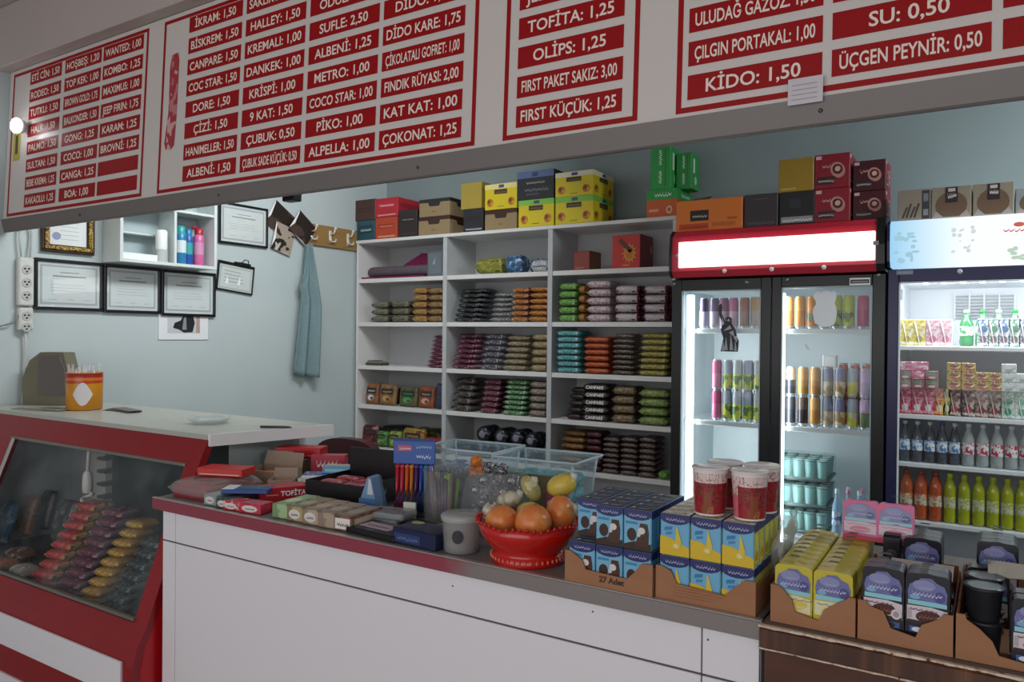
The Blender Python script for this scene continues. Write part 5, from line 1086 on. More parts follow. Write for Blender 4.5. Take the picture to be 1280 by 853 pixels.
def art_br(m, w, d, h):
    f = front(w, d)
    for k in range(4): m.flat([(w*(.12+.12*k), h*.1), (w*(.18+.12*k), h*.1), (w*(.32+.12*k), h*(.45+.1*(k % 2))), (w*(.26+.12*k), h*(.45+.1*(k % 2)))], f, fl('4a3c30'))
    m.rect(w*.74, w*.97, h*.05, h*.95, f, fl('3a3a40')); m.rect(w*.78, w*.93, h*.6, h*.85, f, fl('7a7a80'), 2); m.rect(w*.78, w*.93, h*.15, h*.35, f, fl('8a8a8c'), 2)
carton('carton', 'beige carton with brown slanted strokes at the left end of the navy cooler top', 1122, 1163, 277, 238, Y1-.04, ZC2, .2, kr, art_br)
def art_lid(m, w, d, h):
    f = front(w, d); m.ell(w*.5, h*.42, w*.40, h*.42, f, fl('6b5340')); m.flat([(0, 0), (w*.12, h*.25), (w*.3, h*.06), (w*.7, h*.06), (w*.88, h*.25), (w, 0)], f, fl('a79c96'), 2); m.rect(w*.36, w*.66, h*.50, h*.98, f, fl('2c2022'), 3); m.squig(w*.4, w*.62, h*.74, h*.22, f, fl('d8d0cc'), 4, 5); m.rect(w*.42, w*.6, h*.84, h*.94, f, fl('c8b8b4'), 4)
carton('carton', 'brown carton with a dark label, second on the navy cooler top', 1164, 1214, 276, 236, Y1-.04, ZC2, .24, kr, art_lid)
carton('carton', 'brown carton with a dark label, third on the navy cooler top', 1216, 1267, 274, 233, Y1-.04, ZC2, .24, kr, art_lid)
carton('carton', 'grey carton at the picture edge on the navy cooler top', 1269, 1320, 272, 240, Y1-.04, ZC2, .24, fl('8f9498'), art_lid)

# ------------------------------------------------------------------ counter
CL, CR, CF, CB, CZ = -2.372, -.384, 1.52, 2.14, 1.0
ctr = thing('shop_counter', 'long white panelled shop counter with a grey metal front edge, its red reflection painted on', 'counter', (0, 0, 0))
ctop = noisy([(0, '6f6d6c'), (1, '7d7b79')], 6, .35, sharp=False, name='grey_counter_top')
MB().box(CL, CR, CF+.004, CB, CZ-.038, CZ-.001, ctop, .002).build('top', ctr)
em_ = bpy.data.materials.new('metal_edge_red_reflection'); em_.use_nodes = True; nt = em_.node_tree; pb = nt.nodes['Principled BSDF']
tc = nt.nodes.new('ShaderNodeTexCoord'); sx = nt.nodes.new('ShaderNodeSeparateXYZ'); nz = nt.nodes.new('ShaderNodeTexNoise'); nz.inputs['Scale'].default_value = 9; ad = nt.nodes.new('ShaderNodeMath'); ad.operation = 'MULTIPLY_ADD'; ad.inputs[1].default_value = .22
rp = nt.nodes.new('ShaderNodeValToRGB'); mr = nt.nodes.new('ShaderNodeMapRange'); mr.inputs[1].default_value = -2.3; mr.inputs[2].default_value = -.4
rp.color_ramp.elements[0].position = .68; rp.color_ramp.elements[0].color = lin('9c4454'); rp.color_ramp.elements[1].position = .80; rp.color_ramp.elements[1].color = lin('8b8381')  # red reflection painted into the left part of the edge, fading to grey
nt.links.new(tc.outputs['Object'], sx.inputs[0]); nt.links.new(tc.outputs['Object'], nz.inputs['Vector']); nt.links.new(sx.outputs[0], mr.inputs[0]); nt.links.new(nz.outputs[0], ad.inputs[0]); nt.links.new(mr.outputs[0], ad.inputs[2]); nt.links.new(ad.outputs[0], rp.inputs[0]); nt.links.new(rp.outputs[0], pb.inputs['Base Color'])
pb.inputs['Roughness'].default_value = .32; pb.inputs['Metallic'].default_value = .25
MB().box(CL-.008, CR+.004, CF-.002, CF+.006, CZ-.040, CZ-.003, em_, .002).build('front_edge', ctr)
MB().box(CL-.008, CR+.004, CF-.003, CF+.012, CZ-.003, CZ, mat('b9b2ae', .3, metal=.4, name='bright_metal_lip'), .001).build('edge_lip', ctr)
m = MB(); FB = 1.546; gap = mat('4a474c', .7)
m.box(CL+.012, CR-.006, FB+.008, CB-.03, .02, CZ-.038, WHITE, .001)
m.build('body', ctr)
zs = [.03, .853, CZ-.039]; xs = [CL+.010, -2.292, -.508, CR-.006]
for i in range(3):
    for j in range(2):
        MB().box(xs[i]+.0015, xs[i+1]-.0015, FB, FB+.008, zs[j]+.0025, zs[j+1]-.0025, WHITE, .0012).build('front_panel', ctr)
m = MB()
m.box(CL+.011, CR-.007, FB+.005, FB+.0085, .02, CZ-.039, gap, .0005); m.build('panel_gap', ctr)
m = MB()
for px, py in ((600, 705), (566, 733), (741, 765), (885, 800), (700, 742)): q = onY(px, py, FB); m.lathe([(.0022, 0), (.0022, .001), (0, .0015)], mat('5c5a5e', .5), 8, T(q.x, FB, q.z, rx=PI/2))
m.build('screws', ctr)
# right table with worn wood-print edge
tb = thing('side_table', 'dark brown wood-grain table with a chipped edge, right of the counter', 'table', (0, 0, 0))
wd = noisy([(0, '2c1711'), (.45, '4a281c'), (.7, '5f3626'), (1, '3a2018')], 2.4, .35, (1, 4, 9), 4, False, name='dark_wood_grain')
wde = noisy([(0, '2c1810'), (.5, '4c2c1e'), (.72, '70482f'), (1, 'a3876a')], 5, .4, (7, 1, .6), 4, False, name='worn_wood_edge')
TL, TF = -.379, 1.50
MB().box(TL, 1.3, TF+.006, 2.25, CZ-.045, CZ-.001, mat('6b6560', .4), .002).build('top', tb)
MB().box(TL-.002, 1.3, TF, TF+.012, CZ-.047, CZ-.006, wde, .004).build('edge_band', tb)
chip = noisy([(0, 'd8c6b4'), (.52, 'c4ac98'), (.66, '6b4632')], 70, .8, name='chipped_edge', spec=.1)
rd = random.Random(11)
for zc, amp in ((CZ-.003, .0026), (CZ-.046, .0016)):
    m = MB(); vs = []; n = 90
    for i in range(n+1):
        x = TL-.003+(1.303)*i/n; a = amp*(.5+rd.random())
        vs += [(x, TF-.0012, zc-a), (x, TF-.0012, zc+amp*.7), (x, TF+.012, zc+amp*.7), (x, TF+.012, zc-a)]
    fs = []
    for i in range(n):
        a = 4*i
        for k in range(4): fs.append((a+k, a+4+k, a+4+(k+1) % 4, a+(k+1) % 4))
    fs += [(0, 1, 2, 3), (4*n+3, 4*n+2, 4*n+1, 4*n)]
    m.add(vs, fs, chip); m.build('chipped_rim', tb)
MB().box(TL+.004, 1.29, TF+.02, 2.2, .02, CZ-.047, wd, .002).build('body', tb)
# maroon chair behind the counter
q0, q1 = onY(402, 565, 2.86), onY(470, 565, 2.86); zt = onY(428, 547, 2.86).z
ch = thing('chair', 'dark maroon chair with a rounded back behind the counter', 'chair', ((q0.x+q1.x)/2, 2.86, 0), .12); w = (q1.x-q0.x)*1.12; mrl = noisy([(0, '3f1119'), (1, '4d1620')], 8, .45, sharp=False, name='maroon_leather')
pts = []
for k in range(17): a = PI*k/16; pts.append((w/2*math.copysign(abs(math.cos(a))**.7, math.cos(a)), zt-.16+.16*math.sin(a)**.8))
pts += [(-w/2*.9, .68), (w/2*.9, .68)]
MB().prism(pts, 1, -.03, .03, mrl).build('backrest', ch)
MB().box(-.22, .22, -.48, -.03, .44, .52, mrl, .02).build('seat', ch)
MB().tube([(0, -.02, .70), (0, .01, .55), (0, -.15, .43)], .02, BLK).build('back_stem', ch)
m = MB().tube([(0, -.25, .05), (0, -.25, .44)], .03, BLK)
for k in range(5): a = k*2*PI/5; m.tube([(0, -.25, .08), (.28*math.cos(a), -.25+.28*math.sin(a), .045)], .02, BLK); m.ball((.28*math.cos(a), -.25+.28*math.sin(a), .026), .025, .025, .025, BLK, 8, 6)
m.build('swivel_base', ch)

# ------------------------------------------------------------------ goods on the counter
def place(mb, name, label, cat, x, y, z, rot=0, group=None): return tag(mb.build(name, None, (x, y, z), rot), label, cat, group)
def gumbox(w, d, h, body, oval=True, side=None, txt=None):
    m = MB(); m.box(-w/2, w/2, -d/2, d/2, 0, h, body, .002); f = front(w, d)
    if oval: m.ell(w*.5, h*.5, w*.36, h*.34, f, fl('ded8d2')); m.squig(w*.28, w*.72, h*.5, h*.26, f, fl('5a3a34'), 2, 5)
    if txt: m.text(txt, w*.42, w*.97, h*.42, h*.34, f, INKW, 2, .03); m.squig(w*.1, w*.36, h*.55, h*.15, f, fl('e8c0c0'), 2, 5); m.squig(w*.5, w*.85, h*.2, h*.12, f, fl('e0a8a8'), 2, 6)
    if side: m.rect(d*.1, d*.9, h*.2, h*.8, right(w, d), side)
    return m
def open_box(w, d, h, outer, inner, t=.003, flaps=0):
    m = MB()
    for q in ((-w/2, w/2, -d/2, -d/2+t), (-w/2, w/2, d/2-t, d/2), (-w/2, -w/2+t, -d/2+t, d/2-t), (w/2-t, w/2, -d/2+t, d/2-t)): m.box(q[0], q[1], q[2], q[3], 0, h, outer, .0008)
    m.box(-w/2+t, w/2-t, -d/2+t, d/2-t, 0, t, inner, .0005)
    if flaps: m.add([(-w/2, d/2, h), (w/2, d/2, h), (w/2*.95, d/2+flaps*.3, h+flaps), (-w/2*.95, d/2+flaps*.3, h+flaps)], [(0, 1, 2, 3)], inner); m.add([(-w/2, d/2+.001, h), (w/2, d/2+.001, h), (w/2*.95, d/2+.001+flaps*.3, h+flaps), (-w/2*.95, d/2+.001+flaps*.3, h+flaps)], [(3, 2, 1, 0)], outer)
    return m
rdp = fl('b01c26', .35); rdp2 = pr('b8202c', 'c8404a', 'e0b8b8', scale=50); bei = fl('a08d7c', .7)
film = see_through('c9c4c0', .7, .1, 'wrap_film')
# left end: red gum tray under clear wrap, with a red carton across it
t = thing('gum_tray', 'film-wrapped red gum tray at the left end of the counter', 'gum tray', (-2.255, 1.675, CZ), .05)
open_box(.17, .21, .038, fl('8f2530', .4), bei).build('tray', t)
for i in range(3):
    for j in range(2):
        gumbox(.05, .085, .034, fl(('a8202c', '9a2430', 'b02a34')[i], .35)).build('gum_pack', t, (-.052+.052*i, -.055+.095*j, .004))
m = MB(); m.pack(.20, .24, .062, film, None, None, T(0, -.12, -.001), .15); m.build('wrap', t)
m = gumbox(.17, .085, .026, fl('c8302c', .35), False); m.rect(.01, .16, .004, .008, front(.17, .085), fl('e8b0a0')); place(m, 'gum_carton', 'orange red carton lying across the wrapped gum tray at the left end of the counter', 'carton', -2.235, 1.70, CZ+.064, .35)
place(gumbox(.055, .15, .034, fl('8a9a98', .35)), 'gum_pack', 'silvery green gum carton with a white oval, right of the wrapped red tray', 'gum carton', -2.12, 1.62, CZ, .1)
place(gumbox(.050, .15, .030, fl('3c4c4c', .35)), 'gum_pack', 'dark green gum carton with a white oval near the counter edge', 'gum carton', -2.055, 1.615, CZ, .1)
m = gumbox(.15, .075, .014, fl('2c4a8f', .35), False); m.rect(.0, .04, 0, .075, top(.15, .075, .014), fl('c9dce0')); m.rect(.045, .14, .012, .06, top(.15, .075, .014), fl('2a5a6a'), 1); place(m, 'gum_carton', 'flat blue and white carton lying on the two green gum cartons', 'carton', -2.045, 1.64, CZ+.036, .55)
place(gumbox(.065, .06, .028, rdp2), 'gum_pack', 'pinkish red gum pack at the counter edge, left one of two', 'gum pack', -2.005, 1.567, CZ, .15)
place(gumbox(.085, .06, .030, pr('b81c34', 'c83a50', scale=40)), 'gum_pack', 'crimson gum pack at the counter edge, right one of two', 'gum pack', -1.922, 1.572, CZ, .15)
# beige open carton with orange sweets, stack of red cartons behind it
place(open_box(.19, .13, .055, fl('94806e', .7), bei, .003, .05), 'open_carton', 'open beige carton with a raised flap behind the wrapped gum tray', 'carton', -2.255, 1.905, CZ, .1)
for i, (dx, dy) in enumerate(((-.05, -.01), (0, .015), (.05, -.01))):
    m = MB().pack(.07, .05, .036, pr('c8602a', 'e0903a', 'b83a20', scale=40)); place(m, 'sweet_pack', f'orange sweet pack inside the open beige carton, {NTH[i]} from the left', 'sweet pack', -2.255+dx, 1.885+dy, CZ+.005, .3*i)
place(open_box(.085, .075, .045, fl('9c8a7a', .7), bei, .003, .03), 'open_carton', 'low beige carton with a torn flap beside the red lettered carton', 'carton', -2.098, 1.828, CZ, .6)
m = MB().pack(.055, .035, .03, pr('c8502a', 'e8a03c', 'd83a20', scale=40)); place(m, 'sweet_pack', 'orange and yellow sweet pack in the low beige carton', 'sweet pack', -2.098, 1.826, CZ+.006, .6)
place(gumbox(.15, .08, .048, rdp, False, None, 'TOFİTA'), 'gum_carton', 'red carton with white lettering in the middle of the sweets', 'carton', -1.995, 1.735, CZ, 1.05)
place(gumbox(.16, .10, .075, fl('7c6a5c', .7), False), 'open_carton', 'brown carton supporting the red cartons at the back of the counter', 'carton', -2.285, 2.062, CZ, .1)
m = gumbox(.18, .08, .040, fl('b81420', .3), False); f = front(.18, .08); m.squig(.015, .07, .027, .012, f, fl('e8b8b8'), 2, 6); m.squig(.02, .14, .012, .008, f, fl('e09090'), 2, 8)
place(m, 'gum_carton', 'shiny red carton on the brown one at the back left of the counter', 'carton', -2.262, 2.062, CZ+.076, .45)
m = gumbox(.13, .05, .065, fl('a82a3a', .35), False); f = front(.13, .05); m.squig(.02, .11, .036, .034, f, fl('e8c4c8'), 2, 6)
place(m, 'gum_carton', 'upright red carton with pale script behind the shiny red one', 'carton', -2.125, 2.075, CZ+.03, .55)
place(gumbox(.14, .06, .028, fl('6a5a50', .6), False), 'open_carton', 'small brown carton under the upright red carton with script', 'carton', -2.125, 2.08, CZ, .55)
# flat green, blue and white cartons
place(gumbox(.13, .10, .028, fl('2c7a44', .35), False), 'gum_carton', 'green carton at the bottom of the blue and white pile', 'carton', -2.02, 1.945, CZ, .7)
m = gumbox(.15, .10, .022, fl('d4dcdc', .35), False); m.rect(.0, .15, .02, .1, top(.15, .10, .022), pr('3a7ab0', '2c4c90', 'c9dce4', scale=45)); place(m, 'gum_carton', 'white-sided carton with a blue top on the green carton', 'carton', -2.02, 1.95, CZ+.029, .65)
m = gumbox(.12, .06, .024, fl('5a9cc4', .35), False); m.rect(.01, .11, .006, .018, front(.12, .06), fl('9cc8dc')); m.rect(0, .12, .03, .06, top(.12, .06, .024), fl('c8b09c')); place(m, 'gum_carton', 'light blue carton topmost on the blue and white pile', 'carton', -1.99, 2.0, CZ+.052, .5)
place(gumbox(.05, .09, .02, fl('d4dcd4', .4), False), 'gum_carton', 'small white and green carton left of the blue and white pile', 'carton', -2.145, 1.945, CZ, .6)
# black display carton with red packs
t = thing('display_carton', 'black display carton with a raised lid holding red packs', 'carton', (-1.795, 1.868, CZ), .08)
bk = fl('161316', .35); open_box(.23, .22, .075, bk, fl('221a1c')).build('tray', t)
m = MB(); m.box(-.115, .115, .112, .118, 0, .155, bk, .001); m.build('lid', t)
m = MB(); f = ((-.135, -.11, 0), (1, 0, 0), (0, 0, 1)); 
m = MB(); m.box(.115, .119, -.11, .11, .0, .075, fl('1c1a20'), .001); f = ((.119, -.11, 0), (0, 1, 0), (0, 0, 1)); m.squig(.02, .12, .045, .03, f, fl('9a9aa0'), 2, 8); m.build('lettered_side', t)
for i in range(4):
    for l in range(2):
        m = MB().pack(.10, .055, .03, pr('a02c3c', 'c05a68', '5a1420', scale=45), None, None, T(0, -.0275))
        a = math.radians(6); place(m, 'sweet_pack', f'red sweet pack in the black display carton, {("lower", "upper")[l]} layer, {NTH[i]} from the front left', 'sweet pack', -1.845+.104*(i % 2)+.004*l, 1.815+.075*(i//2)+.006*l, CZ+.006+.034*l, .08)
# mixed gum cartons in a row
for i, (c, lab) in enumerate((('7a9a6c', 'pale green'), ('8a7a5a', 'olive and tan'), ('94806c', 'tan'), ('8f7c6c', 'beige'), ('6a4434', 'brown white-labelled'))):
    m = gumbox(.060, .15, .042, pr(c, ('a8c090', 'b0a070', 'b8a48c', 'b09c88', '8a6450')[i], scale=30), i in (1, 2), fl('c4b09c')); tp = top(.060, .15, .042); m.rect(.006, .054, .01, .14, tp, fl(('8fae80', '8f8068', 'a08c7a', '9a8878', '94806f')[i])); m.ell(.030, .06, .02, .03, tp, fl(('c8d8b8', 'b8a890', 'bcaa98', 'b4a494', 'a89888')[i]), 2)
    if i == 4: m.rect(.004, .056, .006, .036, front(.060, .15), fl('e8e2dc'), 1); m.squig(.01, .05, .02, .014, front(.060, .15), fl('6a4a4a'), 2, 5)
    place(m, 'gum_carton', f'{lab} gum carton, {NTH[i]} in the row of five at the counter edge', 'gum carton', -1.805+.0655*i, 1.629-.001*i, CZ, .10)
# black flat boxes and clear packs
m = MB(); m.box(-.10, .10, -.05, .05, 0, .018, fl('15161a', .25), .003); m.rect(.035, .15, .025, .075, top(.20, .10, .018), fl('b09aa4')); m.squig(.05, .135, .05, .02, top(.20, .10, .018), fl('7a4a5a'), 2, 6)
place(m, 'flat_box', 'flat black box with a pinkish label at the counter edge', 'box', -1.432, 1.594, CZ, -.08)
m = MB(); m.box(-.06, .06, -.04, .04, 0, .012, fl('22242c', .25), .003); m.rect(.02, .10, .02, .06, top(.12, .08, .012), fl('4a5468')); place(m, 'flat_box', 'small flat dark box beside the flat black box with the label', 'box', -1.385, 1.70, CZ, -.2)
for i, (x, y, z, r) in enumerate(((-1.505, 1.70, 0, .1), (-1.49, 1.70, .019, .2), (-1.27, 1.675, 0, -.2))):
    m = MB(); m.box(-.065, .065, -.045, .045, 0, .018, see_through('b8bcc0', .45, .08, 'clear_blister'), .005); m.box(-.045, .045, -.03, .03, .003, .014, pr('5a6470', '9aa0a8', '2c3038', scale=50), .004)
    place(m, 'clear_pack', ('clear plastic pack under another one before the tent carton', 'clear plastic pack topmost before the tent carton', 'clear plastic pack at the counter edge left of the navy box')[i], 'pack', x, y, CZ+z, r)
# tent-shaped blue and white carton
m = MB(); m.prism([(-.04, 0), (.04, 0), (.012, .11), (-.0, .115)], 1, -.03, .03, fl('6d8fb4', .4)); m.flat([(.004, .0), (.076, .0), (.068, .05), (.012, .05)], ((-.04, -.03, 0), (1, 0, 0), (0, 0, 1)), fl('3c6ca4')); m.flat([(.040, .062), (.060, .062), (.052, .108), (.044, .11)], ((-.04, -.03, 0), (1, 0, 0), (0, 0, 1)), fl('c4ccd4'))
place(m, 'tent_carton', 'blue and white tent-shaped carton before the hanging sticks', 'carton', -1.622, 1.765, CZ, .2)
m = MB(); m.box(-.02, .02, -.004, .004, 0, .05, fl('d4d8c8', .5), .001); m.rect(.004, .036, .006, .03, front(.04, .008), fl('b4c0a8')); place(m, 'price_tag', 'small white card standing before the coloured sticks', 'card', -1.475, 1.768, CZ, .3)
# hanging display with coloured sticks
t = thing('stick_display', 'blue-headed card display of coloured candy sticks', 'display', (-1.515, 1.83, CZ), .42)
m = MB(); m.box(-.062, .062, .02, .026, 0, .225, fl('1c2a5a', .4), .001); m.box(-.064, .064, -.05, .03, 0, .012, fl('1f2540', .5), .002); m.build('backing', t)
m = MB(); m.box(-.066, .066, .010, .019, .150, .228, fl('2a58a8', .35), .001); f = ((-.066, .010, .150), (1, 0, 0), (0, 0, 1)); m.rect(.014, .058, .040, .058, f, fl('c45a78')); m.squig(.018, .054, .049, .012, f, fl('f0d8e0'), 2, 6); m.squig(.070, .12, .056, .018, f, fl('8fb0dc'), 2, 6); m.squig(.072, .118, .026, .02, f, fl('c4d4ec'), 2, 6); m.rect(0, .132, .070, .078, f, fl('1c3a80')); m.build('header', t)
for i, c in enumerate(('b8243a', 'c83040', 'd0602c', 'c8782c', '5a2c6a', '2c4aa8', '1f7a9a', '7a5ab0')):
    m = MB(); x = -.052+.015*i; m.tube([(x, -.02, .014), (x+.004, 0, .075), (x+.002, .004, .142)], .0066, mat(c, .25), 8); m.ball((x+.002, .004, .142), .008, .008, .008, mat(c, .25), 8, 6); m.build('candy_stick', t)
# clear jar of sticks
t = thing('candy_jar', 'clear round jar of green and purple candy sticks', 'jar', (-1.368, 1.80, CZ))
jar = see_through('b4b0ac', .85, .06, 'jar_plastic')
MB().lathe([(.058, 0), (.062, .004), (.064, .06), (.066, .065), (.064, .07), (.066, .15), (.069, .153), (.069, .157), (.065, .157), (.061, .07), (.057, .006), (0, .006)], jar, 24).build('body', t)
rd = random.Random(4)
for i in range(22):
    a = rd.random()*6.28; r = .045*math.sqrt(rd.random()); c = (('8fc04a', '5aa03c') if i % 4 == 0 else ('5a4a6a', '6d5a78', '8a7a6c', '4a4450', '7a6a8a'))
    mm = mat(c[i % len(c)], .3); m = MB(); m.tube([(r*math.cos(a)*.8, r*math.sin(a)*.8, .01), (r*1.1*math.cos(a), r*1.1*math.sin(a), .12+.03*rd.random())], .006, mm, 7); m.build('candy_stick', t)
# navy box, little clear tub
m = MB(); m.box(-.075, .075, -.045, .045, 0, .042, fl('1d2448', .3), .003); f = front(.15, .09); m.rect(.01, .10, .008, .030, f, fl('2c3a6c')); m.squig(.02, .09, .019, .012, f, fl('5a7ab0'), 2, 7); tp = top(.15, .09, .042); m.rect(.01, .14, .01, .08, tp, fl('2a2c4a')); m.ell(.03, .07, .02, .015, tp, fl('a8b060'), 2); m.squig(.05, .13, .045, .03, tp, fl('4a4468'), 2, 6)
place(m, 'sweet_box', 'navy blue box at the counter edge left of the clear tub', 'box', -1.270, 1.583, CZ, -.05)
t = thing('plastic_tub', 'small clear plastic tub with a dark round label before the red basket', 'tub', (-1.152, 1.587, CZ))
MB().lathe([(.043, 0), (.046, .003), (.050, .078), (.052, .082), (.048, .08), (.044, .006), (0, .006)], see_through('b9b6b4', .55, .08, 'cloudy_tub'), 24).build('body', t)
MB().lathe([(.053, .080), (.054, .084), (.054, .092), (.050, .095), (0, .093)], see_through('c4c4c4', .4, .1, 'cloudy_lid'), 24).build('lid', t)
m = MB(); vs = []; 
for k in range(20):
    a = 2*PI*k/20; th = -1.15+.30*math.cos(a); vs.append((.0503*math.cos(th), .0503*math.sin(th), .045+.017*math.sin(a)))
m.add([(.0506*math.cos(-1.15), .0506*math.sin(-1.15), .045)]+vs, [(0, k+1, (k+1) % 20+1) for k in range(20)], fl('2a2430')); m.build('label', t)
MB().lathe([(0, .008), (.040, .008), (.042, .02), (0, .022)], pr('8a8a8c', 'c4c4c8', '5a5a60', scale=90), 16).build('contents', t)
# translucent tubs of sweets at the back
def big_tub(x, y, rot, cols, label, w=.27, d=.19, h=.185, grp='', lab2=''):
    t = thing('plastic_tub', label, 'tub', (x, y, CZ), rot); b0 = .82
    tubm = see_through('c0dae4', .76, .12, 'bluish_tub'); m = MB(); t_ = .003
    def ring(s, z, o=0): return [(-w/2*s-o, -d/2*s-o, z), (w/2*s+o, -d/2*s-o, z), (w/2*s+o, d/2*s+o, z), (-w/2*s-o, d/2*s+o, z)]
    vs = ring(b0, 0)+ring(1, h)+ring(1, h, .012)+ring(1, h-.012, .012)
    fs = [(3, 2, 1, 0)]
    for k in range(4):
        n_ = (k+1) % 4; fs += [(k, n_, 4+n_, 4+k), (4+k, 4+n_, 8+n_, 8+k), (8+k, 8+n_, 12+n_, 12+k)]
    m.add(vs, fs, tubm); m.build('body', t)
    m = MB(); rim = see_through('d4e4ec', .35, .1, 'tub_rim')
    for k in range(4):
        for p in (ring(1, h)[k],): m.tube([(p[0]*.83, p[1]*.83, .005), (p[0], p[1], h)], .004, rim, 6)
    for k in range(4): a, b = ring(1, h, .012)[k], ring(1, h, .012)[(k+1) % 4]; m.tube([a, b], .004, rim, 6)
    m.build('rim', t)
    rd = random.Random(len(label))
    i = 0
    for l in range(3):
        for a in range(4):
            for b in range(2):
                mm = pr(*cols[i % len(cols)], scale=45)
                o = MB().pack(.0465, .062, .042, mm, None, None, T(0, -.031), .2, i).build('sweet_pack', None)
                lx, ly = -.0725+.0485*a, -.0325+.066*b; c_, s_ = math.cos(rot), math.sin(rot)
                o.location = (x+lx*c_-ly*s_, y+lx*s_+ly*c_, CZ+.006+.044*l); o.rotation_euler = (0, 0, rot+rd.uniform(-.03, .03)); tag(o, lab2, 'sweet pack', grp); i += 1
big_tub(-1.435, 2.035, .06, (('4a5a78', '8fa0b8', '2c3a5c'), ('9aa8b8', 'd0d8e0', '3a5a9a'), ('3c4c7a', '6a86b4', 'c4ccd8')), 'bluish clear tub of blue and silver sweets, left one of two at the counter back', .25, .18, .19, 'sweets in the left tub', 'blue or silver wrapped sweet in the left clear tub')
big_tub(-1.155, 2.035, .06, (('3f98a4', '6cc0c4', '2c7a88'), ('4aa4ac', '8fd0d0', 'd4ecec'), ('3a8c9c', '5ab4bc', '2a6a7c')), 'bluish clear tub of teal sweets, right one of two at the counter back', .25, .18, .185, 'sweets in the right tub', 'teal wrapped sweet in the right clear tub')
m = MB(); m.box(-.022, .022, -.008, .008, 0, .11, fl('8f3a58', .35), .004); m.ell(.022, .075, .015, .012, front(.044, .016), fl('d8c4cc')); m.squig(.008, .036, .04, .02, front(.044, .016), fl('d0a0b0'), 2, 5)
place(m, 'sweet_box', 'upright pink box before the teal sweets tub', 'box', -1.06, 1.90, CZ+0, .15)
m = MB(); m.box(-.11, .11, -.004, .004, 0, .145, fl('6a6440', .6), .001); place(m, 'card_divider', 'olive card standing before the teal sweets tub', 'card', -1.165, 1.92, CZ, .06)
# bag of foil candies
t = thing('candy_bag', 'clear bag of shiny dark foil candies behind the red basket', 'bag', (-1.185, 1.80, CZ)); rd = random.Random(9)
foil = noisy([(0, '35343a'), (.42, '8f8f94'), (.55, '4a4248'), (.68, 'c9c8cc'), (.78, '7a3040')], 70, .25, detail=3, metal=.35, name='dark_foil'); foil2 = noisy([(0, '2c2c30'), (.5, 'b4b0b0'), (.66, '5a5a5e'), (.78, 'd8d4d4')], 70, .25, detail=3, metal=.35, name='silver_foil')
spots = []
for lv in range(6):
    for a in range(-3, 4):
        for b in range(-3, 4):
            x = .0445*(a+.5*(b % 2)+.25*(lv % 2)); y = .0385*b+.012*(lv % 2); lim = (.074, .08, .08, .078, .068, .052)[lv]
            if (x/lim)**2+(y/(lim*.82))**2 < 1: spots.append((x, y, .024+.0305*lv))
for i, (x, y, z) in enumerate(spots):
    mm = MB(); mm.ball((0, 0, 0), .0155, .0145, .013, (foil, foil2)[i % 2], 9, 6, None, .25, i)
    for sgn in (-1, 1): mm.add([(sgn*.014, 0, 0), (sgn*.0205, -.009, .003), (sgn*.021, .002, -.003), (sgn*.0205, .009, .004)], [(0, 1, 2), (0, 2, 3)], foil2)
    o = mm.build('foil_candy', None, (-1.185+x, 1.80+y, CZ+z)); o.rotation_euler = (rd.uniform(-.25, .25), rd.uniform(-.25, .25), rd.uniform(-.25, .25)); tag(o, 'shiny foil-wrapped candy in the clear bag behind the red basket', 'candy', 'foil candies in the clear bag')
vs = []; fs = []; n = 22; pr_ = [(.070, .001), (.104, .02), (.108, .07), (.104, .12), (.092, .155), (.08, .172)]
for (r, z) in pr_:
    for k in range(n):
        q = 1+.05*math.sin(k*2.7+z*40)+.04*math.sin(k*5.1); vs.append((r*q*math.cos(2*PI*k/n), .85*r*q*math.sin(2*PI*k/n), z))
for i in range(len(pr_)-1):
    for k in range(n): fs.append((i*n+k, i*n+(k+1) % n, (i+1)*n+(k+1) % n, (i+1)*n+k))
m = MB(); m.add(vs, fs, see_through('c4c8ca', .8, .08, 'bag_film'), True); m.build('film', t)
orw = pr('d8742a', 'e89a4a', 'b8501c', scale=40)
for i, (dx, dy, dz) in enumerate(((0, 0, 0), (.028, .004, .006), (.012, -.004, .034))):
    mm = MB(); mm.ball((0, 0, .017), .022, .016, .017, orw, 10, 7, None, .25, i); place(mm, 'orange_candy', f'orange wrapped candy beside the foil candies, {("left", "right", "top")[i]} of three', 'candy', -1.338+dx, 1.903+dy, CZ+.118+dz, i*.8)
m = MB(); m.box(-.035, .035, -.03, .03, 0, .117, fl('5c5a60', .5), .004); place(m, 'sweet_box', 'grey box carrying the orange candies between jar and tub', 'box', -1.325, 1.905, CZ, .1)

# red basket with wrapped fruit
BX, BY = -.972, 1.617
t = thing('fruit_basket', 'glossy red plastic basket with a scalloped rim full of wrapped fruit', 'basket', (BX, BY, CZ)); rp_ = mat('c01208', .25, coat=.4, name='glossy_red_plastic')
n = 48; rings = [(.088, .0), (.092, .004), (.086, .020), (.080, .024), (.102, .044), (.117, .068), (.125, .093)]
vs = []; fs = []
for j, (r, z) in enumerate(rings + [(r-.004, max(z, .028)) for r, z in reversed(rings[3:])]):
    for k in range(n):
        zz = z; 
        if z > .09: zz = z + .006*abs(math.sin(k*PI/6)) 
        vs.append((r*math.cos(2*PI*k/n), r*math.sin(2*PI*k/n), zz))
L = len(rings)+len(rings[3:])
for j in range(L-1):
    for k in range(n): fs.append((j*n+k, j*n+(k+1) % n, (j+1)*n+(k+1) % n, (j+1)*n+k))
fs.append(tuple(range((L-1)*n, L*n)))
m = MB(); m.add(vs, fs, rp_, True); m.build('bowl', t)
m = MB(); lg = mat('d86a54', .4)
for k in range(40):
    a = 2*PI*k/40; m.ball((.0905*math.cos(a), .0905*math.sin(a), .013), .0035, .0035, .005, lg, 6, 5)
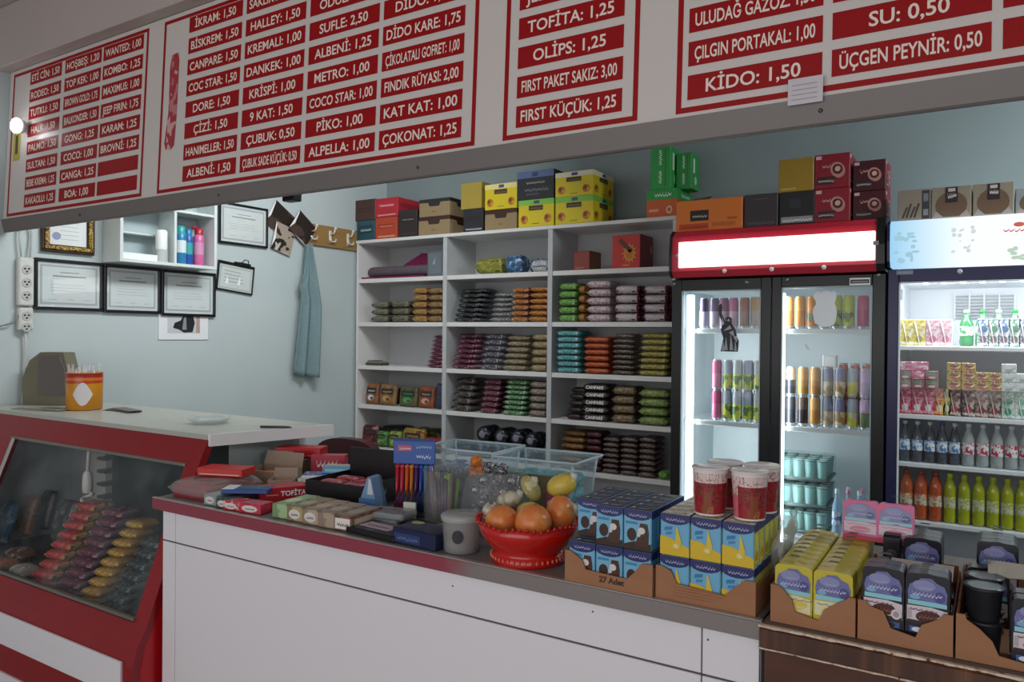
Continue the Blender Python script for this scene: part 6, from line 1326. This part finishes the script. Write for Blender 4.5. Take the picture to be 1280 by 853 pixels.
m.build('foot_beads', t)
m = MB()
for k in range(48): a = 2*PI*k/48; m.ball((.127*math.cos(a), .127*math.sin(a), .096+.006*abs(math.sin(k*PI/6))), .0045, .0045, .0045, rp_, 6, 5)
m.build('rim_beads', t)
org = noisy([(0, 'd8641a'), (.5, 'e07a24'), (.72, 'e89a50')], 40, .3, sharp=False, name='orange_peel', bump=.15); yel = noisy([(0, 'c4a42a'), (.6, 'd4b83c'), (.8, 'dcc878')], 30, .3, sharp=False, name='lemon_peel'); palef = noisy([(0, 'a89c5a'), (.5, 'c4bc8c'), (.72, 'dcd8b8')], 45, .35, name='pale_wrapped')
wrapf = see_through('f0e6d8', .93, .10, 'fruit_film')
def fruit(name, label, px, py, r, mt, ax=(1, 1, 1), Y=None, rot=(0, 0, 0), tail=True):
    p = onY(px, py, Y); o = thing(name, label, 'fruit', p); o.rotation_euler = rot
    m = MB(); m.ball((0, 0, 0), r*ax[0], r*ax[1], r*ax[2], mt, 18, 12, None, .03, int(px)); m.lathe([(0, -.002), (.004, -.001), (.003, .002), (0, .003)], mat('5a6a2c', .5), 8, T(z=r*ax[2])); m.build('flesh', o)
    m = MB(); m.ball((0, 0, 0), r*ax[0]*1.03, r*ax[1]*1.03, r*ax[2]*1.03, wrapf, 14, 9, None, .07, int(px)+1)
    if tail: m.ball((r*ax[0]*.9, 0, r*ax[2]*.35), .013, .008, .014, see_through('ece6dc', .4, .2, 'twisted_film'), 8, 5, None, .5, int(py))
    m.build('film', o)
def bfruit(name, label, dx, dy, dz, r, mt, ax=(1, 1, 1), rot=(0, 0, 0), tail=True):
    o = thing(name, label, 'fruit', (BX+dx, BY+dy, CZ+dz)); o.rotation_euler = rot
    m = MB(); m.ball((0, 0, 0), r*ax[0], r*ax[1], r*ax[2], mt, 18, 12, None, .03, int(r*9999+dx*999)); m.lathe([(0, -.002), (.004, -.001), (.003, .002), (0, .003)], mat('5a6a2c', .5), 8, T(z=r*ax[2])); m.build('flesh', o)
    m = MB(); m.ball((0, 0, 0), r*ax[0]*1.02, r*ax[1]*1.02, r*ax[2]*1.02, wrapf, 14, 9, None, .02, 5)
    if tail: m.ball((r*ax[0]*.95, 0, r*ax[2]*.35), .011, .007, .012, see_through('ece6dc', .5, .2, 'twisted_film'), 8, 5, None, .5, 7)
    m.build('film', o)
bfruit('orange', 'wrapped orange at the front left of the red basket', -.044, -.052, .098, .0405, org, (1, 1, .95), (0, .2, 2.6))
bfruit('orange', 'large wrapped orange at the front right of the red basket', .042, -.046, .104, .045, org, (1, 1, .97), (0, .1, .4), False)
bfruit('orange', 'wrapped orange resting at the right behind the large orange', .068, .042, .112, .041, org, (.9, 1, 1.12), (0, 0, .3))
bfruit('lemon', 'wrapped lemon between the two front oranges', -.010, .022, .108, .030, yel, (1.15, .9, .9), (0, -.2, .3), False)
bfruit('lemon', 'large yellow lemon on top right of the red basket', .044, .090, .172, .032, yel, (1.25, .95, .9), (0, -.4, .2))
bfruit('wrapped_pear', 'pale green wrapped fruit leaning at the top of the basket', -.036, .072, .158, .025, palef, (.85, .85, 1.45), (0, -.6, .2))
bfruit('garlic_bulb', 'pale wrapped bulb at the left rim of the red basket', -.100, -.018, .108, .020, noisy([(0, 'b8ac98'), (.5, 'd8d0c0')], 40, .5, name='pale_skin'), (1.1, 1, .9), (0, 0, 2.5))
bfruit('wrapped_pear', 'whitish wrapped fruit behind the front left orange', -.082, .040, .128, .027, noisy([(0, 'a8a080'), (.45, 'ccc4b0'), (.7, 'e0dad0')], 45, .4, name='whitish_wrapped'), (1.25, .9, .85), (0, -.3, .3))
bfruit('wrapped_pear', 'yellow wrapped fruit deep in the middle of the red basket', -.015, .058, .075, .035, yel, (1, .9, .9), (0, 0, 0), False)

# ------------------------------------------------------------------ trays of drink boxes
def notch_tray(name, label, x0, x1, y0, y1, h, low, mt, notch, text=None, lines=None, z=CZ):
    w, d = x1-x0, y1-y0; t = .004; m = MB(); k = notch
    m.prism([(-w/2, 0), (w/2, 0), (w/2, h), (w/2-.014, h)] + [(w*b, hh) for b, hh in reversed(k)] + [(-w/2+.014, h), (-w/2, h)], 1, -d/2, -d/2+t, mt)
    m.box(-w/2, -w/2+t, -d/2+t, d/2, 0, h, mt, .0008); m.box(w/2-t, w/2, -d/2+t, d/2, 0, h*.85, mt, .0008); m.box(-w/2+t, w/2-t, d/2-t, d/2, 0, h, mt, .0008); m.box(-w/2+t, w/2-t, -d/2+t, d/2-t, 0, .002, mt, .0005)
    f = front(w, d)
    if text: m.text(text, w*.35, w*.75, .012, .013, f, fl('3a241a'), 2, .03)
    if lines:
        for i in range(4): m.squig(w*.18, w*(.72-.04*i), .030-.006*i, .002, f, fl('8a3a30' if i < 2 else '7a5a48'), 2, 12)
    o = m.build(name, None, ((x0+x1)/2, (y0+y1)/2, z)); return tag(o, label, 'tray')
BWD, BH, BD = .0655, .0868, .040
def milk_box(kind):
    w, h, d = BWD*.97, BH, BD*.96; m = MB(); f = front(w, d); r_ = right(w, d)
    sky = fl('6fb0d4' if kind else '78b4d2', .3); m.box(-w/2, w/2, -d/2, d/2, 0, h, {'f': sky, 'r': fl('d8cc3c' if kind else '5a9cc4', .3), 'l': sky, 't': fl('e8e2c0' if kind else '3a3640', .35), 'e': sky}, .0018)
    nb = fl('2a2c66', .3)
    m.flat([(0, h*.86), (w*.1, h*.80), (w*.3, h*.755), (w*.5, h*.745), (w*.7, h*.755), (w*.9, h*.80), (w, h*.86), (w, h), (0, h)], f, nb); m.squig(w*.18, w*.82, h*.88, h*.10, f, fl('a8acd0'), 2, 7)
    m.rect(0, d, h*.80, h, r_, nb)
    if kind:
        m.flat([(0, 0), (w, 0), (w, h*.22), (w*.7, h*.30), (w*.35, h*.42), (0, h*.45)], f, fl('dcb828', .3)); m.flat([(w*.14, h*.58), (w*.4, h*.62), (w*.42, h*.70), (w*.16, h*.67)], f, fl('3a7ab0', .3), 2); m.flat([(w*.2, h*.48), (w*.40, h*.51), (w*.42, h*.57), (w*.2, h*.55)], f, fl('4a86b8', .3), 2)
        # plain banana
        m.flat([(w*.56, h*.70), (w*.60, h*.70), (w*.66, h*.55), (w*.74, h*.36), (w*.70, h*.20), (w*.56, h*.16), (w*.42, h*.22), (w*.40, h*.28), (w*.52, h*.32), (w*.55, h*.48)], f, fl('dcc040', .3), 3); m.flat([(w*.46, h*.22), (w*.56, h*.18), (w*.67, h*.22), (w*.6, h*.30), (w*.50, h*.29)], f, fl('e8d890', .3), 4); m.rect(d*.1, d*.9, h*.08, h*.72, r_, fl('e0d858')); m.ell(d*.5, h*.25, d*.28, h*.12, r_, fl('c8a428'), 2)
    else:
        # cocoa swirls and a milk splash
        dk_ = fl('3a2218', .3); m.flat([(0, 0), (w, 0), (w, h*.20), (w*.75, h*.14), (w*.4, h*.22), (0, h*.12)], f, dk_); m.ell(w*.30, h*.38, w*.17, h*.16, f, dk_, 2); m.flat([(w*.42, h*.12), (w*.9, h*.1), (w*.92, h*.45), (w*.86, h*.68), (w*.6, h*.68), (w*.55, h*.4)], f, fl('4a2a1e', .3), 2); m.ell(w*.66, h*.50, w*.13, h*.085, f, fl('d8d4d4'), 3); m.ell(w*.56, h*.40, w*.07, h*.06, f, fl('cfc8c8'), 3); m.rect(w*.08, w*.5, h*.64, h*.70, f, fl('3c84b4'), 2)
    tp = top(w, d, h)
    if kind: m.flat([(w*.1, d*.2), (w*.9, d*.35), (w*.85, d*.7), (w*.12, d*.6)], tp, fl('f0ead0')); m.rect(w*.7, w*.82, d*.3, d*.6, tp, fl('c8b050'), 2)
    else: m.flat([(w*.05, d*.2), (w*.7, d*.3), (w*.95, d*.6), (w*.2, d*.7)], tp, fl('8f8f98')); m.rect(w*.2, w*.45, d*.35, d*.6, tp, fl('56525c'), 2)
    m.box(-w*.30, -w*.2, -d*.1, d*.1, h, h+.0015, fl('d8d8dc'), .0005)
    return m.mesh('drink_box')
MILK = [milk_box(0), milk_box(1)]
def boxgrid(kind, x0, y0, cols, rows, z, lname, skip=(), pitch=.0605):
    for i in range(cols):
        for j in range(rows):
            if (i, j) in skip: continue
            o = bpy.data.objects.new('drink_box', MILK[kind]); COL.objects.link(o); o.location = (x0+pitch*(i+.5), y0+BD*(j+.5), z)
            fl_ = ('cocoa milk', 'banana milk')[kind]; row = ('front row', 'second row', 'third row', 'fourth row', 'back row')[j]; colm = ('left', 'middle', 'right')[i]
            tag(o, f'{fl_} box, {lname} layer, {row}, {colm} column, in the brown tray', 'drink box', f'{fl_} boxes in the tray, {lname} layer')
cardt = noisy([(0, '9a6c4e'), (1, 'a8795a')], 14, .7, (1, 1, 3), 2, False, name='brown_tray_card', spec=.2)
x0, x1 = -.818, -.6085
notch_tray('carton_tray', 'brown card tray of cocoa milk boxes lettered 27 Adet', x0, x1, 1.524, 1.742, .068, .03, cardt, [(-.30, .052), (-.25, .032), (.22, .028), (.30, .045), (.38, .066)], '27 Adet')
boxgrid(0, x0+.0055, 1.531, 3, 5, CZ+.0025, 'lower', (), .0662)
boxgrid(0, x0+.0055, 1.531, 3, 5, CZ+.0035+BH+.0015, 'upper', ((0, 0),), .0662)
x0, x1 = -.6045, -.396
notch_tray('carton_tray', 'brown card tray of banana milk boxes at the right end of the counter', x0, x1, 1.532, 1.745, .068, .03, cardt, [(-.34, .060), (-.28, .036), (.20, .030), (.30, .05), (.40, .068)], None, True)
boxgrid(1, x0+.005, 1.539, 3, 5, CZ+.0025, 'lower', (), .0662)
boxgrid(1, x0+.005, 1.539, 3, 5, CZ+.0035+BH+.0015, 'upper', (), .0662)
# loose film at the right end of the tray
m = MB(); vs = []; nu, nv = 12, 8; rd = random.Random(2)
for j in range(nv+1):
    for i in range(nu+1):
        y = 1.62+.135*i/nu; z = CZ+.05+.125*j/nv; vs.append((-.392+.022*j/nv*(1-.4*math.sin(i*1.3))+.008*math.sin(i*1.9+j)+.012*math.sin(PI*i/nu), y, z+.01*math.sin(i*.9)))
m.add(vs, [(j*(nu+1)+i, j*(nu+1)+i+1, (j+1)*(nu+1)+i+1, (j+1)*(nu+1)+i) for j in range(nv) for i in range(nu)], see_through('d4d8dc', .5, .15, 'crumpled_film'), True)
place(m, 'torn_film', 'crumpled clear film hanging at the right end of the banana milk tray', 'film', 0, 0, 0)
# tall cups
def cup_mesh():
    m = MB(); r0, r1, h = .031, .0365, .100; n = 40
    pw_ = mat('e4d8d4', .3); pic = noisy([(0, '8a1e26'), (.44, 'a02c34'), (.52, '6a2420'), (.58, '8f4a34'), (.64, '8a1c24'), (.74, 'c09084')], 75, .3, (1, 1, .7), 3, name='dessert_print'); pk = fl('cf6a76', .3); scr = noisy([(0, 'dcc8c4'), (.50, 'b87a80'), (.56, 'e0d0cc')], 120, .3, (1, 1, .5), 2, name='script_print'); red_ = fl('9c222a', .3); tan_ = noisy([(0, '8a4a2c'), (.52, 'a8683c'), (.64, '6a3420')], 60, .3, name='glass_print')
    for z0, z1, k_ in ((0, .004, 0), (.004, .022, 1), (.022, .05, 2), (.05, .068, 3), (.068, .088, 4), (.088, .096, 0)):
        vs = []; fs = []; ml = []
        for z in (z0, z1):
            r = r0+(r1-r0)*z/h
            for k in range(n): vs.append((r*math.cos(2*PI*k/n), r*math.sin(2*PI*k/n), z))
        for k in range(n):
            fs.append((k, (k+1) % n, n+(k+1) % n, n+k)); s = k % 20
            side = s in (15, 16, 17, 18)
            ml.append((pw_, pk if side else (tan_ if 2 < s < 8 else red_), pk if side else (tan_ if 3 < s < 7 else pic), scr if side else pic, scr)[k_])
        m.add(vs, fs, ml, True)
    m.lathe([(r1*.985, .095), (r1*1.06, .0955), (r1*1.06, .098), (r1*.98, .0995), (0, .099)], mat('dedada', .25, name='white_lid_foil'), 32); m.lathe([(0, .001), (r0, .001)], pw_, 20)
    return m.mesh('dessert_cup')
CM = cup_mesh(); zc_ = CZ+.0035+BH*2+.0045
for i, (x, y, r, lab) in enumerate(((-.505, 1.580, 4.0, 'red and brown dessert cup on the banana milk boxes, front left'), (-.424, 1.584, 4.4, 'red and brown dessert cup on the banana milk boxes, front right'), (-.498, 1.662, 3.3, 'red and brown dessert cup on the banana milk boxes, back left'), (-.420, 1.666, 2.2, 'red and brown dessert cup on the banana milk boxes, back right'))):
    o = bpy.data.objects.new('dessert_cup', CM); COL.objects.link(o); o.location = (x, y, zc_); o.rotation_euler = (0, 0, r); tag(o, lab, 'dessert cup')

# ------------------------------------------------------------------ pudding packs on the side table
def pud_mesh(kind, w=.0690, h=.108, d=.031):
    body, lowc, acc = {'yellow': ('c8b83a', 'e4dcb0', 'd8c040'), 'dark': ('1e1a24', 'd8ccd0', '4a241c'), 'pink': ('d05a90', 'e0c4d4', 'c06a7a')}[kind]
    m = MB(); bm = fl(body, .28); out = [(-w/2, 0), (w/2, 0), (w/2, h*.86)]
    for k in range(1, 8): a = k/8*PI/2; out.append((w/2-.011+.011*math.cos(a), h*.90+.009*math.sin(a)))
    out += [(w*.2, h*.985), (0, h), (-w*.2, h*.985)]
    for k in range(7, 0, -1): a = k/8*PI/2; out.append((-w/2+.011-.011*math.cos(a), h*.90+.009*math.sin(a)))
    out.append((-w/2, h*.86))
    m.prism(out, 1, -d/2, d/2, bm)
    f = ((-w/2, -d/2, 0), (1, 0, 0), (0, 0, 1))
    # blue cloud-like emblem with a light script stroke
    m.rect(w*.06, w*.94, h*.47, h*.545, f, fl('8fd0dc', .3)); m.flat([(w*.07, h*.56), (w*.93, h*.54), (w*.95, h*.70), (w*.88, h*.82), (w*.72, h*.86), (w*.60, h*.93), (w*.36, h*.92), (w*.26, h*.85), (w*.10, h*.80), (w*.05, h*.68)], f, fl('6e72a6' if kind != 'pink' else '7f80b0', .3), 2); m.ell(w*.42, h*.80, w*.26, h*.09, f, fl('8c90bc', .3), 3); m.ell(w*.78, h*.64, w*.13, h*.09, f, fl('50508c', .3), 3); m.ell(w*.22, h*.60, w*.12, h*.04, f, fl('7fb0d4', .3), 3)
    m.squig(w*.14, w*.82, h*.67, h*.10, f, fl('c8c8e4'), 4, 8, .2); m.squig(w*.3, w*.6, h*.77, h*.05, f, fl('b4b4d8'), 4, 5)
    # dessert picture
    m.flat([(w*.04, h*.20), (w*.96, h*.16), (w*.96, h*.42), (w*.6, h*.46), (w*.04, h*.45)], f, fl(lowc, .3), 2)
    if kind == 'dark':
        m.ell(w*.52, h*.30, w*.28, h*.10, f, fl('4a241a', .3), 3, 16, None, .15); m.squig(w*.28, w*.78, h*.31, h*.09, f, fl('8a5a48'), 4, 6); m.squig(w*.1, w*.7, h*.40, h*.05, f, fl('7a4a6a'), 4, 5, .3); m.ell(w*.82, h*.25, w*.12, h*.085, f, fl('d8d0d4'), 5); m.ell(w*.82, h*.25, w*.07, h*.05, f, fl('a89498'), 6); m.rect(w*.06, w*.14, h*.24, h*.40, f, fl('b4a8ac'), 4); m.flat([(w*.05, h*.16), (w*.95, h*.12), (w*.95, h*.2), (w*.05, h*.22)], f, fl('2c1418'), 3)
        m.rect(w*.1, w*.9, h*.015, h*.11, f, fl('3a5a9a')); m.ell(w*.3, h*.06, w*.15, h*.04, f, fl('e0e4ec'), 2); m.ell(w*.7, h*.06, w*.1, h*.04, f, fl('101018'), 2)
    elif kind == 'yellow':
        m.squig(w*.06, w*.95, h*.40, h*.05, f, fl('6a5a68'), 3, 4, .2); m.ell(w*.55, h*.29, w*.33, h*.09, f, fl('dcc85a', .3), 3, 16, None, .2); m.squig(w*.3, w*.85, h*.28, h*.05, f, fl('f0e8c0'), 4, 6); m.rect(w*.05, w*.4, h*.015, h*.11, f, fl('e4e4e8')); m.ell(w*.25, h*.06, w*.09, h*.04, f, fl('20202a'), 2); m.ell(w*.75, h*.07, w*.17, h*.05, f, fl('20202c'), 2); m.ell(w*.8, h*.06, w*.06, h*.03, f, fl('e4e4e8'), 3)
    else:
        m.squig(w*.06, w*.95, h*.40, h*.05, f, fl('b06a8a'), 3, 4, .2); m.ell(w*.5, h*.27, w*.3, h*.08, f, fl('d0809a', .3), 3); m.squig(w*.25, w*.75, h*.27, h*.06, f, fl('f0d8e0'), 4, 6); m.flat([(0, 0), (w, 0), (w, h*.1), (0, h*.13)], f, fl('c83a58'), 2)
    # tab slot on the sleeve top
    tp = ((-w/2, -d/2, h*.985), (1, 0, 0), (0, 1, 0)); m.flat([(w*.34, d*.12), (w*.66, d*.12), (w*.60, d*.55), (w*.40, d*.55)], tp, fl({'yellow': '5c5a30', 'dark': '3c3a40', 'pink': '8a3a5a'}[kind]), 28)
    # cups' bottoms at the sides
    for sx in (-1, 1):
        m.lathe([(.012, 0), (.013, .0004), (.010, .0006), (0, .0006)], fl({'yellow': 'd8d090', 'dark': '2c2c2e', 'pink': 'd8a0b8'}[kind], .3), 14, T(sx*w/2, 0, h*.3, ry=sx*PI/2)); m.lathe([(.011, 0), (.012, .0004), (.009, .0006), (0, .0006)], fl({'yellow': 'c8c080', 'dark': '39393c', 'pink': 'd8a0b8'}[kind], .3), 14, T(sx*w/2, 0, h*.62, ry=sx*PI/2))
    return m.mesh('pudding_pack')
PUD = {k: pud_mesh(k) for k in ('yellow', 'dark')}; PUD['pink'] = pud_mesh('pink', .0690, .084, .028)
def pud(kind, label, x, y, z, rot=0, tilt=0, grp=None):
    o = bpy.data.objects.new('pudding_pack', PUD[kind]); COL.objects.link(o); o.location = (x, y, z); o.rotation_euler = (-tilt, 0, rot); return tag(o, label, 'pudding pack', grp)
P1, P2, P3 = (-.366, -.214), (-.210, -.058), (-.054, .104)
notch_tray('carton_tray', 'brown card tray of yellow pudding packs, leftmost on the side table', P1[0], P1[1], 1.527, 1.875, .072, .03, cardt, [(-.36, .068), (-.24, .048), (-.20, .026), (.08, .018), (.14, .040), (.30, .058), (.42, .070)])
notch_tray('carton_tray', 'brown card tray of dark pudding packs, middle one on the side table', P2[0], P2[1], 1.527, 1.875, .072, .03, cardt, [(-.38, .064), (-.22, .058), (-.14, .030), (.12, .022), (.18, .046), (.36, .062)])
notch_tray('carton_tray', 'brown card tray of dark pudding packs cut by the right picture edge', P3[0], P3[1], 1.527, 1.875, .078, .03, cardt, [(-.40, .070), (-.28, .058), (-.16, .040), (-.10, .018), (.20, .012), (.30, .05)])
ROWS = ['front', 'second', 'third', 'fourth', 'fifth', 'sixth', 'seventh', 'eighth', 'last']
for j in range(9):
    for i in range(2):
        pud('yellow', f'yellow pudding pack, {ROWS[j]} row, {("left", "right")[i]} column of the leftmost side table tray', P1[0]+.0405+.0710*i, 1.551+.0325*j, CZ+.006+.0008*j, 0, 0, 'yellow pudding packs')
for i in range(2):
    pud('pink', f'pink pudding pack standing on the rear yellow packs, {("left", "right")[i]} one', onY(1073+44*i, 660, 1.80).x+.004, 1.805, CZ+.1165, .03, .12)
for j in range(2):
    for i in range(2):
        pud('dark', f'dark pudding pack, {("front", "second")[j]} row, {("left", "right")[i]} column of the middle tray', P2[0]+.0405+.0710*i, 1.551+.0325*j, CZ+.028, 0, 0)
m = MB(); m.box(-.07, .07, -.16, .16, 0, .024, fl('211d26', .35), .003); place(m, 'pudding_sleeve', 'dark flat sleeve under the packs of the middle tray', 'sleeve', (P2[0]+P2[1])/2, 1.703, CZ+.0025)
cupd = fl('26262a', .3)
def blackcup(label, x, y, z, rot=0, grp=None):
    m = MB(); m.lathe([(.022, 0), (.024, .002), (.0285, .052), (.0315, .055), (.0315, .058), (0, .057)], cupd, 20); m.lathe([(0, .0575), (.030, .0578)], fl('3a3a40', .25), 20); place(m, 'pudding_cup', label, 'pudding cup', x, y, z, rot, grp)
for i in range(2):
    for j in range(2): blackcup(f'black pudding cup in the gap of the middle tray, {("left", "right")[i]} {("front", "rear")[j]} one', P2[0]+.043+.068*i, 1.64+.066*j, CZ+.028)
m = MB(); vs = []; n = 10; rd = random.Random(8)
for i in range(n+1): x = -.055+.11*i/n; vs += [(x, -.03-.008*rd.random(), .0+.004*rd.random()), (x, .028, .014)]
m.add(vs, [(2*i, 2*i+2, 2*i+3, 2*i+1) for i in range(n)], fl('b4a8a4', .7)); m.add([(a, b, c-.0015) for a, b, c in vs], [(2*i+1, 2*i+3, 2*i+2, 2*i) for i in range(n)], fl('a09488', .7))
place(m, 'torn_flap', 'pale torn card flap lying over the cups of the middle tray', 'card', P2[0]+.090, 1.695, CZ+.094)
for j in range(3): pud('dark', f'dark pudding pack, rear block of the middle tray, {("front", "second", "third")[j]} one', P2[0]+.086, 1.785+.0325*j, CZ+.036)
pud('dark', 'dark pudding pack turned sideways left of the rear block in the middle tray', P2[0]+.030, 1.80, CZ+.036, PI/2)
m = MB(); m.box(-.07, .07, -.055, .055, 0, .0085, fl('211d26', .35), .003); place(m, 'pudding_sleeve', 'dark flat sleeve under the rear block of the middle tray', 'sleeve', (P2[0]+P2[1])/2, 1.81, CZ+.0268)
# right tray
pud('dark', 'dark pudding pack at the front right of the tray cut by the picture edge', P3[0]+.115, 1.552, CZ+.012)
pud('dark', 'dark pudding pack behind the front one of the tray cut by the picture edge', P3[0]+.113, 1.588, CZ+.012)
for j in range(2):
    blackcup(f'black pudding cup at the {("front", "rear")[j]} left of the tray cut by the picture edge', P3[0]+.040, 1.572+.066*j, CZ+.0045)
    blackcup(f'black pudding cup stacked upside on the {("front", "rear")[j]} left cup of the edge tray', P3[0]+.040, 1.572+.066*j, CZ+.0635)
m = MB(); m.add(vs, [(2*i, 2*i+2, 2*i+3, 2*i+1) for i in range(n)], fl('b8b0a4', .7)); m.add([(a, b, c-.0015) for a, b, c in vs], [(2*i+1, 2*i+3, 2*i+2, 2*i) for i in range(n)], fl('a09488', .7))
place(m, 'torn_flap', 'pale torn card flap lying in the tray cut by the picture edge', 'card', P3[0]+.100, 1.690, CZ+.118)
pud('dark', 'dark pudding pack lying back behind the black cups of the edge tray', P3[0]+.045, 1.715, CZ+.012, 0, .0)
for j in range(3): pud('dark', f'dark pudding pack, rear block of the edge tray, {("front", "second", "third")[j]} one', P3[0]+.060, 1.785+.0325*j, CZ+.048)
m = MB(); m.box(-.072, .072, -.055, .055, 0, .044, fl('211d26', .35), .003); place(m, 'pudding_sleeve', 'dark sleeve block under the rear packs of the edge tray', 'sleeve', (P3[0]+P3[1])/2, 1.815, CZ+.0025)
m = MB(); m.box(-.07, .07, -.045, .045, 0, .012, fl('211d26', .35), .003)
